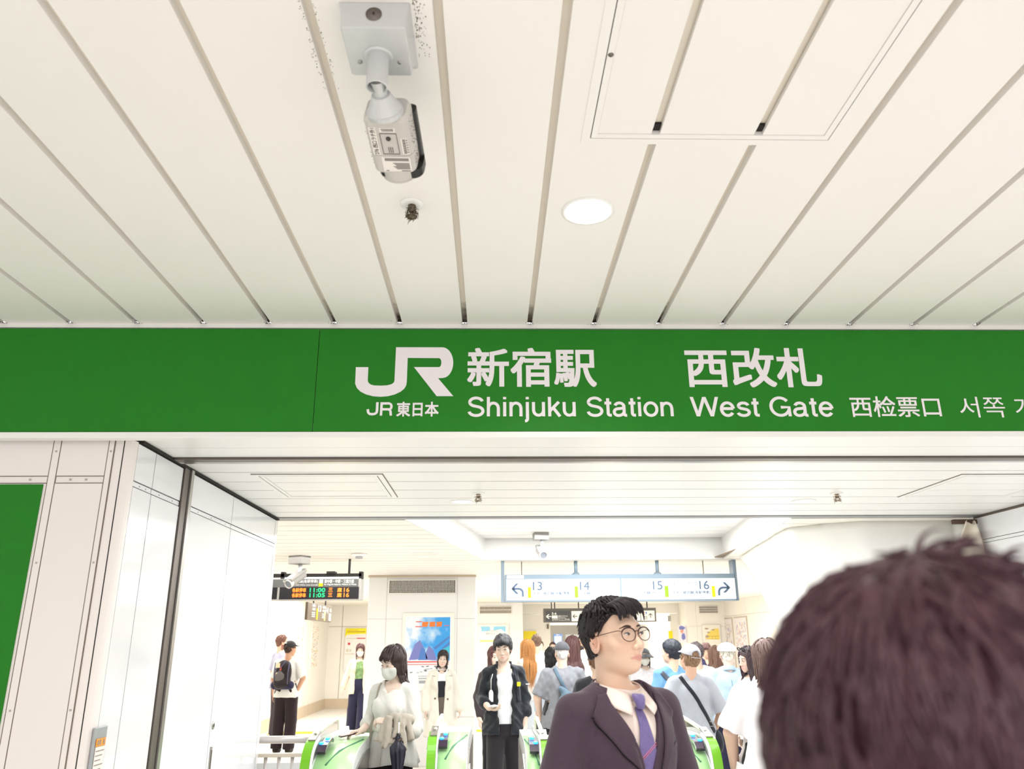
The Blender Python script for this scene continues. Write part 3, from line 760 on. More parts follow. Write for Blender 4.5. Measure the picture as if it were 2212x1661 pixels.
M['cam_far'] = mat('camera_far_enamel', (146, 144, 140), 0.4)
def far_camera(px, py, Y, zc, s, yaw, pitch, label):
    p = at(px, py, Y); t = thing('security_camera', label, 'security camera', (p[0], Y, zc), R(yaw))
    MB().box(-0.11*s, 0.11*s, -0.1*s, 0.1*s, -0.11*s, 0).build('bracket', M['cam_far'], t, bevel=0.006)
    MB().tube([(0.02*s, 0, -0.11*s), (0.02*s, 0, -0.2*s), (0.0, -0.02*s, -0.25*s)], [0.028*s, 0.028*s, 0.03*s], 14).build('pole', M['cam_silver'], t, smooth=True)
    m = MB(); Mx = Matrix.Translation((0, 0, -0.28*s)) @ Matrix.Rotation(R(pitch), 4, 'X')
    loft(m, [[(x*s, y*s, z*s) for x, z in rr(0.125, 0.12, 0.045)] for y in (0.1, -0.16)]); m.xf(Mx); m.build('housing', M['cam_far'], t, bevel=0.004)
    m = MB(); loft(m, [[(x*s, y*s, z*s+0.045*s) for x, z in rr(0.14, 0.05, 0.02)] for y in (0.12, -0.2)]); m.xf(Mx); m.build('sun_shield', M['cam_far'], t, bevel=0.004)
    m = MB().lathe([(0.001, 0.155*s), (0.06*s, 0.155*s), (0.06*s, 0.22*s), (0.052*s, 0.22*s), (0.05*s, 0.2*s), (0.001, 0.2*s)], 24, Matrix.Rotation(R(90), 4, 'X')); m.xf(Mx); m.build('lens_hood', M['cam_grey'], t)
    m = MB().lathe([(0.0005, 0.203*s), (0.049*s, 0.203*s), (0.049*s, 0.199*s)], 24, Matrix.Rotation(R(90), 4, 'X')); m.xf(Mx); m.build('lens', M['lens'], t)
    return t
far_camera(648, 1197, 9.0, ZP, 0.82, -28, 30, 'cream security camera on the hall ceiling above the train departure board')
far_camera(1168, 1163, 9.1, ZT, 0.75, 8, 22, 'white security camera hanging in the raised bright ceiling above the platform sign')
# small ceiling detector near the departure board
p = at_z(776, 1196, ZP); t = thing('smoke_detector', 'small white ceiling detector right of the cream security camera', 'detector', (p[0], p[1], ZP))
MB().lathe([(0.0005, -0.03), (0.05, -0.03), (0.085, -0.018), (0.09, 0)], 24).build('dome', M['cream'], t, smooth=True)
MB().lathe([(0.0005, -0.052), (0.04, -0.05), (0.042, -0.04), (0.038, -0.03)], 20).build('sensor', M['grey_metal'], t, smooth=True)

# ------------------------------------------------------------------ departure board
YL = 9.3
lx0, lx1 = -3.35, at(778, 1296, YL)[0]
PZ = lambda y: at(690, y, YL)[2]
PX = lambda x: at(x, 1270, YL)[0]
M['board_grey'] = mat('sign_grey', (98, 98, 98), 0.5)
M['board_frame'] = mat('board_frame', (176, 174, 170), 0.4)
M['led_black'] = mat('led_panel', (22, 18, 26), 0.3)
M['led_orange'] = mat('led_orange', (255, 120, 30), 0.5, emit=2.2)
M['led_green'] = mat('led_green', (20, 225, 120), 0.5, emit=1.6)
M['led_red'] = mat('led_red_glow', (150, 28, 8), 0.5, emit=0.6)
M['sign_wht'] = mat('sign_print_white', (250, 250, 246), 0.5)
M['sign_yel'] = mat('line_yellow', (255, 225, 0), 0.5)
M['sign_lime'] = mat('line_lime', (140, 215, 20), 0.5)
M['sign_slate'] = mat('sign_slate', (80, 102, 128), 0.5)
M['tube'] = mat('fluorescent_tube', (255, 255, 250), 0.4, emit=1.6)
bd = thing('departure_board', 'hanging departure board with orange and green train times at the left of the hall', 'departure board', (0, YL, 0))
MB().box(lx0, lx1, 0, 0.22, PZ(1296), PZ(1250)).build('case', M['board_frame'], bd, bevel=0.004)
MB().box(lx0+0.01, lx1-0.03, -0.004, 0.0, PZ(1268), PZ(1251)).build('title_strip', M['board_grey'], bd)
xs_ = PX(603.5); xr = PX(775.5)
m = MB().box(lx0+0.02, xs_-0.02, -0.006, 0.0, PZ(1293.6), PZ(1268.5)); m.box(xs_+0.006, xr, -0.006, 0.0, PZ(1294), PZ(1268))
m.build('led_screen', M['led_black'], bd)
m = MB()
def T(m, s, x0, x1, y0, y1, y, bold=0.01, res=2): return text_into(m, s, PX(x0), PX(x1), PZ(y1), PZ(y0), y, bold, res)
T(m, '中央・総武線(各駅停車)', 611, 686, 1252, 1260, -0.006); T(m, 'Chūō-Sōbu Line (Local)', 634, 686, 1261.5, 1265.5, -0.006)
T(m, '東中野・中野・三鷹方面', 700, 764, 1252, 1260, -0.006); T(m, 'for Higashi-Nakano, Nakano & Mitaka', 700, 770, 1261, 1265, -0.006, 0.015)
m.box(PX(689), PX(697), -0.006, -0.004, PZ(1259.5), PZ(1252)); m.build('title_lettering', M['sign_wht'], bd)
m = MB().box(PX(688), PX(697), -0.006, -0.004, PZ(1266.5), PZ(1260)); m.build('line_colour', M['sign_yel'], bd)
m = MB()
for y0, y1 in ((1270, 1279), (1281, 1290)):
    T(m, '各駅停車', 632, 662, y0, y1, -0.0075, 0.02); T(m, '三', 710, 719, y0, y1-1, -0.0075, 0.03); T(m, '鷹', 729, 739, y0, y1, -0.0075, 0.015); T(m, '16', 743.5, 755, y0, y1, -0.0075, 0.012)
m.build('led_orange_text', M['led_orange'], bd)
m = MB(); T(m, '11:00', 670, 703, 1270, 1279, -0.0075, 0.01); T(m, '11:05', 670, 703, 1281, 1290, -0.0075, 0.01); m.build('led_green_text', M['led_green'], bd)
zt_ = PZ(1250)
m = MB().tube([(PX(606), 0.06, PZ(1249)), (PX(774), 0.06, PZ(1247.5))], 0.016, 10); m.build('lamp_tube', M['tube'], bd, smooth=True)
m = MB().box(lx0, lx1-0.005, 0.02, 0.12, PZ(1245.5), PZ(1238.5))
for x in (607, 777): m.box(PX(x)-0.02, PX(x)+0.02, 0.02, 0.12, zt_, PZ(1234.5))
m.box(PX(703), PX(721), 0.0, 0.14, PZ(1239), PZ(1234))
for x in (640, 750): m.box(PX(x)-0.012, PX(x)+0.012, 0.06, 0.085, PZ(1240), ZP)
m.build('hanger_bar', M['dark'], bd)

# small brown-grey hanging sign seen at an angle, platforms 13 and 14
pa, pb = at(664.5, 1320, 12.6), at(716, 1327, 14.4)
M['taupe'] = mat('sign_taupe', (112, 98, 84), 0.5)
zA, zB = at(667, 1300, 12.6)[2], at(664, 1338.5, 12.6)[2]
hs = thing('hanging_sign', 'taupe hanging platform sign with 13 and 14, turned sideways under the departure board', 'sign', (pa[0], pa[1], zB), math.atan2(pb[1]-pa[1], pb[0]-pa[0]))
Ls = float(np.hypot(pb[0]-pa[0], pb[1]-pa[1])); Hs = zA-zB
MB().box(0, Ls, 0, 0.04, 0, Hs).build('panel', M['taupe'], hs, bevel=0.004)
m = MB(); text_into(m, '13', Ls*0.4, Ls*0.52, Hs*0.55, Hs*0.93, -0.003, 0.02); text_into(m, '14', Ls*0.72, Ls*0.84, Hs*0.52, Hs*0.9, -0.003, 0.02)
for x0 in (0.16, 0.58):
    text_into(m, '各駅', Ls*x0, Ls*(x0+0.12), Hs*0.78, Hs*0.93, -0.003, 0.02); text_into(m, '方面', Ls*x0, Ls*(x0+0.12), Hs*0.58, Hs*0.72, -0.003, 0.02)
    for k in range(3): m.box(Ls*x0, Ls*(x0+0.12), -0.004, 0, Hs*(0.2+0.11*k), Hs*(0.25+0.11*k))
m.box(Ls*0.88, Ls*0.97, -0.004, 0, Hs*0.08, Hs*0.55); text_into(m, '山', Ls*0.9, Ls*0.98, Hs*0.62, Hs*0.9, -0.003, 0.02)
m.build('lettering', M['sign_wht'], hs)
m = MB().box(Ls*0.34, Ls*0.39, -0.005, 0, Hs*0.06, Hs*0.7); m.build('line_colour', M['sign_yel'], hs)
m = MB().box(Ls*0.67, Ls*0.71, -0.005, 0, Hs*0.06, Hs*0.66); m.build('line_colour', mat('line_pale_lime', (215, 240, 130), 0.5), hs)
for x in (0.25, 0.75): MB().box(Ls*x-0.01, Ls*x+0.01, 0.01, 0.03, Hs, ZP-zB).build('hanger', M['dark'], hs)

# ------------------------------------------------------------------ platform sign 13-16
YG = 9.66
gx0, gx1 = at(1087, 1270, YG)[0], at(1592, 1270, YG)[0]
GZ = lambda y: at(1340, y, YG)[2]
GX = lambda x: at(x, 1270, YG)[0]
ps = thing('platform_sign', 'wide white hanging sign for platforms 13 to 16 with turn arrows', 'sign', (0, YG, 0))
M['sign_face'] = mat('backlit_face', (252, 254, 255), 0.4, emit=0.05)
M['sign_frame'] = mat('sign_frame', (132, 150, 164), 0.4)
M['slate_pale'] = mat('sign_slate_pale', (98, 120, 142), 0.5)
m = MB(); zz0, zz1 = GZ(1298.5), GZ(1240)
m.box(gx0+0.02, gx1-0.02, 0, 0.2, zz0, zz1)
m.build('case', M['sign_frame'], ps, bevel=0.004)
m = MB().box(GX(1094), GX(1339.5), -0.004, 0, GZ(1295), GZ(1250)); m.box(GX(1343), GX(1588.5), -0.004, 0, GZ(1295), GZ(1250)); m.build('lit_face', M['sign_face'], ps)
for px in (1086, 1592): MB().box(GX(px)-0.02, GX(px)+0.02, 0.02, 0.18, zz0, ZP).build('side_post', M['sign_frame'], ps)
for px in (1247, 1426):
    m = MB().tube([(GX(px), 0.1, ZP), (GX(px), 0.1, zz1+0.0)], 0.022, 12); m.lathe([(0.001, 0), (0.055, 0), (0.05, 0.01), (0.03, 0.03), (0.001, 0.03)], 16, Matrix.Translation((GX(px), 0.1, zz1))); m.build('hanger', M['sign_frame'], ps, smooth=True)
for px in (1128, 1528): MB().tube([(GX(px), 0.12, ZP), (GX(px), 0.12, zz1)], 0.006, 6).build('chain', M['joint'], ps)
def G(m, s, x0, x1, y0, y1, bold=0.0, res=2): return text_into(m, s, GX(x0), GX(x1), GZ(y1), GZ(y0), -0.0055, bold, res)
for t_, x0, x1 in (('13', 1151, 1171), ('14', 1252.5, 1273.5), ('15', 1410.5, 1431), ('16', 1511, 1532)): G(MB(), t_, x0, x1, 1255.5, 1274, 0.009, 4).build('platform_number', M['sign_slate'], ps)
for t_, x0, x1 in (('中央・総武線(各駅停車)', 1151, 1232.5), ('山手線(内回り)', 1251.5, 1304), ('山手線(外回り)', 1380.5, 1433), ('中央・総武線(各駅停車)', 1452, 1533.5)): G(MB(), t_, x0, x1, 1277, 1285, 0.02).build('line_name', M['sign_slate'], ps)
m = MB(); G(m, '秋葉原・千葉方面', 1174.5, 1226, 1257.5, 1264.5); G(m, '渋谷・品川方面', 1278, 1327, 1256, 1264); G(m, '池袋・上野方面', 1352, 1403, 1257, 1265); G(m, '東中野・中野方面', 1453.5, 1507, 1257, 1265)
G(m, 'for Akihabara & Chiba', 1176, 1212, 1267, 1270.5); G(m, 'for Shibuya & Shinagawa', 1279, 1322, 1266, 1270); G(m, 'for Ikebukuro & Ueno', 1371, 1403, 1266, 1270); G(m, 'for Higashi-Nakano & Nakano', 1466, 1508, 1266, 1270)
G(m, 'Chūō-Sōbu Line (Local)', 1151, 1207, 1287, 1291); G(m, 'Yamanote Line', 1252, 1288, 1287, 1291); G(m, 'Yamanote Line', 1400, 1433, 1287, 1291); G(m, 'Chūō-Sōbu Line (Local)', 1479, 1534, 1287, 1291)
G(m, 'JB', 1141, 1146, 1257.5, 1262); G(m, 'JY', 1242, 1247, 1257, 1262); G(m, 'JY', 1436, 1441, 1257, 1262); G(m, 'JB', 1537, 1542, 1257.5, 1262)
m.build('small_lettering', M['slate_pale'], ps)
m = MB()
for x0, x1 in ((1140, 1147), (1537, 1544)): m.box(GX(x0), GX(x1), -0.006, -0.003, GZ(1290.5), GZ(1267))
m.build('line_colour', M['sign_yel'], ps)
m = MB()
for x0, x1 in ((1241, 1248.5), (1435.5, 1443.5)): m.box(GX(x0), GX(x1), -0.006, -0.003, GZ(1290.5), GZ(1266))
m.build('line_colour', M['sign_lime'], ps)
def arrow(mir):
    m = MB(); pts = []
    X_ = (lambda x: GX(x)) if not mir else (lambda x: GX(1340.5*2-x+0.5))
    m.k = 0
    def poly(pl):
        m.prism([(X_(x), GZ(y)) for x, y in pl], -0.006, -0.003)
    poly([(1104, 1270.5), (1114.5, 1259), (1120, 1259), (1110.5, 1269.5)]); poly([(1104, 1270.5), (1110.5, 1271), (1120.5, 1281.5), (1114.5, 1281.5)])
    cx, cy = 1120, 1282; o_ = [(1107, 1268.3), (1120, 1268.3)]+[(1120+11.5*math.sin(R(q)), 1279.8-11.5*math.cos(R(q))) for q in range(10, 91, 10)]+[(1131.5, 1287.5)]
    i_ = [(1127, 1287.5), (1127, 1280)]+[(1120+7*math.sin(R(q)), 1279.8-7*math.cos(R(q))) for q in range(80, 9, -10)]+[(1120, 1272.7), (1107, 1272.7)]
    q_ = o_+i_; n_ = len(o_)
    o2, i2 = o_, i_[::-1]
    for i in range(len(o2)-1):
        j = min(i, len(i2)-2); poly([o2[i], o2[i+1], i2[j+1], i2[j]])
    return m
arrow(False).build('arrow', M['sign_slate'], ps); arrow(True).build('arrow', M['sign_slate'], ps)
m = MB().box(GX(1095), GX(1131.5), -0.004, 0, GZ(1248.5), GZ(1241.5)); m.build('sticker', M['sign_wht'], ps)
m = MB(); G(m, 'JR 新宿駅', 1101, 1129, 1243, 1247); m.build('sticker_lettering', M['slate_pale'], ps)

# long air slot in the raised ceiling
q0, q1 = at_z(1181, 1180, ZT), at_z(1488, 1180, ZT); W_ = q1[0]-q0[0]
t = thing('air_slot', 'long white air slot with dark ends in the raised bright ceiling', 'air vent', (q0[0], q0[1], ZT))
mb = MB(); ring(mb, 0, W_, 0, 0.24, 0.02, -0.012, 0); mb.build('frame', M['sign_frame'], t)
MB().box(0.02, W_-0.02, 0.02, 0.22, -0.006, 0).build('slot_cover', M['slat_white'], t)  # plain white cover of the air slot, no lamp behind it
for x in (0.03, 0.10, W_-0.15): MB().box(x, x+0.05, 0.03, 0.21, -0.01, -0.005).build('dark_slot', M['joint'], t)
# ------------------------------------------------------------------ dark direction sign farther back
YD = 20.0
DZ = lambda y: at(1300, y, YD)[2]
DX = lambda x: at(x, 1328, YD)[0]
M['dark_sign'] = mat('dark_sign', (74, 76, 80), 0.5)
ds = thing('direction_sign', 'dark and white hanging direction sign with arrows behind the suited man', 'sign', (0, YD, 0))
MB().box(DX(1174.5), DX(1417.5), 0, 0.2, DZ(1343.5), DZ(1313.5)).build('case', mat('dark_sign_frame', (96, 94, 90), 0.5), ds, bevel=0.004)
MB().box(DX(1179), DX(1234), -0.004, 0, DZ(1341.5), DZ(1319)).build('dark_face', M['dark_sign'], ds)
m = MB().box(DX(1234.5), DX(1300), -0.004, 0, DZ(1341.5), DZ(1319.5)); m.box(DX(1384.5), DX(1414), -0.004, 0, DZ(1341.5), DZ(1319.5)); m.box(DX(1300.5), DX(1383), -0.004, 0, DZ(1341.5), DZ(1319.5)); m.build('white_face', M['sign_wht'], ds)
def D_(m, s, x0, x1, y0, y1, bold=0.015): return text_into(m, s, DX(x0), DX(x1), DZ(y1), DZ(y0), -0.006, bold, 2)
m = MB(); D_(m, '5-6', 1192, 1202, 1322, 1327, 0.02); m.box(DX(1192), DX(1204.5), -0.006, -0.003, DZ(1335), DZ(1328.5)); D_(m, '成田エクスプレス', 1206, 1226, 1328.5, 1332); D_(m, 'Narita Express', 1206, 1222, 1333, 1335.5)
D_(m, '湘南新宿ライン・埼京線', 1192.5, 1230, 1336, 1338); D_(m, 'Shonan-Shinjuku Line', 1192.5, 1231, 1338.7, 1340.5)
for a_, b_ in (((1180, 1330.8), (1191, 1330.8)), ((1180, 1330.8), (1186, 1326)), ((1180, 1330.8), (1186, 1335.6))):
    m.tube([(DX(a_[0]), -0.005, DZ(a_[1])), (DX(b_[0]), -0.005, DZ(b_[1]))], 0.012, 6)
m.build('white_lettering', M['sign_wht'], ds)
m = MB()
for l in ((((1237.5, 1330.8), (1247, 1330.8)), ((1237.5, 1330.8), (1242, 1326.5)), ((1237.5, 1330.8), (1242, 1335.2))), (((1405, 1335.5), (1405, 1326)), ((1405, 1326), (1401, 1330)), ((1405, 1326), (1409, 1330)))):
    for a_, b_ in l: m.tube([(DX(a_[0]), -0.005, DZ(a_[1])), (DX(b_[0]), -0.005, DZ(b_[1]))], 0.008, 6)
x0, x1, z0, z1 = DX(1390), DX(1397.5), DZ(1338.5), DZ(1332)
for q in ((x0, x1, z0, z0+0.008), (x0, x1, z1-0.008, z1), (x0, x0+0.008, z0, z1), (x1-0.008, x1, z0, z1)): m.box(q[0], q[1], -0.006, -0.003, q[2], q[3])
m.tube([(x0+0.02, -0.005, z0+0.02), (x0+0.05, -0.005, z1-0.03), (x1-0.02, -0.005, z0+0.03)], 0.006, 5)
m.build('black_arrows', mat('sign_black', (50, 46, 42), 0.6), ds)
m = MB().box(DX(1251), DX(1255), -0.006, -0.003, DZ(1339.5), DZ(1329)); m.build('line_colour', mat('line_teal', (70, 195, 180), 0.5), ds)
m = MB(); m.lathe([(0.0005, -0.02), (0.018, 0), (0.0005, 0.02)], 10, Matrix.Translation((DX(1391), -0.012, DZ(1323.5)))); m.prism([(DX(1389.6), DZ(1329)), (DX(1392.4), DZ(1329)), (DX(1391), DZ(1324))], -0.006, -0.003); m.build('pictogram', mat('pict_red', (235, 110, 110), 0.5), ds)
m = MB(); m.lathe([(0.0005, -0.02), (0.018, 0), (0.0005, 0.02)], 10, Matrix.Translation((DX(1396), -0.012, DZ(1323.5)))); m.prism([(DX(1394.6), DZ(1324.5)), (DX(1397.4), DZ(1324.5)), (DX(1396), DZ(1329.5))], -0.006, -0.003); m.build('pictogram', mat('pict_blue', (110, 140, 215), 0.5), ds)
for x in (1192, 1199, 1251, 1400): MB().box(DX(x)-0.012, DX(x)+0.012, 0.06, 0.09, DZ(1314), ZP).build('hanger', M['dark'], ds)

# ------------------------------------------------------------------ air vents
def vent(px0, px1, py0, py1, Y, label, n, rows, m1):
    a_, b_ = at(px0, py1, Y), at(px1, py0, Y); W_, H_ = b_[0]-a_[0], b_[2]-a_[2]
    t = thing('air_vent', label, 'air vent', (a_[0], Y, a_[2]))
    mb = MB(); f = 0.012
    mb.box(-f, W_+f, -0.02, 0, -f, 0); mb.box(-f, W_+f, -0.02, 0, H_, H_+f); mb.box(-f, 0, -0.02, 0, 0, H_); mb.box(W_, W_+f, -0.02, 0, 0, H_)
    mb.build('frame', M['cream'], t)
    MB().box(0, W_, -0.004, -0.001, 0, H_).build('dark_backing', m1, t)
    mb = MB()
    for i in range(1, n): x = W_*i/n; mb.box(x-W_/n*0.13, x+W_/n*0.13, -0.014, -0.006, 0, H_)
    for i in range(1, rows): z = H_*i/rows; mb.box(0, W_, -0.012, -0.007, z-H_/rows*0.07, z+H_/rows*0.07)
    mb.build('grille', M['cream'], t)
vent(841, 983.5, 1253.5, 1281, 11.755, 'wide dark slotted air vent high on the white pillar', 46, 8, M['dark'])
M['vent_brown'] = mat('vent_shadow', (120, 104, 92), 0.8)
vent(1037, 1104, 1310, 1325, 20.59, 'small brown air vent on the pillar behind the young man in the black jacket', 30, 2, M['vent_brown'])
vent(1511, 1549, 1309.5, 1324, 20.84, 'small brown air vent on the right back pillar', 22, 3, M['vent_brown'])
vent(1443.3, 1448.5, 1330.5, 1341.5, 21.69, 'narrow grey grille on the back wall right of the dark direction sign', 3, 4, M['grey_metal'])
# vent at the foot of the pillar
vent(986, 1012, 1641, 1655, 11.755, 'small pale floor-level vent at the foot of the white pillar', 4, 2, mat('vent_pale', (222, 216, 208), 0.7))

# ------------------------------------------------------------------ posters
def poster(px0, px1, py0, py1, Y, label, group=None, frame=True, base=(250, 248, 246), name='poster', x=None):
    a_, b_ = at(px0, py1, Y), at(px1, py0, Y); W_, H_ = b_[0]-a_[0], b_[2]-a_[2]
    t = thing(name, label, 'poster', (a_[0], Y, a_[2]), 0, group)
    if frame:
        mb = MB(); f = W_*0.06; mb.box(-f, W_+f, -0.02, -0.001, -f, H_+f); mb.build('frame', M['cream'], t, bevel=0.006)
    MB().box(0, W_, -0.025, -0.0195 if frame else -0.001, 0, H_).build('sheet', mat('poster_%d_%d_%d' % base, base, 0.4), t)
    return t, W_, H_
def shapes(t, W_, H_, lst, name, m, y=-0.0265):
    mb = MB()
    for q in lst:
        if len(q) == 4 and not hasattr(q[0], '__len__'): mb.box(q[0]*W_, q[1]*W_, y, -0.0245, q[2]*H_, q[3]*H_)
        else: mb.prism([(a*W_, b*H_) for a, b in q], y, -0.0245)
    return mb.build(name, m, t)
def blob(cx, cz, rx, rz, n=14, wob=0.25, seed=0):
    rg_ = random.Random(seed); ph = rg_.uniform(0, 6)
    return [(cx+rx*(1+wob*math.sin(3*q+ph)*0.5+wob*0.5*math.sin(5*q+ph*2))*math.cos(q), cz+rz*(1+wob*math.sin(4*q+ph)*0.5)*math.sin(q)) for q in np.linspace(0, 2*math.pi, n+1)[:-1]]
t, W_, H_ = poster(871, 976, 1330, 1486, 11.755, 'large blue sky poster with orange title on the white pillar', base=(250, 250, 252))
def sky_mat():
    m = bpy.data.materials.new('printed_sky'); m.use_nodes = True; nt = m.node_tree; b = nt.nodes['Principled BSDF']; b.inputs['Roughness'].default_value = 0.4
    tc = nt.nodes.new('ShaderNodeTexCoord'); n = nt.nodes.new('ShaderNodeTexNoise'); n.inputs['Scale'].default_value = 4.5; n.inputs['Detail'].default_value = 5
    nt.links.new(tc.outputs['Object'], n.inputs['Vector'])
    sp = nt.nodes.new('ShaderNodeSeparateXYZ'); nt.links.new(tc.outputs['Generated'], sp.inputs[0])
    a = nt.nodes.new('ShaderNodeMath'); a.operation = 'MULTIPLY_ADD'; a.inputs[1].default_value = 0.35; nt.links.new(sp.outputs['X'], a.inputs[0]); nt.links.new(n.outputs['Fac'], a.inputs[2])
    cr = nt.nodes.new('ShaderNodeValToRGB'); e = cr.color_ramp.elements
    e[0].position = 0.52; e[0].color = (*lin((250, 252, 255)), 1); e[1].position = 0.78; e[1].color = (*lin((60, 165, 240)), 1)
    x = cr.color_ramp.elements.new(0.64); x.color = (*lin((165, 210, 250)), 1)
    nt.links.new(a.outputs[0], cr.inputs[0]); nt.links.new(cr.outputs[0], b.inputs['Base Color'])
    return m
MB().box(0.03*W_, 0.97*W_, -0.0258, -0.0245, 0.37*H_, 0.98*H_).build('printed_sky', sky_mat(), t)
OR = mat('print_orange', (240, 130, 50), 0.5); PU = mat('print_violet', (128, 134, 200), 0.5); BL = mat('print_blue', (84, 130, 205), 0.5); GY = mat('print_grey', (170, 172, 182), 0.5); RD = mat('print_red', (225, 110, 108), 0.5); PK = mat('print_skin', (242, 226, 220), 0.5); DK = mat('print_dark', (110, 104, 122), 0.5); AQ = mat('print_aqua', (70, 200, 230), 0.5)
shapes(t, W_, H_, [[(0.36, 0.845), (0.48, 0.845), (0.51, 0.915), (0.37, 0.915)], [(0.52, 0.845), (0.64, 0.845), (0.65, 0.915), (0.53, 0.915)], [(0.67, 0.845), (0.78, 0.845), (0.80, 0.915), (0.68, 0.915)]], 'printed_title', OR)
shapes(t, W_, H_, [(0.23, 0.36, 0.91, 0.925), (0.22, 0.36, 0.84, 0.855), (0.84, 0.95, 0.855, 0.865)], 'printed_bars', RD)
# plain stand-in artwork: hills, a sailing mast, sea shapes
shapes(t, W_, H_, [[(0.1, 0.38), (0.22, 0.6), (0.33, 0.66), (0.42, 0.55), (0.5, 0.4)], [(0.4, 0.38), (0.52, 0.58), (0.62, 0.52), (0.7, 0.38)]], 'printed_hills', PU)
shapes(t, W_, H_, [[(0.62, 0.55), (0.97, 0.72), (0.97, 0.69), (0.66, 0.52)], [(0.8, 0.54), (0.97, 0.64), (0.97, 0.6), (0.84, 0.52)], [(0.3, 0.38), (0.36, 0.56), (0.44, 0.53), (0.47, 0.38)]], 'printed_sails', BL, -0.0272)
shapes(t, W_, H_, [[(0.82, 0.53), (0.97, 0.58), (0.97, 0.46), (0.86, 0.48)]], 'printed_sea', AQ, -0.0274)
shapes(t, W_, H_, [(0.05, 0.95, 0.345, 0.365), (0.05, 0.95, 0.315, 0.325)], 'printed_stripes', RD)
rg = random.Random(2)
shapes(t, W_, H_, [(x, x+0.05, z, z+0.012) for x, z in [(rg.uniform(0.1, 0.85), rg.uniform(0.2, 0.29)) for _ in range(26)]]+[(0.3, 0.62, 0.155, 0.162), (0.32, 0.6, 0.12, 0.135), (0.33, 0.58, 0.06, 0.1)], 'printed_text', GY)
t, W_, H_ = poster(1033, 1094.5, 1352, 1452, 20.59, 'white notice poster with a pale blue top behind the young man in the black jacket')
shapes(t, W_, H_, [[(0.12, 0.88), (0.08, 0.99), (0.4, 0.99), (0.42, 0.9)], [(0.52, 0.9), (0.55, 0.99), (0.97, 0.99), (0.95, 0.86), (0.8, 0.93)]], 'printed_sky', mat('print_sky', (150, 214, 245), 0.5))
m = MB(); text_into(m, 'おでかけに', W_*0.28, W_*0.72, H_*0.87, H_*0.91, -0.0265, 0.01); text_into(m, '便利なきっぷ', W_*0.26, W_*0.78, H_*0.81, H_*0.855, -0.0265, 0.01); m.build('printed_title', GY, t)
shapes(t, W_, H_, [(0.05, 0.95, 0.655, 0.69)], 'printed_band', mat('print_pale_yellow', (252, 238, 140), 0.5))
shapes(t, W_, H_, [(0.1, 0.9, z, z+0.006) for z in np.arange(0.1, 0.62, 0.035)], 'printed_text', mat('print_pale', (228, 224, 224), 0.5))
t, W_, H_ = poster(742, 792, 1357, 1450, 21.685, 'white notice with a bright yellow head behind the woman in the floral top', frame=False)
shapes(t, W_, H_, [[(0.0, 1.0), (1.0, 1.0), (1.0, 0.87), (0.08, 0.85), (0.02, 0.8), (0.0, 0.8)]], 'printed_head', mat('print_yellow', (255, 240, 30), 0.5))
shapes(t, W_, H_, [(0.08, 0.95, 0.905, 0.93), (0.1, 0.6, 0.95, 0.96)], 'printed_title', mat('print_ochre', (205, 170, 20), 0.5), -0.0275)
shapes(t, W_, H_, [(0.55, 0.97, 0.75, 0.775), (0.14, 0.26, 0.61, 0.665)], 'printed_red_marks', mat('print_strong_red', (215, 70, 70), 0.5))
shapes(t, W_, H_, [(0.2, 0.9, 0.82, 0.83), (0.06, 0.53, 0.75, 0.775), (0.1, 0.4, 0.7, 0.708), (0.08, 0.2, 0.45, 0.52), (0.24, 0.32, 0.45, 0.51), (0.05, 0.5, 0.39, 0.41)], 'printed_text', mat('print_beige', (228, 220, 205), 0.5))
def maps(px0, px1, py0, py1, Y, label, seed, yel):
    t, W_, H_ = poster(px0, px1, py0, py1, Y, label, group=None, frame=False, base=(250, 246, 240)); rg = random.Random(seed)
    for cname, c in (('printed_lines_ochre', (240, 220, 150)), ('printed_lines_pink', (232, 190, 190)), ('printed_lines_grey', (205, 200, 205))):
        L = []
        for i in range(60):
            x, z = rg.uniform(0.06, 0.9), rg.uniform(0.04, 0.94); L.append((x, x+rg.uniform(0.02, 0.1), z, z+rg.uniform(0.004, 0.03)))
        shapes(t, W_, H_, L, cname, mat('map_'+cname, c, 0.5), -0.0265-0.0002*rg.random())
    return t
# route maps on the left hall wall
def wall_map(y0, y1, z0, z1, label, seed):
    t = thing('route_map', label, 'poster', (XW+0.004, y0, z0), R(90)); W_, H_ = y1-y0, z1-z0; rg = random.Random(seed)
    t.rotation_euler = (0, 0, R(90)); 
    MB().box(0, W_, -0.02, 0, 0, H_).build('sheet', mat('map_sheet', (250, 245, 236), 0.4), t)
    for cname, c in (('printed_lines_ochre', (235, 212, 140)), ('printed_lines_pink', (220, 170, 165)), ('printed_lines_grey', (190, 184, 186))):
        mb = MB()
        for i in range(70):
            x, z = rg.uniform(0.06, 0.9), rg.uniform(0.05, 0.92); mb.box(W_*x, W_*min(0.97, x+rg.uniform(0.02, 0.12)), -0.0212-0.0003*rg.random(), -0.019, H_*z, H_*(z+rg.uniform(0.003, 0.02)))
        mb.build(cname, mat('map_'+cname, c, 0.5), t)
def yw(px, py):
    d = ray(px, py); return d*(XW/d[0])
q0, q1, q2, q3 = yw(633, 1385), yw(654, 1385), yw(671, 1385), yw(686, 1385)
wall_map(q0[1], q1[1], yw(640, 1445)[2]+CAMZ, yw(640, 1340)[2]+CAMZ, 'tall pale route map on the left hall wall, nearer of two', 4)
wall_map(q2[1], q3[1], yw(675, 1446)[2]+CAMZ, yw(675, 1344)[2]+CAMZ, 'tall pale route map on the left hall wall, farther of two', 9)
t, W_, H_ = poster(1131, 1158, 1363, 1395, 21.68, 'bright yellow poster on the back wall behind the man in white with grey shorts', frame=True, base=(255, 232, 20))
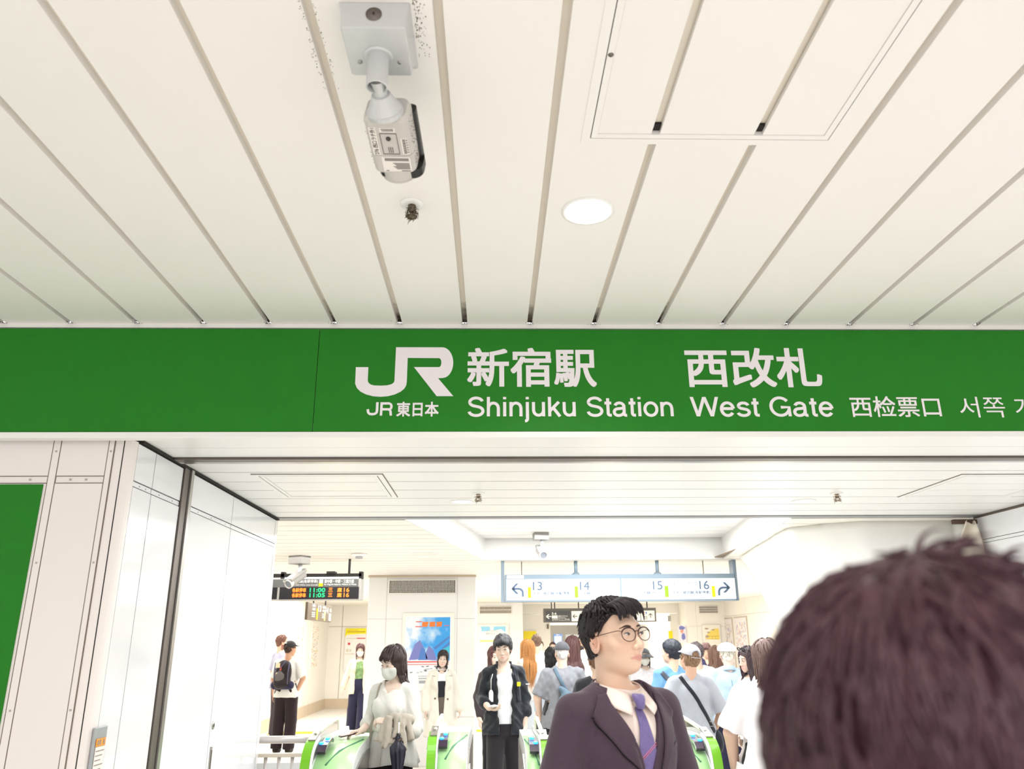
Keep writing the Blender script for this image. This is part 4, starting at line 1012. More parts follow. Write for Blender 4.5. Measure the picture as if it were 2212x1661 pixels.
shapes(t, W_, H_, [(0.1, 0.5, 0.3, 0.34), (0.1, 0.6, 0.2, 0.24)], 'printed_text', mat('print_ochre', (205, 170, 20), 0.5))
t, W_, H_ = poster(1444.5, 1452, 1362.5, 1380, 21.68, 'small bright yellow notice right of the suited man', frame=False, base=(255, 232, 20))
t, W_, H_ = poster(1467, 1481, 1351, 1388, 21.0, 'narrow violet and white poster left of the right back pillar', frame=False, base=(244, 240, 248))
shapes(t, W_, H_, [blob(0.45, 0.85, 0.4, 0.12, seed=1), blob(0.6, 0.35, 0.25, 0.2, seed=5)], 'printed_violet_shapes', PU); shapes(t, W_, H_, [blob(0.45, 0.65, 0.2, 0.12, seed=2)], 'printed_orange_shape', mat('print_peach', (240, 175, 150), 0.5), -0.028)
t, W_, H_ = poster(1522, 1553, 1351.5, 1400, 20.83, 'yellow illustrated poster on the right back pillar', frame=True, base=(250, 246, 232))
shapes(t, W_, H_, [[(0.3, 0.7), (0.6, 0.86), (0.95, 0.88), (0.97, 0.4), (0.85, 0.38), (0.12, 0.4), (0.1, 0.5)]], 'printed_yellow_field', mat('print_gold', (252, 226, 110), 0.5))
shapes(t, W_, H_, [(0.15, 0.95, 0.52, 0.535), (0.1, 0.9, 0.4, 0.415), (0.5, 0.52, 0.4, 0.53), (0.7, 0.72, 0.4, 0.53)], 'printed_brown_lines', mat('print_brown', (205, 165, 90), 0.5), -0.0275)
shapes(t, W_, H_, [blob(0.2, 0.87, 0.12, 0.04, seed=1), blob(0.2, 0.52, 0.12, 0.06, seed=3), blob(0.6, 0.82, 0.1, 0.03, seed=6), blob(0.3, 0.7, 0.1, 0.03, seed=4)], 'printed_figures', mat('print_taupe', (190, 170, 150), 0.5), -0.028)
# two framed boards on the right wall
def right_board(px0, px1, py0, py1, label, seed):
    f = lambda px, py: ray(px, py)*(6.0/ray(px, py)[0])
    a_, b_ = f(px0, (py0+py1)/2), f(px1, (py0+py1)/2); z1 = f((px0+px1)/2, py0)[2]+CAMZ; z0 = z1-1.3
    t = thing('wall_map', label, 'poster', (5.998, a_[1], z0), R(-90)); W_, H_ = abs(a_[1]-b_[1]), z1-z0; rg = random.Random(seed)
    mb = MB().box(-0.03, W_+0.03, -0.02, 0, -0.03, H_+0.03); mb.build('frame', mat('bronze_frame', (200, 186, 172), 0.5), t)
    MB().box(0, W_, -0.024, -0.019, 0, H_).build('sheet', mat('map_sheet2', (240, 234, 234), 0.4), t)
    for cname, c in (('printed_lines_violet', (196, 190, 215)), ('printed_lines_rust', (222, 196, 184)), ('printed_lines_grey', (205, 200, 205))):
        mb = MB()
        for i in range(60):
            x, z = rg.uniform(0.06, 0.9), rg.uniform(0.05, 0.92); mb.box(W_*x, W_*min(0.97, x+rg.uniform(0.02, 0.08)), -0.0252-0.0003*rg.random(), -0.023, H_*z, H_*(z+rg.uniform(0.01, 0.05)))
        mb.build(cname, mat('map_'+cname+'2', c, 0.5), t)
right_board(1563, 1584.5, 1337, 1400, 'framed map board on the right hall wall, farther of two', 1)
right_board(1590, 1616, 1334, 1400, 'framed map board on the right hall wall, nearer the hanging sheet', 2)
# screens in the corridor
t = thing('ticket_screen', 'blue framed information screen at the back of the corridor above the grey cap', 'screen', (at(1196, 1390, 27)[0], 27, at(1196, 1390, 27)[2]))
W_, H_ = at(1215, 1369, 27)[0]-at(1196, 1369, 27)[0], at(1196, 1369, 27)[2]-at(1196, 1390, 27)[2]
MB().box(0, W_, 0, 0.1, -0.6, H_).build('case', mat('screen_blue', (120, 150, 215), 0.4), t, bevel=0.01)
MB().box(W_*0.1, W_*0.9, -0.004, 0, -0.5, H_*0.75).build('display', mat('screen_lit', (190, 220, 250), 0.3, emit=0.9), t)
mb = MB(); text_into(mb, '案内', W_*0.3, W_*0.7, H_*0.82, H_*0.95, -0.003, 0.02); mb.build('lettering', M['sign_wht'], t)
mb = MB().box(at(1222, 1380, 28)[0], at(1440, 1380, 28)[0], 28.0, 28.1, 0.0, at(1300, 1370, 28)[2]); struct('wall_back_screen', mb, mat('pale_blue_wall', (226, 230, 236), 0.5))
mb = MB()
for z in (2.36, 2.2, 2.05): mb.box(1.4, 5.0, 24.0, 24.2, z, z+0.06)
struct('trim_6', mb, M['slat_white'])
# round marker under the screen etc.
p = at(1188, 1352, 20.9)
tag(MB().box(p[0]-0.02, p[0]+0.02, 21.66, 21.7, p[2]-0.06, p[2]+0.06).build('wall_switch', M['joint'], None), 'small dark wall plate left of the corridor under the direction sign', 'wall plate')

# ------------------------------------------------------------------ emergency panel, lock, handle on the passage wall
f = lambda px, py: ray(px, py)*(XL/ray(px, py)[0])
e0, e1 = f(202, 1572), f(228.5, 1567)
t = thing('button_panel', 'steel emergency button panel with orange label at the foot of the left passage wall', 'button panel', (XL, e0[1], CAMZ+e1[2]-0.62), R(90))
W_ = e1[1]-e0[1]; H_ = 0.62
MB().box(0, W_, -0.010, 0, 0, H_).build('plate', mat('panel_steel', (172, 176, 180), 0.35, metal=0.4, var=0.05), t, bevel=0.002)
MB().box(W_*0.16, W_*0.9, -0.0135, -0.011, H_-0.075, H_-0.045).build('orange_label', mat('label_orange', (250, 160, 50), 0.5), t)
MB().box(W_*0.16, W_*0.9, -0.0135, -0.011, H_-0.22, H_-0.077).build('instruction_label', M['paper'], t)
mb = MB()
for i in range(7): mb.box(W_*0.2, W_*(0.85-0.1*(i % 3)), -0.0145, -0.012, H_-0.095-0.018*i, H_-0.091-0.018*i)
for x in (0.25, 0.42, 0.7): mb.box(W_*x, W_*(x+0.1), -0.0145, -0.012, H_-0.07, H_-0.05)
mb.build('label_text', M['ink_soft'], t)
RX = Matrix.Rotation(R(90), 4, 'X')
MB().lathe([(0.0005, 0.03), (0.014, 0.03), (0.016, 0.02), (0.016, 0.008), (0.02, 0.004), (0.02, 0.0)], 20, Matrix.Translation((W_*0.5, -0.01, H_-0.25)) @ RX).build('key_switch', M['steel_dark'], t, smooth=True)
MB().lathe([(0.0005, 0.02), (0.02, 0.02), (0.024, 0.012), (0.024, 0.0)], 24, Matrix.Translation((W_*0.36, -0.01, H_-0.36)) @ RX).build('call_button', mat('button_red', (206, 120, 118), 0.4), t, smooth=True)
MB().box(W_*0.6, W_*0.8, -0.0135, -0.011, H_-0.42, H_-0.3).build('side_label', M['paper'], t)
k = f(460, 1567)
t = thing('door_lock', 'round steel cylinder lock on the left passage wall', 'lock', (XL, k[1], CAMZ+k[2]), R(90))
MB().lathe([(0.0005, 0.006), (0.012, 0.006), (0.022, 0.004), (0.024, 0.0)], 24, RX).build('rose', M['steel'], t, smooth=True)
MB().box(-0.002, 0.002, -0.008, -0.004, -0.008, 0.008).build('keyhole', M['black'], t)
k = f(453, 1640)
t = thing('pull_handle', 'slim steel flush pull on the left passage wall below the lock', 'handle', (XL, k[1], CAMZ+k[2]), R(90))
MB().box(-0.014, 0.014, -0.006, 0, -0.09, 0.07).build('plate', M['steel'], t, bevel=0.002)
MB().box(-0.008, 0.008, -0.008, -0.004, -0.06, 0.05).build('grip_recess', M['steel_dark'], t)

# ------------------------------------------------------------------ fence beside the gates
YFN = 6.24
fx0, fx1 = XL-0.25, at(668, 1600, YFN)[0]
t = thing('railing', 'pale metal railing with tube handrail between the left wall and the first gate', 'railing', (0, YFN, 0))
zr = at(610, 1597.5, YFN)[2]; zf = at(610, 1631, YFN)[2]
M['rail'] = mat('rail_metal', (214, 208, 206), 0.3, metal=0.3)
MB().tube([(fx0, 0, zr), (fx1, 0, zr)], 0.027, 14).build('handrail', M['rail'], t, smooth=True)
MB().box(fx0, fx1, -0.025, 0.025, zf-0.012, zf+0.014).build('flat_rail', mat('rail_cream', (226, 214, 196), 0.4), t, bevel=0.003)
for px in (573, 602, 631):
    x = at(px, 1650, YFN)[0]; MB().tube([(x, 0, 0.0), (x, 0, zf)], 0.013, 10).build('baluster', M['rail'], t, smooth=True)
for x in (fx0+0.05, fx1-0.01): MB().tube([(x, 0, 0), (x, 0, zr)], 0.02, 12).build('post', M['rail'], t, smooth=True)
MB().box(fx0, fx1, -0.008, 0.008, 0.1, zf-0.05).build('infill_panel', M['white'], t)

# ------------------------------------------------------------------ ticket gates
M['gate_green'] = mat('gate_green', (112, 186, 22), 0.35, coat=0.3)
M['gate_pale'] = mat('gate_pale_green', (178, 226, 160), 0.35, coat=0.2)
M['gate_white'] = mat('gate_white', (228, 232, 230), 0.3, coat=0.2)
M['gate_grey'] = mat('gate_steel', (150, 146, 140), 0.25, metal=0.6, var=0.1, vscale=5)
M['acrylic'] = mat('smoked_acrylic', (150, 140, 132), 0.06, coat=0.5, metal=0.25)
M['reader'] = mat('reader_black', (54, 34, 58), 0.2, coat=0.5)
M['blue_lit'] = mat('reader_light', (30, 150, 255), 0.4, emit=1.8)
def smooth_path(P, n=6):
    "Catmull-Rom through 2D points"
    P = [np.array(p, float) for p in P]; out = []
    for i in range(len(P)-1):
        p0, p1, p2, p3 = P[max(i-1, 0)], P[i], P[i+1], P[min(i+2, len(P)-1)]
        for k in range(n):
            u = k/n; out.append(0.5*((2*p1)+(-p0+p2)*u+(2*p0-5*p1+4*p2-p3)*u*u+(-p0+3*p1-3*p2+p3)*u**3))
    return out+[P[-1]]
def strip(mb, prof, x0, x1, th=0.02):
    "a bent plate following a (y, z) profile from x0 to x1"
    G_ = [[(x, p[0], p[1]) for x in (x0, x1)] for p in prof]
    return mb.sheet(G_, th)
def gate(x, y, label, mirror=False, W_=0.25):
    s = -1 if mirror else 1
    t = thing('ticket_gate', label, 'ticket gate', (x, y, 0), 0, 'ticket gates across the passage')
    def X(a, b): return (min(s*a, s*b), max(s*a, s*b))
    band = smooth_path([(0.06, 0.0), (0.04, 0.4), (0.045, 0.75), (0.08, 0.92), (0.17, 1.0), (0.3, 1.035)])
    guard = smooth_path([(0.3, 1.035), (0.75, 1.062), (1.0, 1.07), (1.06, 1.05), (1.08, 0.97)])
    m = MB(); a, b = X(-0.01, 0.085)
    pl = [(p[0], p[1]) for p in band]+[(1.5, 1.0), (1.6, 0.9), (1.6, 0.0)]
    # side wall in profile, pushed along x
    def prof_solid(m, pl, xa, xb):
        n = len(pl); vs = [(xa, p[0], p[1]) for p in pl]+[(xb, p[0], p[1]) for p in pl]
        return m.add(vs, [tuple(range(n))[::-1], tuple(range(n, 2*n))]+[(i, (i+1) % n, n+(i+1) % n, n+i) for i in range(n)])
    prof_solid(m, [(p[0]+0.02, p[1]-0.015) for p in band]+[(1.5, 0.98), (1.58, 0.9), (1.58, 0.0)], *X(0.0, 0.04)); m.build('side_wall', M['gate_white'], t)
    m = MB(); n = len(band); vs = []; a, b = X(-0.012, 0.045)
    for p in band: vs += [(a, p[0], p[1]), (b, p[0], p[1]), (b, p[0]+0.03, p[1]-0.02), (a, p[0]+0.03, p[1]-0.02)]
    m.add(vs, [(4*i+j, 4*i+(j+1) % 4, 4*(i+1)+(j+1) % 4, 4*(i+1)+j) for i in range(n-1) for j in range(4)]+[(0, 1, 2, 3), (4*n-4, 4*n-3, 4*n-2, 4*n-1)])
    m.build('green_band', M['gate_green'], t, smooth=False)
    m = MB(); a, b = X(0.047, 0.055); vs = []
    for p in band: vs += [(a, p[0], p[1]), (b, p[0], p[1]), (b, p[0]+0.03, p[1]-0.02), (a, p[0]+0.03, p[1]-0.02)]
    m.add(vs, [(4*i+j, 4*i+(j+1) % 4, 4*(i+1)+(j+1) % 4, 4*(i+1)+j) for i in range(n-1) for j in range(4)]); m.build('white_edge', M['sign_wht'], t)
    m = MB(); prof_solid(m, [(p[0], p[1]) for p in guard]+[(1.08, 0.9), (0.22, 0.9), (0.22, 1.0)], *X(0.022, 0.034)); m.build('guard_panel', M['acrylic'], t)
    m = MB(); m.tube([(s*0.028, p[0], p[1]+0.006) for p in guard], 0.014, 8); m.build('guard_rail', mat('guard_rail_cream', (238, 240, 214), 0.3), t, smooth=True)
    cov = smooth_path([(0.02, 0.5), (0.05, 0.72), (0.14, 0.86), (0.3, 0.94), (0.55, 0.965), (0.9, 0.965)])
    m = MB(); prof_solid(m, [(p[0], p[1]) for p in cov]+[(1.5, 0.95), (1.56, 0.85), (1.56, 0.0), (0.12, 0.0), (0.08, 0.4)], *X(0.044, W_)); m.build('body', M['gate_white'], t)
    m = MB(); a, b = X(0.056, W_-0.005); strip(m, [(p[0]-0.004, p[1]+0.004) for p in cov[4:]], a, b, 0.004 if True else 0); m.build('top_cover', M['gate_pale'], t, smooth=True)
    m = MB(); m.tube([(s*W_*.94, 0.62, 0.975), (s*W_*.82, 0.45, 0.967), (s*W_*.62, 0.28, 0.945), (s*W_*.42, 0.15, 0.878)], 0.006, 6); m.build('seam', mat('seam_green', (70, 130, 100), 0.5), t, smooth=True)
    m = MB(); a, b = X(W_, W_+0.012); prof_solid(m, [(0.1, 0.1), (0.1, 0.7), (0.2, 0.84), (0.5, 0.9), (1.4, 0.9), (1.4, 0.1)], a, b); m.build('side_plate', M['gate_grey'], t)
    m = MB(); m.tube([(s*(W_+0.014), 0.3, 0.83), (s*(W_+0.014), 0.26, 0.76), (s*(W_+0.014), 0.33, 0.74), (s*(W_+0.014), 0.36, 0.79)], 0.004, 6); m.tube([(s*(W_+0.014), 0.26, 0.72), (s*(W_+0.014), 0.34, 0.69)], 0.004, 6); m.build('white_emblem', M['sign_wht'], t, smooth=True)
    m = MB(); a, b = X(0.056, 0.115); strip(m, [(0.2, 0.95), (0.25, 0.985), (0.42, 1.01), (0.48, 0.995)], a, b, 0.02); rd = m.build('card_reader', M['reader'], t)
    for yy, zz, xx in ((0.26, 0.992, 0.075), (0.36, 1.008, 0.095)):
        m = MB().lathe([(0.0005, 0.006), (0.013, 0.006), (0.016, 0.003), (0.016, 0.0)], 20, Matrix.Translation((s*xx, yy, zz)) @ Matrix.Rotation(R(24), 4, 'X')); m.build('reader_light', M['blue_lit'], t, smooth=True)
        MB().box(s*xx-0.009, s*xx+0.009, yy-0.002, yy+0.002, zz+0.004, zz+0.009).build('light_mark', M['sign_wht'], t)
    a, b = X(0.0, 0.046); m = MB(); strip(m, [(0.2, 1.022), (0.36, 1.06), (0.37, 1.062)], a, b, 0.012); m.build('number_plate', M['gate_grey'], t)
    m = MB(); text_into(m, 'JR', 0.013 if s > 0 else -0.035, 0.035 if s > 0 else -0.013, 0, 0.025, 0, 0.02, F3=lambda p: (p[0], 0.27+p[2]*0.95, 1.0435+p[2]*0.25)); m.build('plate_lettering', M['ink'], t)
    return t
gx = lambda px: at(px, 1640, 5.45)[0]
gate(gx(652)+0.01, 5.35, 'green and white ticket gate at the left with blue card lights, beside the masked woman', W_=0.31)
gate(gx(914)+0.02, 5.55, 'green and white ticket gate between the masked woman and the young man')
gate(gx(1184), 5.25, 'ticket gate with upright green edge just left of the suited man', True, W_=0.14)
gate(gx(1549), 5.3, 'ticket gate showing pale green top between suited man and grey-shirted man', True)

# ------------------------------------------------------------------ white construction sheet at the right
def sheet_grid():
    U, V = 60, 44; G_ = np.zeros((U, V, 3))
    top = [at(1597, 1204, 9.2), at(1650, 1166, 7.8), at(1702, 1136, 6.8), at(1850, 1122, 6.45), at(2050, 1124, 6.4), at(2085, 1124, 6.4)]
    tp = np.array([[q[0], q[1], q[2]] for q in top]); tt = np.linspace(0, 1, len(tp))
    for i in range(U):
        u = i/(U-1); P = np.array([np.interp(u, tt, tp[:, k]) for k in range(3)])
        P[2] = min(P[2], ZP-0.004)
        for j in range(V):
            v = j/(V-1); z = P[2]*(1-v)+0.02*v
            ed = (1-u)**2*0.35*math.sin(min(v*2.2, 1)*math.pi/2)
            fo = 0.03*math.sin(34*u+2.5*math.sin(6*v))*(0.4+0.8*v)+0.05*math.sin(11*u+1.0)*(0.3+v)
            g = 0.10*math.exp(-((u-0.5)/0.05)**2-(v/0.2)**2)+0.12*math.exp(-((u-0.93)/0.05)**2-(v/0.16)**2)
            G_[i, j] = (P[0]+ed+0.6*fo*0.5, P[1]-fo*0.8-0.1*v-g*0.6, z)
    return G_
M['sheet'] = mat('white_sheeting', (244, 243, 238), 0.45, bump=0.15, bscale=9)
mb = MB().sheet(sheet_grid(), 0.004)
tag(mb.build('construction_sheet', M['sheet'], smooth=True), 'large white sheet hung in folds from the passage edge at the right', 'sheet')
# loose end of the sheet tied at the corner
mb = MB(); c = at(2078, 1128, 6.22); G_ = np.zeros((14, 16, 3))
for i in range(14):
    for j in range(16):
        u, v = i/13-0.5, j/15
        G_[i, j] = (c[0]+u*(0.1+0.34*v*(1-0.35*v))+0.03*v, c[1]-0.1-0.05*math.sin(9*u+3*v)-0.05*v, c[2]-0.02-0.42*v*(1-0.4*abs(u)*2)-0.02*math.sin(14*u))
mb.sheet(G_, 0.004); tag(mb.build('tied_cloth', mat('cream_cloth', (240, 232, 214), 0.6), smooth=True), 'crumpled cream cloth end tied at the right passage corner', 'cloth')
mb = MB().box(c[0]-0.1, c[0]+0.14, c[1]-0.06, c[1]-0.02, c[2]-0.02, c[2]+0.015); tag(mb.build('tie_bracket', mat('rust_bracket', (96, 72, 62), 0.6), bevel=0.003), 'dark brown bracket holding the crumpled cloth at the corner', 'bracket')
# ------------------------------------------------------------------ implicit surfaces for bodies and clothes
def V3(*a): return np.array(a, float)
def ell(c, r, Rm=None, k=0.02, op='u'): return dict(t='ell', c=np.array(c, float), r=np.array(r, float), R=Rm, k=k, op=op)
def cap(a, b, ra, rb=None, k=0.02, op='u', sy=1.0): return dict(t='cap', a=np.array(a, float), b=np.array(b, float), ra=ra, rb=ra if rb is None else rb, k=k, op=op, sy=sy)
def cyl(a, b, r, k=0.004, op='s'): return dict(t='cyl', a=np.array(a, float), b=np.array(b, float), r=r, k=k, op=op)
def boxp(lo, hi, k=0.004, op='s'): return dict(t='box', lo=np.array(lo, float), hi=np.array(hi, float), k=k, op=op)
def fnp(f, lo, hi, k=0.004, op='i'): return dict(t='fn', f=f, lo=np.array(lo, float), hi=np.array(hi, float), k=k, op=op)
def pb(p):
    if p['t'] == 'ell':
        e = p['r'] if p['R'] is None else np.sqrt(((p['R'].T*p['r'])**2).sum(1))
        return p['c']-e, p['c']+e
    if p['t'] == 'cap':
        ra, rb = max(p['ra'], 0), max(p['rb'], 0); s = V3(1, p['sy'], 1)
        return np.minimum(p['a']-ra*s, p['b']-rb*s), np.maximum(p['a']+ra*s, p['b']+rb*s)
    if p['t'] == 'cyl': return np.minimum(p['a'], p['b'])-p['r'], np.maximum(p['a'], p['b'])+p['r']
    return p['lo'], p['hi']
def pe_(p, X, Y, Z):
    t = p['t']
    if t == 'ell':
        x, y, z = X-p['c'][0], Y-p['c'][1], Z-p['c'][2]
        if p['R'] is not None:
            Q = p['R']; x, y, z = Q[0, 0]*x+Q[0, 1]*y+Q[0, 2]*z, Q[1, 0]*x+Q[1, 1]*y+Q[1, 2]*z, Q[2, 0]*x+Q[2, 1]*y+Q[2, 2]*z
        a, b, c = p['r']; u = (x/a)**2+(y/b)**2+(z/c)**2; w_ = (x/a**2)**2+(y/b**2)**2+(z/c**2)**2
        k0 = np.sqrt(u); return k0*(k0-1)/np.maximum(np.sqrt(w_), 1e-6)
    if t == 'cap':
        s = p['sy']; a, b = p['a'], p['b']; d = b-a; d = V3(d[0], d[1]/s, d[2]); L = max(d @ d, 1e-12)
        x, y, z = X-a[0], (Y-a[1])/s, Z-a[2]
        q = np.clip((x*d[0]+y*d[1]+z*d[2])/L, 0, 1)
        return (np.sqrt((x-d[0]*q)**2+(y-d[1]*q)**2+(z-d[2]*q)**2)-(p['ra']+(p['rb']-p['ra'])*q))*(1 if s >= 1 else max(s, 0.6))
    if t == 'cyl':
        a, b = p['a'], p['b']; d = b-a; L = np.sqrt(d @ d); d = d/L; x, y, z = X-a[0], Y-a[1], Z-a[2]
        h = x*d[0]+y*d[1]+z*d[2]; rr_ = np.sqrt(np.maximum((x-d[0]*h)**2+(y-d[1]*h)**2+(z-d[2]*h)**2, 0))
        return np.maximum(rr_-p['r'], np.abs(h-L/2)-L/2)
    if t == 'box':
        c, e = (p['lo']+p['hi'])/2, (p['hi']-p['lo'])/2
        return np.maximum(np.maximum(np.abs(X-c[0])-e[0], np.abs(Y-c[1])-e[1]), np.abs(Z-c[2])-e[2])
    return p['f'](X, Y, Z)
class Field:
    def __init__(s, prims, h, noise=None, lo=None, hi=None):
        us = [pb(p) for p in prims if p['op'] == 'u']
        l = np.min([u[0] for u in us], 0)-0.03; g = np.max([u[1] for u in us], 0)+0.03
        if lo is not None: l = np.maximum(l, lo)
        if hi is not None: g = np.minimum(g, hi)
        s.lo, s.h = l, h; s.n = np.ceil((g-l)/h).astype(int)+1
        s.ax = [(l[i]+h*np.arange(s.n[i])).astype(np.float32) for i in range(3)]
        s.d = np.full(s.n, 0.5, np.float32)
        for p in prims: s.apply(p)
        if noise: s.noise(*noise)
        s.d[0] = s.d[-1] = 0.5; s.d[:, 0] = s.d[:, -1] = 0.5; s.d[:, :, 0] = s.d[:, :, -1] = 0.5
    def apply(s, p):
        a, b = pb(p); k = p['k']; m = k*1.2+2.5*s.h
        i0 = np.clip(np.floor((a-m-s.lo)/s.h).astype(int), 0, s.n); i1 = np.clip(np.ceil((b+m-s.lo)/s.h).astype(int)+1, 0, s.n)
        if np.any(i1 <= i0): return
        sl = tuple(slice(i0[i], i1[i]) for i in range(3))
        X, Y, Z = s.ax[0][sl[0]][:, None, None], s.ax[1][sl[1]][None, :, None], s.ax[2][sl[2]][None, None, :]
        v = pe_(p, X, Y, Z).astype(np.float32)+np.zeros(s.d[sl].shape, np.float32); c = s.d[sl]
        if p['op'] == 'u':
            q = np.clip(0.5+0.5*(c-v)/k, 0, 1); s.d[sl] = c+(v-c)*q-k*q*(1-q)
        else:
            if p['op'] == 's': v = -v
            q = np.clip(0.5+0.5*(v-c)/k, 0, 1); s.d[sl] = c+(v-c)*q+k*q*(1-q)
    def noise(s, amp, freq, seed=0, stretch=(1, 1, 1), n=7):
        rg = np.random.default_rng(seed); I = np.nonzero(np.abs(s.d) < amp*3+2*s.h)
        P = np.stack([s.ax[i][I[i]] for i in range(3)]); v = 0
        for i in range(n):
            d = rg.normal(size=3); d /= np.linalg.norm(d); d = d*np.array(stretch)*freq*rg.uniform(0.6, 1.7)
            v = v+np.sin(d @ P+rg.uniform(0, 6.28)+0.8*np.sin((d[[1, 2, 0]]*0.7) @ P))
        s.d[I] += (amp*v/math.sqrt(n)).astype(np.float32)
    def mesh(s):
        d = s.d; sg = d < 0; n = s.n
        c8 = [(i, j, k) for i in (0, 1) for j in (0, 1) for k in (0, 1)]
        cnt = np.zeros(n-1, np.int8)
        for i, j, k in c8: cnt += sg[i:n[0]-1+i, j:n[1]-1+j, k:n[2]-1+k]
        act = (cnt > 0) & (cnt < 8); I = np.nonzero(act); N = len(I[0])
        vals = np.stack([d[I[0]+i, I[1]+j, I[2]+k] for i, j, k in c8]); acc = np.zeros((N, 3)); num = np.zeros(N)
        for a in range(8):
            for b in range(a+1, 8):
                ca, cb = np.array(c8[a]), np.array(c8[b])
                if np.abs(ca-cb).sum() != 1: continue
                va, vb = vals[a], vals[b]; m = (va < 0) != (vb < 0)
                t = np.where(m, va/np.where(m, va-vb, 1), 0)
                acc += np.where(m[:, None], ca+(cb-ca)*t[:, None], 0); num += m
        V = np.stack(I, 1)+acc/num[:, None]; V = s.lo+V*s.h
        idx = np.full(n-1, -1, np.int32); idx[I] = np.arange(N); F = []
        for ax in range(3):
            o = [1, 1, 1]; o[ax] = 0
            sl = [slice(1, n[q]-1) for q in range(3)]; sl[ax] = slice(0, n[ax]-1)
            s2 = list(sl); s2[ax] = slice(1, n[ax])
            A, B = sg[tuple(sl)], sg[tuple(s2)]; ch = np.nonzero(A != B)
            P = [ch[q]+(1 if q != ax else 0) for q in range(3)]; fl = A[ch]
            u, w_ = [q for q in range(3) if q != ax]
            def cell(du, dw):
                Q = list(P); Q[u] = Q[u]-du; Q[w_] = Q[w_]-dw; return idx[tuple(Q)]
            q = np.stack([cell(1, 1), cell(0, 1), cell(0, 0), cell(1, 0)], 1)
            if ax == 1: fl = ~fl
            q[~fl] = q[~fl][:, ::-1]; F.append(q)
        return V, np.concatenate(F)
    def front(s, side=-1):
        "height map y(x, z) of the surface seen from -y (side -1) or +y"
        sg = s.d < 0
        if side > 0: sg = sg[:, ::-1]
        j = np.argmax(sg, 1); has = sg.any(1)
        if side > 0: j = s.n[1]-1-j
        y = s.ax[1][j].astype(float)
        jj = np.clip(j+side, 0, s.n[1]-1)
        I, K = np.meshgrid(np.arange(s.n[0]), np.arange(s.n[2]), indexing='ij')
        a, b = s.d[I, j, K], s.d[I, jj, K]
        y = y+side*s.h*np.clip(a/np.minimum(a-b, -1e-6), 0, 1); y[~has] = np.nan
        return y
    def sample(s, hm, x, z):
        fx = np.clip((np.asarray(x, float)-s.lo[0])/s.h, 0, s.n[0]-1.001); fz = np.clip((np.asarray(z, float)-s.lo[2])/s.h, 0, s.n[2]-1.001)
        i, k = fx.astype(int), fz.astype(int); u, w_ = fx-i, fz-k
        q = [hm[i, k], hm[i+1, k], hm[i, k+1], hm[i+1, k+1]]; wt = [(1-u)*(1-w_), u*(1-w_), (1-u)*w_, u*w_]
        num = sum(np.where(np.isnan(a), 0, a)*b for a, b in zip(q, wt)); den = sum(np.where(np.isnan(a), 0, 1)*b for a, b in zip(q, wt))
        return np.where(den > 0.01, num/np.maximum(den, 0.01), np.nan)

def np_mesh(name, V, F, colr=None):
    me = bpy.data.meshes.new(name)
    me.vertices.add(len(V)); me.vertices.foreach_set('co', np.asarray(V, np.float32).ravel())
    me.loops.add(F.size); me.loops.foreach_set('vertex_index', F.astype(np.int32).ravel())
    me.polygons.add(len(F)); me.polygons.foreach_set('loop_start', np.arange(0, F.size, F.shape[1], dtype=np.int32))
    me.update(calc_edges=True)
    if colr is not None:
        a = me.color_attributes.new('Col', 'FLOAT_COLOR', 'POINT')
        a.data.foreach_set('color', np.concatenate([colr, np.ones((len(V), 1))], 1).astype(np.float32).ravel())
    return me
def rotm(yaw=0, pitch=0, roll=0):
    "head turn: +yaw towards the person's left (+x), +pitch chin up, +roll tilts to +x"
    cy, sy_ = math.cos(R(yaw)), math.sin(R(yaw)); cp_, sp_ = math.cos(R(pitch)), math.sin(R(pitch)); cr, sr = math.cos(R(roll)), math.sin(R(roll))
    Rz = np.array([[cy, -sy_, 0], [sy_, cy, 0], [0, 0, 1]]); Rx = np.array([[1, 0, 0], [0, cp_, sp_], [0, -sp_, cp_]]).T; Ry = np.array([[cr, 0, sr], [0, 1, 0], [-sr, 0, cr]])
    return Rz @ Rx.T @ Ry
def nrm(v): v = np.array(v, float); return v/(np.linalg.norm(v)+1e-12)

M['skin'] = mat_attr('skin', 0.45, 0.35)
FK = 1.0
def unlin(c): return tuple(255*(12.92*v if v <= 0.0031308 else 1.055*v**(1/2.4)-0.055) for v in c)
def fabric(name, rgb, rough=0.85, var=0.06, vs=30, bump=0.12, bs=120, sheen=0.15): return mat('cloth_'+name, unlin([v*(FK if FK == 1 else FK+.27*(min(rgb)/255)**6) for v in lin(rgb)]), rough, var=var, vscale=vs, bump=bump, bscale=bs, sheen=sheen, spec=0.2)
def hairmat(name, rgb): return mat('hair_'+name, rgb, 0.5, var=0.35, vscale=60, spec=0.4)

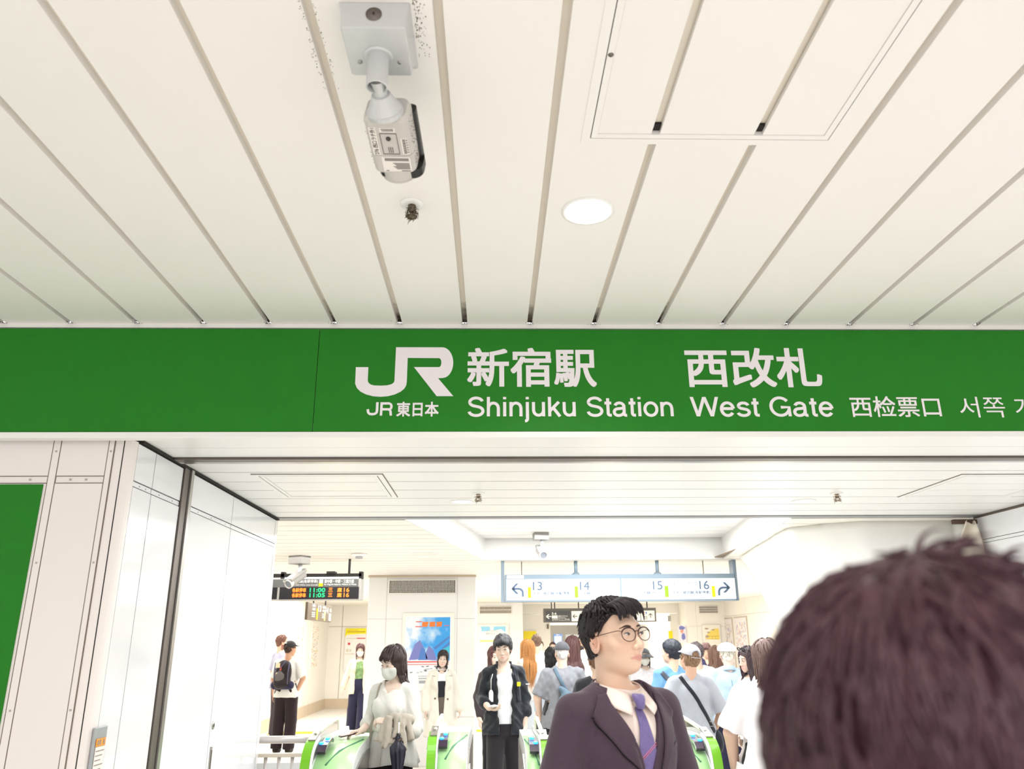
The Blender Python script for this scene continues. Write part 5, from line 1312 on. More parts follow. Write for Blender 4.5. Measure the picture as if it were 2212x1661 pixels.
def hand(P, W, d, n, ts, curl=20, s=1.0, k=0.006, spread=1.0, thumb=0):
    d = nrm(d); n = np.array(n, float); n = nrm(n-d*(n @ d)); sd = np.cross(d, n)*ts; W = np.array(W, float)
    Rm = np.stack([sd, n, d])
    P.append(ell(W+d*0.045*s, V3(0.038, 0.0155, 0.052)*s, Rm, 0.02)); P.append(ell(W+d*0.072*s, V3(0.040, 0.013, 0.022)*s, Rm, 0.012))
    P.append(ell(W+d*0.03*s+sd*0.022*s+n*0.006*s, V3(0.018, 0.016, 0.028)*s, Rm, 0.015))
    for i, (L, r_) in enumerate(((0.066, .0088), (0.075, .0092), (0.070, .0088), (0.055, .0078))):
        b = W+d*(0.088-0.004*abs(i-1.2))*s+sd*(0.029-0.0193*i)*s
        dd = nrm(d+sd*(0.10-0.07*i)*spread); a0 = 0; p = b
        for q, fr in enumerate((0.45, 0.30, 0.25)):
            a0 += curl*(0.9, 1.15, 0.8)[q]*(1+0.08*i); e = p+(dd*math.cos(R(a0))+n*math.sin(R(a0)))*L*fr*s
            P.append(cap(p, e, r_*s*(1-0.08*q), r_*s*(0.92-0.1*q), k if q else 0.008)); p = e
    t0 = W+d*0.022*s+sd*0.03*s+n*0.006*s; t1 = t0+nrm(d*0.7+sd*0.75+n*(0.25+thumb))*0.042*s; t2 = t1+nrm(d*0.95+sd*(0.25-thumb*0.6)+n*(0.2+thumb))*0.032*s
    P.append(cap(t0, t1, 0.0125*s, 0.0102*s, 0.012)); P.append(cap(t1, t2, 0.0102*s, 0.0082*s, 0.005))

def head_prims(H, Rm, fem=False, ears=True, detail=True):
    g = 0.93 if fem else 1.0
    def e(c, r, k=0.02, op='u', rot=None): return ell(H+Rm @ (V3(*c)*V3(g, 1, 1)), V3(*r)*V3(g, 1, 1), Rm.T if rot is None else rot, k, op)
    def c_(a, b, ra, rb, k=0.01, op='u'): return cap(H+Rm @ V3(*a), H+Rm @ V3(*b), ra, rb, k, op)
    P = [e((0, .012, .032), (.076, .094, .088)), e((0, -.03, -.03), (.061, .060, .073), .025), e((0, -.05, -.088), (.029, .036, .026), .028)]
    for s in (-1, 1):
        P += [e((.036*s, -.014, -.062), (.022, .038, .030), .025), e((.043*s, -.054, -.030), (.021, .020, .020), .02)]
    P += [e((0, -.077, .026), (.046, .014, .013), .02)]
    if detail:
        for s in (-1, 1): P += [e((.031*s, -.096, .001), (.019, .015, .012), .012, 's'), e((.031*s, -.0775, .0), (.0155, .0125, .0125), .006)]
        P += [c_((0, -.086, .008), (0, -.106, -.037), .0065, .0105, .012)]
        for s in (-1, 1): P += [e((.0125*s, -.0965, -.041), (.0085, .010, .0078), .006)]
        P += [e((0, -.0835, -.0665), (.024, .012, .0055), .006), e((0, -.0830, -.0770), (.020, .012, .006), .005), e((0, -.096, -.0715), (.022, .007, .0014), .003, 's'), e((0, -.084, -.058), (.006, .012, .010), .01)]
        for s in (-1, 1): P += [e((.006*s, -.104, -.047), (.0035, .005, .003), .002, 's')]
    if ears:
        for s in (-1, 1):
            P += [e((.077*s, .012, -.010), (.009, .021, .034), .006), e((.080*s, .006, -.008), (.008, .010, .019), .005, 's'), e((.0795*s, .014, .012), (.006, .011, .010), .004, 's')]
    return P

HAIRLINES = {'nape': (0.050, -0.02, -0.112), 'crop': (0.066, 0.020, -0.055), 'short': (0.068, 0.0, -0.070), 'bob': (0.058, -0.10, -0.10), 'long': (0.066, -0.12, -0.12), 'fringe': (0.040, -0.02, -0.075), 'bald': (0.2, 0.0, -0.07)}
def hair_cap(H, Rm, style, t=0.010, fem=False):
    zf, zs, zb = HAIRLINES[style]; g = 0.93 if fem else 1.0
    P = [ell(H+Rm @ V3(0, .014, .034), V3((.076+t)*g, .094+t, .088+t), Rm.T, 0.01)]
    if style in ('bob', 'long'):
        for s in (-1, 1): P.append(ell(H+Rm @ V3(.062*s*g, .02, -.03), V3(.026, .065, .075), Rm.T, 0.02))
        P.append(ell(H+Rm @ V3(0, .07, -.03), V3(.062, .04, .075), Rm.T, 0.02))
    else: P.append(ell(H+Rm @ V3(0, .062, -.02), V3(.058, .042, .06), Rm.T, 0.02))
    def f(X, Y, Z):
        x, y, z = X-H[0], Y-H[1], Z-H[2]; Q = Rm.T
        lx, ly, lz = Q[0, 0]*x+Q[0, 1]*y+Q[0, 2]*z, Q[1, 0]*x+Q[1, 1]*y+Q[1, 2]*z, Q[2, 0]*x+Q[2, 1]*y+Q[2, 2]*z
        q = np.clip((ly+0.02)/0.05, -1, 1); line = np.where(ly < -0.018, zf-(zf-zs)*np.clip((ly+0.058)/0.040, 0, 1), zs+(zb-zs)*np.clip((ly-0.0)/0.06, 0, 1))
        if style in ('bob', 'long'): line = np.where((np.abs(lx) > 0.050*g) & (ly > -0.075), zs, np.where(ly > 0.0, zb, line))
        return line-lz
    P.append(fnp(f, H-0.3, H+0.3, 0.006))
    return P
def locks(mb, H, Rm, style, n, rg, L=0.05, r=0.006, fem=False, drop=0.0, seed=0, whorl=(0.01, 0.05), lift=0.0, part=0.0, wave=0.0, zmax=9, tuck=False):
    """hair locks that lie along the skull from the whorl outwards, or fall down for long hair"""
    zf, zs, zb = HAIRLINES[style]; g = 0.93 if fem else 1.0; E = V3(.086*g, .104, .098); C = V3(0, .014, .034)
    for i in range(n):
        for _ in range(40):
            v = rg.normal(size=3); v /= np.linalg.norm(v); p = C+E*v
            line = zf if p[1] < -0.045 else (zs+0.02 if p[1] < 0.03 else zb)
            if zmax < p[2]: continue
            if p[2] > line-0.004+(0.02 if style in ('long', 'bob') else 0) and not (drop and p[1] < -0.045): break
        Lk = L*rg.uniform(0.6, 1.25)*(1 if drop else min(1.0, max(0.3, (p[2]-line)/0.05))); ns = 6 if drop == 0 else 13; ds = (Lk if drop == 0 else drop*rg.uniform(0.85, 1.08))/ns
        top = C+E*nrm(V3(part, 0.25, 1)); pts = [p.copy()]; q = p.copy(); sw = rg.normal()*0.35; ph = rg.uniform(0, 6)
        for k in range(ns):
            nn = nrm((q-C)/E**2); out = q-top; out = out-nn*(out @ nn); out = nrm(out)
            side = np.cross(nn, out); dirn = nrm(out+side*sw+V3(0, 0, -0.6)*(1 if q[1] > -0.05 or drop else 0.5)+nn*lift)
            if drop and q[2] < 0.01: dirn = nrm(V3(0.06*math.sin(ph), 0.04*math.cos(ph), -1)+V3(math.sin(k*1.3+ph), math.cos(k*1.1+ph), 0)*wave)
            q = q+dirn*ds; e = (q-C)/(E*(1.0+0.02*rg.uniform(0, 1))); l = np.linalg.norm(e)
            if q[2] > -0.10 and l < 1 and not (drop == 0 and lift > 0): q = C+(q-C)/l
            if drop and q[1] < (0.012 if tuck else -0.030) and q[2] < (.02 if tuck else zf): q = V3(math.copysign(max(abs(q[0]), .070*g+.004*math.sin(ph)), q[0]), max(q[1], -0.058 if not tuck else 0.004+.01*math.sin(ph)), q[2])
            if drop and q[2] < -0.10:      # keep clear of neck and shoulders
                hr = math.hypot(q[0]/1.25, (q[1]-0.02)); lim = 0.066+0.5*max(0, -0.13-q[2]) if q[2] > -0.24 else 0.12
                if hr < min(lim, 0.118): f_ = min(lim, 0.118)/max(hr, 1e-4); q = V3(q[0]*f_, 0.02+(q[1]-0.02)*f_, q[2])
            pts.append(q.copy())
        rad = [r*(0.75+0.5*math.sin(math.pi*min(1, (k+1)/(len(pts)*0.75))))*(1-0.85*(k/(len(pts)-1))**2.5) for k in range(len(pts))]
        mb.tube([H+Rm @ x for x in pts], rad, 5, cap=False, flat=1.5)
    return mb

def person(label, px, py_top, Y, h, yaw, s):
    """one figure; px = photo column of the head, feet on the floor at distance Y, facing -y turned by yaw"""
    A = at(px, py_top, Y); vox = s.get('vox', 0.008)
    hy, hp, hr = s.get('head', (0, 0, 0)); fem = s.get('fem', False); b = s.get('b', 0.93 if fem else 1.0); fat = s.get('fat', 0.0)
    lean = s.get('lean', 0.0)
    piv = V3(0, 0.015+lean, 1.47); Rm = rotm(hy, hp, hr); H = piv+Rm @ V3(0, -0.012, 0.115)
    k = (A[2]-s.get('z', 0))/(H[2]+.034+.088+s.get('ht', .011)+(.006 if s.get('cap') else 0)); h = 1.70*k
    # put the head (not the feet) on the photo column
    cyw, syw = math.cos(R(yaw)), math.sin(R(yaw))
    hx = (cyw*H[0]-syw*H[1])*k; hyy = (syw*H[0]+cyw*H[1])*k
    root = thing('person', label, 'person', (A[0]-hx, Y-hyy, s.get('z', 0)), R(yaw), s.get('group'))
    def put(name, V, F, mats, colr=None, parent=root, smooth=True):
        return link(name, np_mesh(name, V*k, F, colr), mats, parent, smooth)
    info = dict(root=root, k=k, H=H, Rm=Rm, yaw=yaw)
    # skeleton
    def side(sg):
        sh = V3(.163*b*sg, .012+lean*0.8, 1.365); a = s.get('armL' if sg > 0 else 'armR')
        if a is None: a = dict()
        el = V3(*a.get('el', (.215*b*sg+.035*fat*sg*4, .035, 1.115))); wr = V3(*a.get('wr', (.222*b*sg+.03*fat*sg*4, -.03, .875)))
        return sh, el, wr, a
    arms = {sg: side(sg) for sg in (-1, 1)}
    st = s.get('stride', 0.0)
    legs = {}
    for sg in (-1, 1):
        f = st*sg; legs[sg] = (V3(.088*b*sg, .0, .90), V3(.098*b*sg, -.02-f*0.5, .485), V3(.10*b*sg, .015-f, .085+max(0, -f)*0.12))
    # body
    B = [ell((0, .0, .94), (.155*b+fat, .108+fat, .12)), ell((0, 0, 1.10), (.134*b+fat, .098+fat, .16), k=.02), ell((0, .0+lean*0.6, 1.28), (.148*b+fat*.8, .102+fat*.7, .15), k=.02),
         cap((-.035, .016+lean*.8, 1.40), (-.145*b, .012+lean*.8, 1.372), .048, .046, k=.02), cap((.035, .016+lean*.8, 1.40), (.145*b, .012+lean*.8, 1.372), .048, .046, k=.02), cap((0, .028+lean*.9, 1.37), H+Rm @ V3(0, .032, -.06), .056 if not fem else .049, .050 if not fem else .044, k=.02)]
    if fem:
        for sg in (-1, 1): B.append(ell((.065*sg, -.075+lean*.6, 1.245), (.058, .055, .06), k=.03))
    for sg in (-1, 1):
        sh, el, wr, a = arms[sg]
        B += [cap(sh, el, .046*b, .038*b, k=.02), cap(el, wr, .042*b, .028*b, k=.02), ]
        hd = a.get('hd', wr-el); hand(B, wr, hd, a.get('hn', (-sg, 0, 0)), a.get('ts', 1 if sg < 0 else -1)*(-1 if a.get('flip') else 1), a.get('curl', 22), 0.94 if fem else 1.0, thumb=a.get('thumb', 0))
        hi, kn, an = legs[sg]; B += [cap(hi, kn, .083*b+fat*.4, .055*b, k=.04), cap(kn, an, .056*b, .040*b, k=.03), ell(an+V3(0, -.06, -.045), (.04, .11, .035), k=.03)]
    B += head_prims(H, Rm, fem, True, s.get('face', True))
    F_ = Field(B, vox); V, Fc = F_.mesh(); info['body'] = F_
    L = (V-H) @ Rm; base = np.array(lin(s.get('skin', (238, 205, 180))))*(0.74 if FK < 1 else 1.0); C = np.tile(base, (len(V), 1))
    gx_ = 0.93 if fem else 1.0
    def blend(w_, c): 
        nonlocal C
        w_ = np.clip(w_, 0, 1)[:, None]; C = C*(1-w_)+np.array(lin(c))*w_
    if s.get('face', True):
        lipc = s.get('lip', (220, 160, 148)); q = (L[:, 0]/(.026*gx_))**2+((L[:, 2]+.0715)/(.0112-0.0055*np.abs(L[:, 0])/.026))**2
        blend(np.where(L[:, 1] < -.07, 1.6*(1.15-q), 0), lipc)
        q = ((np.abs(L[:, 0])-.045)/.03)**2+((L[:, 2]+.035)/.03)**2; blend(np.where(L[:, 1] < 0, 0.22*(1-q), 0), (228, 160, 140))
        q = (np.abs(np.abs(L[:, 0])-.079)/.018)**2+((L[:, 1]-.012)/.026)**2+((L[:, 2]+.01)/.04)**2; blend(0.35*(1.2-q), (226, 160, 140))
        if s.get('beard'):
            q = (L[:, 2] < -.045) & (L[:, 1] < .03); blend(np.where(q & (L[:, 2] > -.13), 0.8, 0), s['beard'])
    if s.get('shoe_paint'): pass
    body = put('body', V, Fc, M['skin'], C); info['body_obj'] = body
    # eyes and brows
    if s.get('face', True) and s.get('eyes', True):
        lid = s.get('lid', 0.0)
        for sg in (-1, 1):
            m = MB(); c0 = V3(.031*sg*gx_, -.0795, -.001); U = 14
            ring_o = []
            wdt, hgt = .0128*gx_, .0046*(1-lid)
            def surf(x, z):  # bulge of the eyeball
                rr2 = max(0, 1-((x)/.016)**2-((z)/.0125)**2); return c0+V3(x, -0.0122*math.sqrt(rr2)-0.0008, z)
            nn = 10; vs = []; fs = []
            for i in range(nn+1):
                u = -1+2*i/nn; x = wdt*u; top_ = hgt*(1-abs(u)**2.2)+0.0012*u*sg; bot_ = -hgt*0.72*(1-abs(u)**2.4)+0.0012*u*sg
                for j in range(5): vs.append(H+Rm @ surf(x, bot_+(top_-bot_)*j/4))
            for i in range(nn):
                for j in range(4): fs.append((i*5+j, (i+1)*5+j, (i+1)*5+j+1, i*5+j+1))
            m.add(np.array(vs)*k, fs); e_ = m.build('eye', M.setdefault('eye_white', mat('eye_white', (236, 226, 222), 0.25)), root, smooth=True)
            gz = s.get('gaze', (0, 0)); m = MB(); vs = []; ci = V3(gz[0], 0, gz[1])
            rI = .0056; vs = [H+Rm @ (surf(ci[0], ci[2])+V3(0, -.0006, 0))]
            for q in np.linspace(0, 2*math.pi, 17)[:-1]:
                x = ci[0]+rI*math.cos(q); z = np.clip(ci[2]+rI*math.sin(q), -hgt*0.75, hgt*0.95); vs.append(H+Rm @ (surf(x, z)+V3(0, -.0005, 0)))
            m.add(np.array(vs)*k, [(0, 1+(i+1) % 16, 1+i) for i in range(16)]); m.build('iris', M.setdefault('iris', mat('iris_dark', (44, 26, 22), 0.15)), e_, smooth=True)
            m = MB(); m.tube([(H+Rm @ (surf(wdt*1.05*u, hgt*(1-abs(u)**2.2)+0.0012*u*sg)+V3(0, -.0012, 0)))*k for u in np.linspace(-1, 1, 9)], [k*x*1.25 for x in (.0006, .0011, .0014, .0015, .0015, .0015, .0014, .0011, .0006)], 5)
            m.build('eyelash_line', M.setdefault('lash', mat('lash_dark', (48, 34, 32), 0.6)), e_, smooth=True)
            m = MB(); hm = []
            for u in np.linspace(0, 1, 7):
                x = (.014+.034*u)*sg; z = .019+.0065*math.sin(math.pi*min(1, u*0.8+.1))-.003*u; y = -.0965+0.018*u**2.0+0.002
                hm.append((H+Rm @ V3(x*gx_, y+.001, z+s.get('brow', 0)))*k)
            m.tube(hm, [k*x*(0.75 if fem else 1.1) for x in (.0018, .0026, .0029, .0028, .0024, .0017, .0007)], 6, flat=1.0); m.build('eyebrow', hairmat('brow_'+s.get('hairname', 'black'), s.get('browc', (52, 38, 34))), root, smooth=True)
    # hair
    hs_ = s.get('hair', 'short'); hc = hairmat(s.get('hairname', 'black'), s.get('hairc', (40, 32, 32)))
    rg = np.random.default_rng(s.get('seed', 1))
    if hs_ != 'none':
        zmx = .03 if s.get('cap') else 9
        HP = hair_cap(H, Rm, hs_, .002 if s.get('cap') else s.get('ht', 0.011), fem)
        hv = min(vox, 0.006); HF = Field(HP, hv, noise=(0.0022, 160, 3, (1, 1, 0.3))); V, Fc = HF.mesh()
        m = MB(); m.add(V, [tuple(f) for f in Fc])
        nl = s.get('nl', 120)
        if hs_ in ('long', 'bob'): locks(m, H, Rm, hs_, nl, rg, 0.05, s.get('lr', 0.009), fem, drop=s.get('drop', 0.2), part=s.get('part', 0.1), wave=s.get('wave', 0.05), zmax=zmx, tuck=s.get('tuck', False))
        else: locks(m, H, Rm, hs_, nl, rg, s.get('hl', 0.05), s.get('lr', 0.007), fem, lift=s.get('lift', 0.12), zmax=zmx)
        if s.get('bangs'):
            bl, bw = s['bangs']
            for i in range(s.get('nb', 26)):
                u = -1+2*i/(s.get('nb', 26)-1); x0 = .058*u*gx_; pts = []
                for j in range(7):
                    v = j/6; x = x0*(1+0.15*v)+s.get('sweep', 0.0)*v*v+0.004*math.sin(i*2.4)*v; z = .108-.03*abs(u)-(bl*(0.85+0.3*rg.random()))*v; yb = -.045-.062*math.sin(min(1, v*1.3)*math.pi/2)*(1-0.35*u*u); pts.append(H+Rm @ V3(x, yb-.004, z))
                m.tube(pts, [bw*(1-0.8*(j/6)**2) for j in range(7)], 5, cap=False, flat=1.5)
        if 'extra_hair' in s: s['extra_hair'](m, H, Rm, rg)
        m.v = [tuple(np.array(v)*k) for v in m.v]; m.build('hair', hc, root, smooth=True)
    # clothes ------------------------------------------------
    tp = s.get('top')
    if tp:
        t = tp.get('t', 0.014); hem = tp.get('hem', 0.88); lo_ = tp.get('loose', 0.0); sl = tp.get('sleeve', 0.5); fl = tp.get('flare', 0.0)
        sr = .040+t*.75
        T = [ell((0, .0+lean*.6, 1.265), (.152*b+fat*.8+t+lo_*.4, .104+fat*.7+t+lo_*.4, .145+t), k=.02),
             cap((0, lean*.5, 1.24), (0, 0, min(1.24, hem+.03)), .138*b+fat+t+lo_*.5, .146*b+fat+t+lo_+fl, k=.02, sy=.73+fat*1.2)]
        for sg in (-1, 1): T.append(cap((.03*sg, .016+lean*.8, 1.408), (.150*b*sg, .012+lean*.8, 1.368), sr+.006, sr, k=.022))
        if fem and not tp.get('flat'):
            for sg in (-1, 1): T.append(ell((.065*sg, -.075+lean*.6, 1.245), (.06+t, .055+t, .062+t), k=.035))
        T.append(boxp((-1, -1, -1), (1, 1, hem), 0.006))
        # neckline before sleeves so the shoulders stay closed
        nr = tp.get('neck', 0.085); nz = tp.get('neckz', 1.445)
        S_ = []
        for sg in (-1, 1):
            sh, el, wr, a = arms[sg]; slv = tp.get('sleeveL' if sg > 0 else 'sleeveR', sl)
            r0, r1 = .046*b+t*.8+tp.get('slw', 0)*.5, .042*b+t*.9+tp.get('slw', 0)
            if slv <= 0.55:
                e = sh+(el-sh)*(slv/0.5)*0.95; S_.append(cap(sh, e+nrm(el-sh)*.03, r0, r1+.006, k=.018)); S_.append(cyl(e, e+nrm(el-sh)*.16, .15*1.0, .004))
                S_[-1]['arm'] = True
            else:
                S_.append(cap(sh, el, r0, r1, k=.018)); e = el+(wr-el)*min(1.0, (slv-0.5)/0.5); S_.append(cap(el, e, r1, .040*b+t*.7+tp.get('cuff', 0), k=.02))
                if slv < 0.9: pass
        # sleeves are cut in their own fields and joined into one garment mesh
        neckf = [cap((0, .01+lean*.9, nz), H+Rm @ V3(0, .0, -.09), nr*(0.80), nr, k=.006, op='s')]
        if tp.get('vneck'): vd, vw = tp['vneck']; neckf.append(fnp(lambda X, Y, Z: -np.maximum(np.maximum(np.abs(X)-vw*np.clip((Z-(1.42-vd))/vd, 0, 1)-0.0+np.where(Z < 1.42-vd, .1, 0), Y-0.0), Z*0-1), (-.2, -.4, 1.0), (.2, .05, 1.5), .006, 'i'))
        if tp.get('open'):
            ow, oz = tp['open']  # half width at the chest, below oz it closes to ow2
            ow2 = tp.get('open2', ow*0.5)
            neckf.append(fnp(lambda X, Y, Z: -np.maximum(np.abs(X-tp.get('ox', 0))-np.where(Z > oz, ow, ow2+(ow-ow2)*np.clip((Z-hem)/max(oz-hem, .01), 0, 1)), Y+.02), (-.25, -.6, hem-.05), (.25, .03, 1.6), .006, 'i'))
        flat_arm = [q for q in S_ if not q.get('arm') and q['op'] == 'u']; cuts = [q for q in S_ if q['op'] == 's']
        nzs = tp.get('noise', (0.004, 48))
        full = T[:-1]+flat_arm+[T[-1]] if tp.get('hemcut', True) and not any(arms[q][2][2] < hem+.05 and tp.get('sleeve', .5) > .6 for q in arms) else T+flat_arm
        TF = Field(full+[c for c in cuts]+neckf, tp.get('vox', vox), noise=(nzs[0], nzs[1], s.get('seed', 1), tp.get('nst', (1.2, 1.2, 0.55))))
        V, Fc = TF.mesh(); info['top'] = TF
        info['top_obj'] = put(tp.get('name', 'shirt'), V, Fc, tp['m'])
        if tp.get('inner'):   # shirt under an open jacket
            ni = tp['inner']; t2 = t*0.35
            I_ = [ell((0, 0, 1.265), (.150*b+t2, .106+t2, .145+t2), k=.02), cap((0, 0, 1.24), (0, 0, ni.get('hem', hem)+.04), .136*b+t2, .146*b+t2+ni.get('flare', 0), k=.02, sy=.74), cap((-.03, .014, 1.402), (-.13*b, .012, 1.37), .046+t2, .04+t2, k=.02), cap((.03, .014, 1.402), (.13*b, .012, 1.37), .046+t2, .04+t2, k=.02), *([cap((0, .016, 1.35), (0, .010, 1.445), .068, .0615, k=.02)] if ni.get('neckfill') else []), *([ell((.065*q, -.075, 1.245), (.06+t2, .055+t2, .062+t2), k=.03) for q in (-1, 1)] if fem else []), boxp((-1, -1, -1), (1, 1, ni.get('hem', hem)), .006),
                  *([] if ni.get('neckfill') else [cap((0, .0, ni.get('neckz', 1.44)), H+Rm @ V3(0, .0, -.09), .062, .082, k=.006, op='s')]), *([boxp((-1, -1, 1.425), (1, 1, 2), .004)] if ni.get('neckfill') else [])]
            IF = Field(I_, vox, noise=(.0022, 26, 5, (1.2, 1.2, .5))); V, Fc = IF.mesh(); info['inner'] = IF; put(ni.get('name', 'undershirt'), V, Fc, ni['m'])
    bt = s.get('bottom')
    if bt:
        t = bt.get('t', 0.014); ze = bt.get('end', 0.07); T = [ell((0, 0, .94), (.157*b+fat+t, .110+fat+t, .12), k=.03), cap((0, 0, 1.03), (0, 0, .95), .140*b+fat+t, .15*b+fat+t, k=.04, sy=.76)]
        if bt.get('skirt'):
            T.append(cap((0, 0, .95), (0, 0, ze), .15*b+t, bt['skirt'], k=.03, sy=.8))
        else:
            for sg in (-1, 1):
                hi, kn, an = legs[sg]; wd = bt.get('wide', 0.0); T += [cap(hi, kn, .086*b+fat*.4+t, .062*b+t+wd*.5, k=.025), cap(kn, an+V3(0, 0, -.02), .060*b+t+wd*.6, .048*b+t+wd, k=.02)]
        T += [boxp((-1, -1, bt.get('topz', 1.06)), (1, 1, 2), .006), boxp((-1, -1, -1), (1, 1, ze), .005)]
        BF = Field(T, max(vox, .006), noise=(.004, 20, 8, (1.3, 1.3, .5))); V, Fc = BF.mesh(); put(bt.get('name', 'trousers'), V, Fc, bt['m']); info['bottom'] = BF
    for sg in (-1, 1):
        an = legs[sg][2]
        SP = [ell(an+V3(0, -.065, -.048), (.047, .125, .045), k=.02), ell(an+V3(0, .02, -.015), (.045, .05, .06), k=.03), boxp((-1, -1, -1), (1, 1, an[2]-.083), .003), cap(an, an+V3(0, 0, .2), .037, op='s', k=.004)]
        V, Fc = Field(SP, max(vox, .007)).mesh(); put('shoe', V, Fc, s.get('shoem', fabric('shoe_pale', (206, 198, 188))))
    if s.get('mask'):
        HP = head_prims(H, Rm, fem, False, False); 
        P_ = [dict(q) for q in HP]
        for q in P_: q['r'] = q['r']+.008
        P_.append(ell(H+Rm @ V3(0, -.088, -.052), (.030, .030, .044), Rm.T, .02))
        def f(X, Y, Z):
            x, y, z = X-H[0], Y-H[1], Z-H[2]; Q = Rm.T; ly = Q[1, 0]*x+Q[1, 1]*y+Q[1, 2]*z; lz = Q[2, 0]*x+Q[2, 1]*y+Q[2, 2]*z; lx = Q[0, 0]*x+Q[0, 1]*y+Q[0, 2]*z
            return np.maximum(np.maximum(lz+.014+.25*np.abs(lx)*.4, -.116-lz), ly+.030)
        P_.append(fnp(f, H-.3, H+.3, .004)); V, Fc = Field(P_, min(vox, .005)).mesh(); o = put('face_mask', V, Fc, M.setdefault('mask', fabric('mask', s['mask'] if isinstance(s['mask'], tuple) else (240, 242, 240), bump=0.05)))
        m = MB()
        for sg in (-1, 1): m.tube([(H+Rm @ V3(*q))*k for q in ((.064*sg*gx_, -.035, -.03), (.073*sg*gx_, -.01, -.012), (.078*sg*gx_, .02, -.0), (.074*sg*gx_, -.0, -.05), (.062*sg*gx_, -.035, -.08))], .0016, 5)
        m.build('ear_loop', M['mask'], o, smooth=True)
    if s.get('cap'):
        c = s['cap']; P_ = [ell(H+Rm @ V3(0, .016, .040), (.090, .110, .094), Rm.T, .01)]
        def f(X, Y, Z):
            x, y, z = X-H[0], Y-H[1], Z-H[2]; Q = Rm.T; ly = Q[1, 0]*x+Q[1, 1]*y+Q[1, 2]*z; lz = Q[2, 0]*x+Q[2, 1]*y+Q[2, 2]*z
            return (.042-.25*ly*c.get('tilt', 1))-lz
        P_.append(fnp(f, H-.3, H+.3, .005))
        if c.get('gap'): P_.append(ell(H+Rm @ V3(0, .118, .040), (.040, .06, .030), Rm.T, .005, 's')); P_.append(boxp((9, 9, 9), (9.1, 9.1, 9.1)))
        if c.get('flat'): P_.insert(1, ell(H+Rm @ V3(0, -.03, .075), (.098, .115, .05), Rm.T, .03)); P_.insert(1, ell(H+Rm @ V3(0, .03, .062), (.108, .112, .052), Rm.T, .03))
        V, Fc = Field(P_, min(vox, .005), noise=(.0008, 60, 2)).mesh(); o = put('cap', V, Fc, c['m'])
        m = MB(); G_ = np.zeros((13, 5, 3))
        if not c.get('flat') and not c.get('bucket'):
            for i in range(13):
                q = R(-80+160*i/12)
                for j in range(5):
                    u = j/4; G_[i, j] = H+Rm @ V3(math.sin(q)*(.088-.004*u), .01-math.cos(q)*(.108+c.get('brim', .07)*u*math.cos(q)**.7 if math.cos(q) > 0 else .108), .052+.022*math.cos(q)-.02*u*math.cos(q)-.006*(math.sin(q))**2)
            m.sheet(G_*k, .003); m.build('brim', c['m'], o, smooth=True)
        if c.get('bucket'):
            G_ = np.zeros((33, 4, 3))
            for i in range(33):
                q = 2*math.pi*i/32
                for j in range(4): u = j/3; G_[i, j] = H+Rm @ V3(math.sin(q)*(.088+.055*u), .016-math.cos(q)*(.108+.05*u), .05-.05*u+.004*math.sin(5*q))
            m.sheet(G_*k, .003); m.build('brim', c['m'], o, smooth=True)
        if c.get('gap'):
            m = MB(); pts = []
            for q in np.linspace(-35, 35, 9): pts.append((H+Rm @ V3(math.sin(R(q))*.088, .012+math.cos(R(q))*.113, .014-.003))*k)
            m.tube(pts, .009*k, 6, flat=.35); m.build('strap', c['m'], o, smooth=True)
        if c.get('logo'):
            m = MB()
            for mv in c['logo']: m.add([(H+Rm @ V3(*q))*k for q in mv], [tuple(range(len(mv)))])
            m.build('logo_patch', c.get('logom', M['black']), o)
        info['cap'] = o
    return info

def strap_on(info, field, path, wd, m, name, parent, side=-1, off=0.004, th=0.004, n=28):
    """a band lying on a garment: path of (x, z) in figure units"""
    F_ = info[field]; hm = F_.front(side); P = np.array(path, float); t = np.linspace(0, 1, len(P)); tt = np.linspace(0, 1, n)
    x, z = np.interp(tt, t, P[:, 0]), np.interp(tt, t, P[:, 1]); dx, dz = np.gradient(x), np.gradient(z); l = np.hypot(dx, dz)
    nx, nz = -dz/l, dx/l; G_ = np.zeros((n, 4, 3))
    for j, u in enumerate((-.5, -.17, .17, .5)):
        X_, Z_ = x+nx*wd*u, z+nz*wd*u; y = F_.sample(hm, X_, Z_); ok = ~np.isnan(y); y = np.interp(tt, tt[ok], y[ok]) if ok.any() else X_*0
        G_[:, j] = np.stack([X_, y+side*off, Z_], 1)
    for j in range(4): G_[1:-1, j, 1] = (G_[:-2, j, 1]+G_[1:-1, j, 1]+G_[2:, j, 1])/3
    m_ = MB().sheet(G_*info['k'], th*info['k']*(1 if side > 0 else -1)); o = m_.build(name, m, parent, smooth=True)
    return o, G_
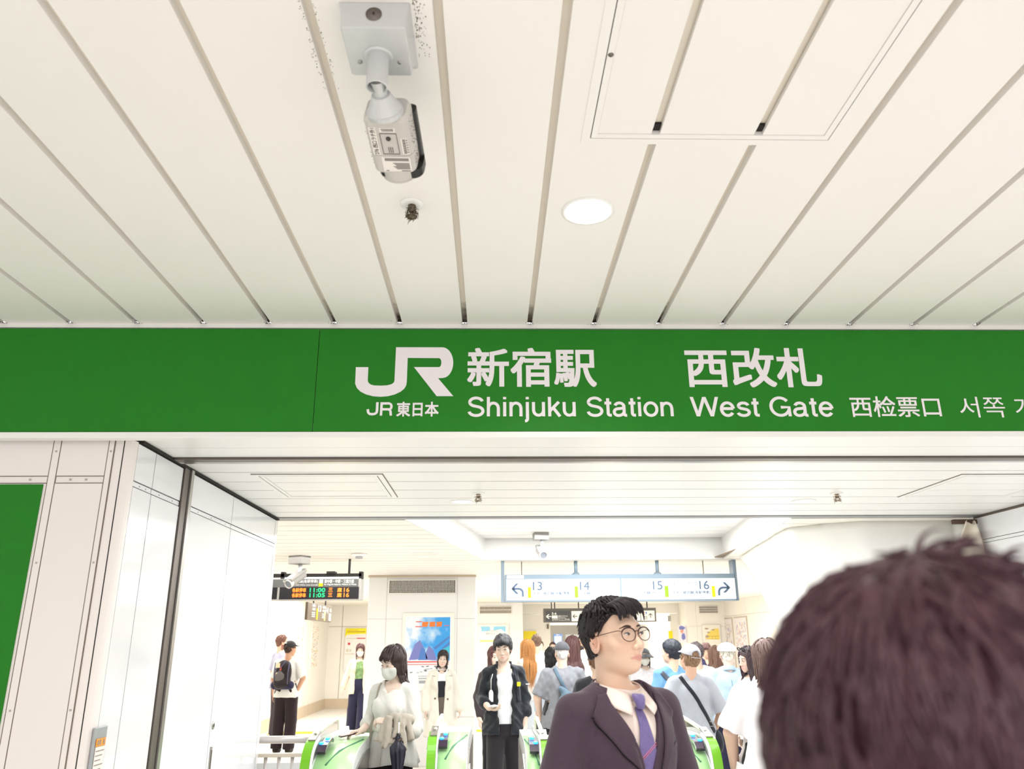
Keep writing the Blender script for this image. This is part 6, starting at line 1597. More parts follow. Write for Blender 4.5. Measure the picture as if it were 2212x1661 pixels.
def patch_on(info, field, poly, m, name, parent, side=-1, off=0.003, nu=10, nv=24, th=0.003):
    """a sheet between a left and a right edge polyline of (x, z), laid on a garment"""
    F_ = info[field]; hm = F_.front(side); A, B = np.array(poly[0], float), np.array(poly[1], float); tt = np.linspace(0, 1, nv)
    ia = np.linspace(0, 1, len(A)); ib = np.linspace(0, 1, len(B)); G_ = np.zeros((nv, nu, 3))
    ax_, az = np.interp(tt, ia, A[:, 0]), np.interp(tt, ia, A[:, 1]); bx, bz = np.interp(tt, ib, B[:, 0]), np.interp(tt, ib, B[:, 1])
    for j in range(nu):
        u = j/(nu-1); X_, Z_ = ax_+(bx-ax_)*u, az+(bz-az)*u; y = F_.sample(hm, X_, Z_); G_[:, j, 0], G_[:, j, 2], G_[:, j, 1] = X_, Z_, y
    Yg = G_[:, :, 1]
    for _ in range(3):
        bad = np.isnan(Yg)
        if not bad.any(): break
        fill = np.nanmean(Yg); Yg[bad] = fill
    for _ in range(2): Yg[1:-1, :] = (Yg[:-2, :]+2*Yg[1:-1, :]+Yg[2:, :])/4; Yg[:, 1:-1] = (Yg[:, :-2]+2*Yg[:, 1:-1]+Yg[:, 2:])/4
    G_[:, :, 1] = Yg+side*off
    o = MB().sheet(G_*info['k'], th*info['k']*(1 if side > 0 else -1)).build(name, m, parent, smooth=True)
    return o, G_
def world_of(info, p):
    r = info['root']; a = info['yaw']; x, y, z = np.array(p, float)*info['k']; c, s_ = math.cos(R(a)), math.sin(R(a))
    return V3(r.location.x+c*x-s_*y, r.location.y+s_*x+c*y, r.location.z+z)
def at_person(info, name, label, cat, p=(0, 0, 0), group=None):
    w_ = world_of(info, p); return thing(name, label, cat, tuple(w_), R(info['yaw']), group)
# ------------------------------------------------------------------ the people
SK = (240, 208, 184); SKF = (246, 220, 202)
# --- suited man in glasses -------------------------------------------------
suit = fabric('suit', (76, 60, 74), 0.8, 0.10, 60, 0.1, 300)
dshirt = fabric('dress_shirt', (246, 228, 220), 0.7, 0.03, 20, 0.05, 200)
def suit_hair(m, H, Rm, rg):
    # swept fringe: locks from the parting over the forehead towards the person's left
    for i in range(96):
        u = -1+2*i/95; x0 = .056*u-.006; pts = []; Lk = rg.uniform(.045, .07)
        for j in range(8):
            v = j/7; x = x0+.030*v*v*(1.2-abs(u))-.006*v; z = .112-.018*abs(u)+.012*math.sin(math.pi*v*.6)-(Lk)*v**1.5; yb = -.048-.062*math.sin(min(1, v*1.2)*math.pi/2)*(1-.30*u*u)
            pts.append(H+Rm @ V3(x, yb-.004-.004*rg.random(), z))
        m.tube(pts, [.0046*(1-.85*(j/7)**1.8) for j in range(8)], 5, cap=False, flat=1.4)
    for i in range(130):    # tousled crown
        a = rg.uniform(0, 6.28); r_ = rg.uniform(.0, .062); x, y = r_*math.cos(a), .015+r_*1.2*math.sin(a); z = .034+.099*math.sqrt(max(0, 1-(x/.088)**2-((y-.014)/.106)**2))-.006; d = V3(rg.normal()*.5, -.6+rg.normal()*.5, .5)
        p = V3(x, y, z-.004); pts = []
        for j in range(6): pts.append(H+Rm @ p); p = p+nrm(d)*.009; d = d+V3(.1*math.sin(a*3), -.25, -.52)
        m.tube(pts, [.004*(1-.8*(j/5)**1.6) for j in range(6)], 5, cap=False, flat=1.4)
    for sg in (-1, 1):     # sides, cut above the ears, with a short sideburn
        for i in range(90):
            y = rg.uniform(-.045, .06); z = rg.uniform(.035, .085); p = V3(.084*sg*math.sqrt(max(.2, 1-((y-.014)/.108)**2*0.9)), y, z); pts = []
            for j in range(5): pts.append(H+Rm @ (p+V3(sg*.0015, .006*j, -.0075*j)))
            m.tube(pts, [.0045*(1-.85*(j/4)**2) for j in range(5)], 5, cap=False)
P1 = person('man in dark suit and purple tie with round browline glasses, standing near the sign', 1322, 1289, 2.70, 1.755, 27, dict(
    vox=0.0034, head=(10, 8, -2), skin=(238, 202, 178), hair='crop', hairc=(34, 26, 30), hairname='suit', nl=420, hl=.04, lr=.0043, ht=.006, lift=.03, extra_hair=suit_hair, seed=4, browc=(58, 42, 40),
    lid=.12, gaze=(.003, .0005), b=.99, armL=dict(el=(.245, .02, 1.11), wr=(.25, -.05, .88)), armR=dict(el=(-.245, .03, 1.11), wr=(-.25, -.04, .88)),
    top=dict(name='suit_jacket', m=suit, t=.024, sleeve=.99, hem=.74, neck=.088, neckz=1.44, vneck=(.23, .085), noise=(.0022, 40), vox=.005, flare=.01,
             inner=dict(name='dress_shirt', m=dshirt, hem=.9, neckfill=True)),
    bottom=dict(m=suit, t=.014), shoem=fabric('shoe_black', (30, 26, 26))))
def dress_suit(I):
    r_ = I['root']; k = I['k']; H, Rm = I['H'], I['Rm']
    # lapels, with a notch
    patch_on(I, 'top', ([(-.088, 1.425), (-.084, 1.39), (-.05, 1.31), (-.005, 1.235), (.028, 1.185)], [(-.115, 1.42), (-.150, 1.365), (-.128, 1.325), (-.085, 1.262), (.03, 1.17)]), suit, 'lapel', r_, off=.007, th=.004, nu=8, nv=26)
    patch_on(I, 'top', ([(.115, 1.42), (.150, 1.365), (.128, 1.325), (.09, 1.262), (.034, 1.17)], [(.088, 1.425), (.084, 1.39), (.066, 1.31), (.046, 1.235), (.036, 1.185)]), suit, 'lapel', r_, off=.007, th=.004, nu=8, nv=26)
    dk = fabric('suit_shade_line', (22, 16, 22), 0.9)
    strap_on(I, 'top', [(-.158, 1.361), (-.128, 1.358)], .003, dk, 'lapel_notch', r_, off=.0085, th=.001, n=8)
    strap_on(I, 'top', [(-.148, 1.352), (-.128, 1.322), (-.085, 1.258), (.028, 1.166)], .0026, dk, 'lapel_edge_shade', r_, off=.0065, th=.001, n=24)  # shadow line along the lapel's outer edge, painted as a dark strip
    patch_on(I, 'top', ([(.075, 1.27), (.078, 1.255)], [(.15, 1.285), (.153, 1.27)]), suit, 'breast_pocket_welt', r_, off=.004, nu=10, nv=4)
    # vest and tie on the shirt
    vest = fabric('vest', (52, 40, 50), 0.8, 0.1, 60)
    patch_on(I, 'inner', ([(-.07, 1.255), (-.07, 1.0)], [(.03, 1.215), (.03, 1.0)]), vest, 'vest', r_, off=.004, nu=10, nv=12)
    patch_on(I, 'inner', ([(.03, 1.215), (.03, 1.0)], [(.09, 1.255), (.09, 1.0)]), vest, 'vest', r_, off=.005, nu=10, nv=12)
    tie = mat('tie_silk', (112, 98, 156), 0.4, var=0.25, vscale=110, sheen=.3)
    o, G_ = patch_on(I, 'inner', ([(-.011, 1.386), (-.018, 1.33), (-.030, 1.27), (-.036, 1.18)], [(.011, 1.386), (.018, 1.33), (.030, 1.27), (.036, 1.18)]), tie, 'tie', r_, off=.012, nu=9, nv=20, th=.005)
    f0 = o
    def onblade(x, z): 
        v = np.clip((1.386-z)/(1.386-1.18), 0, 1)*19; i = int(min(v, 18)); row = G_[i]*(1-(v-i))+G_[i+1]*(v-i); return np.interp(x, row[:, 0], row[:, 1])
    m = MB(); 
    for z0 in (1.268, 1.262):
        pts = [np.array([x, onblade(x, z0+.7*x)-.0012, z0+.7*x])*k for x in np.linspace(-.031, .031, 9)]; m.tube(pts, .0011*k, 5)
    m.build('tie_stripe', mat('tie_stripe', (214, 120, 150), 0.5), o, smooth=True)
    F_ = I['inner']; hm = F_.front(-1); y0 = float(F_.sample(hm, 0.0, 1.375))
    m = MB(); rings = []
    for z, wx, wy, yy in ((1.424, .019, .010, .006), (1.418, .0215, .015, .002), (1.408, .020, .016, -.002), (1.396, .0155, .0145, -.006), (1.385, .012, .011, -.008), (1.381, .0105, .009, -.008)):
        rings.append([np.array([wx*math.cos(q), y0-.008+yy-.0*wy+wy*math.sin(q), z])*k for q in np.linspace(0, 2*math.pi, 17)[:-1]])
    loft(m, rings); m.build('tie_knot', tie, r_, smooth=True)
    # shirt collar: a stand and two leaves
    nb = V3(0, .012, 1.425)
    def neck(a, z, rr_): # a = 0 front, ellipse round the neck leaning with it
        c = nb+(H+Rm @ V3(0, .012, -.10)-nb)*np.clip((z-1.425)/.06, 0, 1.2); return V3(c[0]+math.sin(a)*(.066+rr_), c[1]-math.cos(a)*(.070+rr_), z)
    for sg in (-1, 1):
        G2 = np.zeros((30, 6, 3))
        for i in range(30):
            u = i/29; a = sg*R(10+172*u)
            zt_ = 1.424+.034*min(1, u*1.6)**.8; ln = .034+.024*(1-u)**2
            for j in range(6):
                v = j/5; flare = .004+.026*v+.012*v*(1-u); p = neck(a+sg*R(12)*v*(1-u)**2, zt_-ln*v, flare); p[1] -= .020*v*(1-u)**2; G2[i, j] = p
        MB().sheet(G2*k, .003*k*sg).build('collar_leaf', dshirt, r_, smooth=True)
    G2 = np.zeros((40, 3, 3))
    for i in range(40):
        a = R(-170+340*i/39)
        for j in range(3): G2[i, j] = neck(a, 1.40+.022*j+.012*abs(a)/math.pi*(j > 0)-.012*(1-abs(a)/math.pi)*(j == 2), .002)
    MB().sheet(G2*k, .002).build('collar_stand', dshirt, r_, smooth=True)
    # jacket collar behind the neck
    G2 = np.zeros((34, 5, 3))
    for i in range(34):
        u = -1+2*i/33; a = math.pi+u*R(118)
        for j in range(5):
            v = j/4; p = neck(a, 1.462-.022*abs(u)**2-.06*v, .014+.034*v); G2[i, j] = p
    MB().sheet(G2*k, .004).build('jacket_collar', suit, r_, smooth=True)
    # glasses
    gm = mat('glasses_frame', (70, 38, 40), 0.3, metal=0.5); gl = thing('glasses', None, None); gl.parent = r_
    def g(p): return (H+Rm @ V3(*p))*k
    for sg in (-1, 1):
        m = MB(); pts = []
        for q in np.linspace(0, 2*math.pi, 33):
            x = .0350*sg+.0282*math.cos(q); z = -.003+.0205*math.sin(q)*(1 if math.sin(q) < 0 else .82)+(.003 if math.sin(q) > 0 else 0); pts.append(g((x, -.1015+.10*max(0, abs(x)-.02)**1.25*2.2, z)))
        m.tube(pts, .0013*k, 6, cap=False); m.build('rim', gm, gl, smooth=True)
        m = MB(); top_ = [p for p, q in zip(pts, np.linspace(0, 2*math.pi, 33)) if .05 < q < math.pi-.05]; m.tube([p+np.array([0, 0, .0005]) for p in top_], .0022*k, 6); m.build('browline', gm, gl, smooth=True)
        m = MB(); c = np.mean(pts[:-1], 0); m.add([c]+pts[:-1], [(0, 1+i, 1+(i+1) % 32) for i in range(32)])
        m.build('lens', M.setdefault('lens_clear', mat('spectacle_lens', (255, 255, 255), 0.02, alpha=0.06)), gl)
        m = MB(); m.tube([g((.0605*sg, -.0925, .009)), g((.070*sg, -.086, .011)), g((.076*sg, -.06, .010)), g((.081*sg, -.01, .008)), g((.083*sg, .015, .006)), g((.080*sg, .032, -.012))], .0012*k, 6); m.build('temple_arm', gm, gl, smooth=True)
        m = MB(); m.tube([g((.012*sg, -.1005, -.004)), g((.010*sg, -.0975, -.012))], .0018*k, 6); m.build('nose_pad', mat('nose_pad', (220, 200, 190), 0.3), gl, smooth=True)
    m = MB(); m.tube([g((-.0085, -.1025, .004)), g((-.004, -.106, .0070)), g((.004, -.106, .0070)), g((.0085, -.1025, .004))], .0014*k, 6); m.build('bridge', gm, gl, smooth=True)
dress_suit(P1)

# --- foreground head -------------------------------------------------------
hairbig = mat('hair_foreground', (52, 30, 40), 0.42, var=0.6, vscale=40, spec=0.25)
def fg_hair(m, H, Rm, rg):
    E = V3(.0965, .112, .105); C = V3(0, .014, .030)
    for i in range(1900):
        v = rg.normal(size=3); v /= np.linalg.norm(v); p = C+E*v
        if p[2] < -.085 or (p[1] < -.07 and p[2] < .06): continue
        nn = nrm(v/E); out = nn*V3(1, 1, .25)+V3(0, .25, -.75)+rg.normal(size=3)*.22; out = nrm(out-nn*(out @ nn)); pts = []; q = p-nn*.004
        for j in range(6): pts.append(H+Rm @ q); q = q+nrm(out+nn*(.02+.03*rg.normal()))*rg.uniform(.006, .011); l_ = np.linalg.norm((q-C)/E); q = C+(q-C)*min(1, (1.015+.02*rg.random())/l_)
        m.tube(pts, [.0032*(1-.85*(j/5)**1.5) for j in range(6)], 4, cap=False)
    for i in range(44):    # untidy tufts at the crown
        a = rg.uniform(.1, 1.5); p = V3(-.05*a, rg.uniform(-.04, .05), .030+.103*math.sqrt(max(.1, 1-(.05*a/.094)**2))); d = nrm(V3(-.7+.4*rg.normal(), .3*rg.normal(), .45+.25*rg.normal())); pts = []
        for j in range(6): pts.append(H+Rm @ p); p = p+d*.006; d = nrm(d+V3(-.12, 0, -.25))
        m.tube(pts, [.0026*(1-.85*(j/5)**1.3) for j in range(6)], 4, cap=False)
PF = person('dark-haired person seen from behind, head blurred and very close at the right edge', 1962, 1204, 0.475, 1.735, 168, dict(
    vox=0.006, hair='short', hairc=(70, 42, 50), hairname='fg_base', nl=1, ht=.012, face=False, extra_hair=fg_hair, seed=9, skin=(214, 160, 128), b=1.05, head=(0, 0, 4),
    top=dict(m=fabric('dark_tee', (60, 50, 62)), t=.016, sleeve=.5, hem=.82), bottom=dict(m=fabric('dark_trousers', (44, 40, 46)))))

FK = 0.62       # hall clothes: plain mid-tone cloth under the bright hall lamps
# --- masked woman with umbrella and coat over her arm -----------------------
blouse = fabric('blouse', (246, 244, 236), 0.8, 0.04, 20, 0.15, 90)
P3 = person('woman in cream blouse and white face mask, looking down at the left gate', 850, 1393, 6.15, 1.60, -24, dict(
    vox=0.0055, fem=True, head=(-14, -14, 3), hair='long', hairc=(52, 36, 34), hairname='masked', tuck=True, drop=.17, nl=230, lr=.0075, part=.06, bangs=(.05, .006), sweep=.012, mask=(238, 238, 230), skin=SKF, lid=.55, seed=21, b=.95,
    armR=dict(el=(-.205, .03, 1.15), wr=(-.165, -.165, 1.095), hd=(-.42, -.55, -.10), hn=(.1, -.1, -.95), curl=26), armL=dict(el=(.215, -.03, 1.10), wr=(.085, -.215, 1.165), hd=(-.9, -.25, .12), hn=(0, .4, -.9), curl=40),
    top=dict(name='blouse', m=blouse, t=.012, loose=.012, sleeve=.80, slw=.008, cuff=.012, sleeveL=.66, sleeveR=.72, hem=1.08, flare=.015, neck=.10, neckz=1.435, vneck=(.07, .06), noise=(.005, 52)),
    bottom=dict(name='trousers', m=fabric('black_trousers', (32, 28, 34)), t=.012, wide=.03)))
sheer = mat('sheer_hem', (240, 238, 232), 0.8, alpha=0.72)
def peplum(I, z0, z1, r0, r1, m, name, n=56):
    k = I['k']; G_ = np.zeros((n+1, 10, 3))
    for i in range(n+1):
        a = 2*math.pi*i/n
        for j in range(10):
            v = j/9; rr_ = (r0+(r1-r0)*v)*(1+.05*v*math.sin(9*a)+.03*v*math.sin(17*a+1)); G_[i, j] = (math.sin(a)*rr_, -math.cos(a)*rr_*.76, z0+(z1-z0)*v+.015*v*math.sin(3*a))
    return MB().sheet(G_*k, .002).build(name, m, I['root'], smooth=True)
peplum(P3, 1.14, .85, .146, .225, sheer, 'sheer_peplum')
m = MB(); m.tube([np.array([.045*math.sin(a)*1.35, -.075-.03*math.cos(a)*1.0, 1.405-.045*math.cos(a)])*P3['k'] for a in np.linspace(-2.2, 2.2, 20)], .0008, 4); m.build('necklace', mat('gold_chain', (226, 190, 120), 0.3, metal=.8), P3['root'], smooth=True)
coatm = fabric('trench_beige', (214, 204, 188), 0.8, 0.06, 20, 0.15, 60)
c = at_person(P3, 'folded_trench_coat', 'beige trench coat hanging over the forearm of the masked woman', 'coat', (.075, 0, 0))
kk = P3['k']
CP = [cap((.15, -.115, 1.175), (.045, -.205, 1.205), .034, .030, k=.02)]
for n_, (x0, y0, x1, z1, r0, r1, y1) in enumerate(((.015, -.235, -.035, 1.045, .022, .030, -.262), (.045, -.235, .035, 1.00, .024, .034, -.275), (.085, -.205, .095, 1.03, .028, .030, -.245), (.115, -.175, .15, .995, .026, .036, -.235), (.14, -.14, .185, 1.05, .024, .028, -.17))):
    CP.append(cap((x0, y0, 1.19), (x1, y1, z1), r0, r1, k=.010, sy=.7)); d_ = nrm(V3(x1-x0, y1-y0, z1-1.19)); e_ = V3(x1, y1, z1)
    CP.append(cyl(e_+d_*.012, e_+d_*.09, .05, .003))
    if n_ in (1, 3): CP.append(cap(e_-d_*.03, e_+d_*.03, r1*.55, r1*.72, k=.003, op='s', sy=.7))
F_ = Field(CP, .005, noise=(.0045, 75, 4, (1.6, 1, .5))); V, Fc = F_.mesh(); link('draped_cloth', np_mesh('draped_cloth', V*kk, Fc), coatm, c, smooth=True)
bm_ = MB()
for x, z in ((.15, 1.05), (.165, 1.06), (.10, 1.06)): bm_.lathe([(.0005, .004), (.007, .004), (.008, 0)], 12, Matrix.Translation((x*kk, -.272*kk, z*kk)) @ Matrix.Rotation(R(90), 4, 'X'))
bm_.build('button', mat('coat_button', (96, 78, 66), 0.4), c)
u = at_person(P3, 'folded_umbrella', 'dark navy folded umbrella hanging from the masked woman\'s arm below her coat', 'umbrella', (.205, -.255, .11))
um = mat('umbrella_cloth', (26, 24, 46), 0.35, var=.2, vscale=30, coat=.2)
m = MB(); rings = []
for z, r_ in ((.97, .012), (.955, .024), (.94, .02), (.925, .026), (.89, .052), (.84, .050), (.76, .036), (.66, .028), (.56, .02), (.5, .012)):
    rings.append([np.array([r_*(1+.28*math.sin(5*q+z*9))*math.cos(q), r_*(1+.28*math.sin(5*q+z*9))*math.sin(q)*.8, z])*kk for q in np.linspace(0, 2*math.pi, 25)[:-1]])
loft(m, rings); m.build('canopy', um, u, smooth=True)
m = MB(); m.tube([np.array([0, 0, z])*kk for z in (.46, .5, .97, 1.06)], .005, 8); m.tube([np.array([0, 0, 1.06])*kk, np.array([.01, 0, 1.14])*kk, np.array([.02, .05, 1.175])*kk], .0045, 8); m.build('shaft', mat('umbrella_shaft', (226, 222, 214), 0.3, metal=.5), u, smooth=True)
m = MB(); m.tube([np.array([0, 0, .95])*kk, np.array([0, 0, .985])*kk], [.016, .013], 12); m.build('runner', M['black'], u, smooth=True)
# her phone held out to the gate, bag strap
ph = at_person(P3, 'mobile_phone', 'thin phone held out over the left ticket gate by the masked woman', 'phone', (-.222, -.255, 1.072))
m = MB(); loft(m, [[(x, y, z) for x, y in rr(.068, .142, .012)] for z in (-.004, .004)]); m.xf(Matrix.Rotation(R(-40), 4, 'Z') @ Matrix.Rotation(R(8), 4, 'X')); m.build('case', mat('phone_case', (70, 40, 42), 0.3), ph)
strap_on(P3, 'top', [(-.10, 1.43), (-.125, 1.3), (-.14, 1.1), (-.15, .95)], .016, fabric('beige_strap', (206, 196, 176)), 'bag_strap', P3['root'], off=.006)

# --- white coat woman -------------------------------------------------------
wcoat = fabric('white_coat', (246, 242, 230), 0.8, 0.04, 16, 0.1, 60)
P4 = person('smiling short-haired woman in open white trench coat in front of the poster', 957, 1404, 11.0, 1.585, 6, dict(
    vox=0.007, fem=True, head=(-4, 2, 5), hair='bob', hairc=(46, 38, 42), hairname='bobblack', drop=.095, nl=230, lr=.0065, bangs=(.045, .006), sweep=.016, part=.03, skin=SKF, lip=(224, 156, 148), seed=5,
    armL=dict(el=(.235, .03, 1.12), wr=(.265, -.03, .90)), armR=dict(el=(-.225, .03, 1.12), wr=(-.235, -.04, .89)), stride=.05,
    top=dict(name='trench_coat', m=wcoat, t=.024, loose=.03, flare=.06, sleeve=.98, cuff=.012, hem=.52, neck=.09, vneck=(.10, .09), open=(.06, 1.30), open2=.012, ox=-.005, noise=(.004, 40), hemcut=True,
             inner=dict(name='black_top', m=fabric('black_knit', (52, 54, 62)), hem=.85, neckz=1.46)),
    bottom=dict(name='skirt', m=fabric('grey_skirt', (120, 108, 100)), skirt=.2, end=.35)))
patch_on(P4, 'inner', ([(-.09, 1.45), (-.09, 1.285)], [(.09, 1.45), (.09, 1.285)]), fabric('white_yoke', (250, 250, 248)), 'white_yoke', P4['root'], off=.006, nu=14, nv=12)
patch_on(P4, 'top', ([(-.15, 1.36), (-.13, 1.27), (-.06, 1.06)], [(-.07, 1.42), (-.062, 1.29), (-.035, 1.06)]), wcoat, 'lapel', P4['root'], off=.010, th=.005)
patch_on(P4, 'top', ([(.062, 1.42), (.055, 1.29), (.025, 1.06)], [(.15, 1.36), (.13, 1.27), (.05, 1.06)]), wcoat, 'lapel', P4['root'], off=.010, th=.005)
for sg in (-1, 1): strap_on(P4, 'top', [(sg*.15, 1.355), (sg*.10, 1.352)], .012, fabric('coat_shadow_line', (206, 200, 186)), 'lapel_notch', P4['root'], off=.011, th=.001, n=8)
m = MB(); hm = P4['top'].front(-1)
for x, z in ((-.10, 1.045), (.085, 1.035)):
    y = float(P4['top'].sample(hm, x, z)); m.lathe([(.0005, .006), (.012, .006), (.013, 0)], 12, Matrix.Translation((x*P4['k'], (y-.001)*P4['k'], z*P4['k'])) @ Matrix.Rotation(R(90), 4, 'X'))
m.build('button', mat('horn_button', (110, 92, 70), 0.4), P4['root'])

# --- young man in the black jacket ------------------------------------------
bj = fabric('black_jacket', (44, 50, 58), 0.6, 0.12, 25, 0.15, 60)
P5 = person('young man in open black windbreaker and white t-shirt, looking at his phone by the gates', 1086, 1368, 7.7, 1.675, 4, dict(
    vox=0.006, head=(-10, -6, -3), hair='fringe', hairc=(44, 42, 46), hairname='jacketman', nl=240, hl=.06, lr=.0075, ht=.016, lift=.10, bangs=(.055, .008), nb=30, sweep=.014, skin=(246, 218, 198), lid=.6, seed=12, b=.90,
    armR=dict(el=(-.205, .03, 1.14), wr=(-.155, -.185, 1.075), hd=(.7, -.6, -.1), hn=(.05, -.1, 1), curl=28), armL=dict(el=(.20, .03, 1.13), wr=(.185, -.06, .89), hd=(-.05, -.15, -1)),
    stride=-.10,
    top=dict(name='windbreaker', m=bj, t=.017, loose=.012, sleeve=.72, sleeveL=.72, cuff=.014, slw=.0, hem=.84, flare=.045, neck=.088, vneck=(.12, .07), open=(.072, 1.34), open2=.055, ox=.0, noise=(.0055, 62), nst=(1, 1, 1),
             inner=dict(name='t_shirt', m=fabric('white_tee', (248, 250, 252), bump=.08), hem=.88, neckz=1.45, flare=.022)),
    bottom=dict(m=fabric('charcoal_trousers', (58, 54, 60)), wide=.03, topz=.93, t=.010), shoem=fabric('shoe_black', (30, 26, 26))))
k5 = P5['k']; G2 = np.zeros((30, 4, 3))
for i in range(30):
    u = -1+2*i/29; a = math.pi+u*R(128)
    for j in range(4): v = j/3; G2[i, j] = (math.sin(a)*(.080-.008*v), .012-math.cos(a)*(.082-.010*v)-.012*abs(u)*v, 1.415-.02*abs(u)+.062*v)
MB().sheet(G2*k5, .004).build('stand_collar', bj, P5['root'], smooth=True)
for x0 in (-.115, .115):
    strap_on(P5, 'top', [(x0*.85, 1.43), (x0*1.0, 1.33), (x0*1.08, 1.22), (x0*1.2, 1.12)], .042, fabric('rucksack_strap', (40, 44, 54), 0.7), 'rucksack_strap', P5['root'], off=.008, th=.006)
strap_on(P5, 'top', [(.078, 1.30), (.08, 1.08), (.075, .9)], .010, M['black'], 'zip', P5['root'], off=.004); strap_on(P5, 'top', [(-.078, 1.30), (-.08, 1.08), (-.075, .9)], .010, M['black'], 'zip', P5['root'], off=.004)
strap_on(P5, 'top', [(.205, 1.265), (.245, 1.262)], .008, M['sign_wht'], 'sleeve_stripe', P5['root'], off=.003, th=.002, n=8)
t_ = at_person(P5, 'luggage_tag', 'white luggage tag on a cord hanging from the young man\'s rucksack strap', 'tag'); hm = P5['top'].front(-1)
yb = float(P5['top'].sample(hm, -.135, 1.24))-.02
m = MB(); m.tube([np.array([-.112, yb-.0, 1.36])*k5, np.array([-.128, yb-.008, 1.31])*k5, np.array([-.128, yb-.012, 1.22])*k5], .0035, 6); m.build('cord', M['sign_wht'], t_, smooth=True)
m = MB(); m.prism([(-.148*k5, 1.12*k5), (-.108*k5, 1.12*k5), (-.108*k5, 1.20*k5), (-.118*k5, 1.222*k5), (-.138*k5, 1.222*k5), (-.148*k5, 1.20*k5)], (yb-.018)*k5, (yb-.012)*k5); m.build('card', M['sign_wht'], t_)
t_ = at_person(P5, 'clip_light', 'small yellow clip on the young man\'s chest strap', 'clip'); yb = float(P5['top'].sample(hm, .125, 1.27))-.016
m = MB().box(.112*k5, .146*k5, (yb-.018)*k5, yb*k5, 1.25*k5, 1.288*k5); m.build('yellow_body', mat('clip_yellow', (235, 225, 40), 0.4), t_, bevel=.004)
m = MB().box(.09*k5, .114*k5, (yb-.01)*k5, yb*k5, 1.262*k5, 1.278*k5); m.build('clip', M['black'], t_)
ph = at_person(P5, 'mobile_phone', 'white phone in the hand of the young man in the black jacket', 'phone', (-.095, -.255, 1.085))
m = MB(); loft(m, [[(x, y, z) for x, y in rr(.072, .148, .012)] for z in (-.004, .004)]); m.xf(Matrix.Rotation(R(-35), 4, 'Z') @ Matrix.Rotation(R(-12), 4, 'Y') @ Matrix.Rotation(R(-14), 4, 'X')); m.build('case', M['sign_wht'], ph)
m = MB().box(-.031, .031, -.066, .066, .0042, .005); m.xf(Matrix.Rotation(R(-35), 4, 'Z') @ Matrix.Rotation(R(-12), 4, 'Y') @ Matrix.Rotation(R(-14), 4, 'X')); m.build('screen', mat('phone_screen', (92, 84, 60), 0.1), ph)
# ------------------------------------------------------------------ the crowd in the hall
def tee(n, c, **kw): return dict(dict(name='t_shirt', m=fabric(n, c), t=.016, loose=.02, sleeve=.5, slw=.015, hem=.84, flare=.022), **kw)
navy = fabric('navy_trousers', (50, 48, 78)); black = fabric('black_trousers', (32, 28, 34)); khaki = fabric('khaki_shorts', (138, 126, 112))
# man with cap and rucksack, far left
P6 = person('man in black cap with a loaded rucksack, back turned, behind the railing', 629, 1383, 13.3, 1.68, 172, dict(
    head=(-30, -4, 0), hair='short', hairc=(70, 48, 40), hairname='darkbrown', nl=60, skin=(232, 180, 150), seed=3, b=1.03, face=True,
    cap=dict(m=fabric('black_cap', (64, 60, 62)), gap=True, logo=[[(-.03, .118, .085), (.03, .118, .085), (.03, .114, .096), (-.03, .114, .096)]], logom=M['sign_wht']), armR=dict(el=(-.27, .02, 1.13), wr=(-.17, -.02, .93), hd=(.3, -.1, -.9)),
    top=tee('white_shirt', (250, 248, 244)), bottom=dict(m=fabric('dark_cargo', (56, 42, 48)), wide=.02, t=.02), shoem=fabric('shoe_dark', (60, 54, 52))))
rs = at_person(P6, 'rucksack', 'black and grey rucksack with clips on the back of the man in the black cap', 'rucksack'); k6 = P6['k']
RP = [ell((0, .20, 1.22), (.14, .09, .20), k=.04), ell((0, .22, 1.06), (.15, .10, .09), k=.04), boxp((-1, -1, 0), (1, .125, 2), .01)]
V, Fc = Field(RP, .009, noise=(.006, 24, 2)).mesh(); link('main_bag', np_mesh('main_bag', V*k6, Fc), fabric('rucksack_black', (52, 44, 48), .6, .2), rs, smooth=True)
V, Fc = Field([ell((.03, .285, 1.16), (.085, .03, .09), k=.02)], .008, noise=(.005, 40, 5)).mesh(); link('mesh_pocket', np_mesh('mesh_pocket', V*k6, Fc), fabric('rucksack_grey', (130, 124, 124), .6, .2), rs, smooth=True)
V, Fc = Field([cap((-.13, .20, 1.03), (.13, .20, 1.03), .065, k=.02)], .008).mesh(); link('bottom_band', np_mesh('bottom_band', V*k6, Fc), fabric('rucksack_navy', (58, 54, 88)), rs, smooth=True)
m = MB()
for x0, z0, x1, z1 in ((-.12, 1.38, -.11, 1.05), (.12, 1.38, .11, 1.05), (.12, 1.3, .02, 1.1), (-.05, 1.4, .06, 1.22)): m.tube([np.array([x0, .27, z0])*k6, np.array([(x0+x1)/2, .30, (z0+z1)/2])*k6, np.array([x1, .28, z1])*k6], .008, 6)
m.build('compression_strap', fabric('rucksack_strap_violet', (110, 104, 140)), rs, smooth=True)
for q in ((.03, .09, .285, .30, 1.30, 1.37), (.05, .085, .29, .305, 1.19, 1.225)): MB().box(*[v*k6 for v in q]).build('charm', mat('charm_cream', (240, 214, 180), .6), rs)
m = MB().box(.0*k6, .025*k6, .29*k6, .30*k6, 1.26*k6, 1.32*k6); m.build('red_tag', mat('tag_red', (206, 90, 70), .6), rs)
person('bearded man with short brown hair looking right, behind the man in the black cap', 611, 1371, 14.8, 1.76, 130, dict(
    head=(-8, 0, 0), hair='short', hairc=(104, 68, 54), hairname='brown', nl=160, hl=.016, lr=.0045, lift=.02, ht=.006, skin=(236, 190, 164), beard=(130, 82, 62), seed=6,
    top=tee('pale_violet', (196, 196, 222)), bottom=dict(m=fabric('grey_trousers', (92, 82, 92)))))
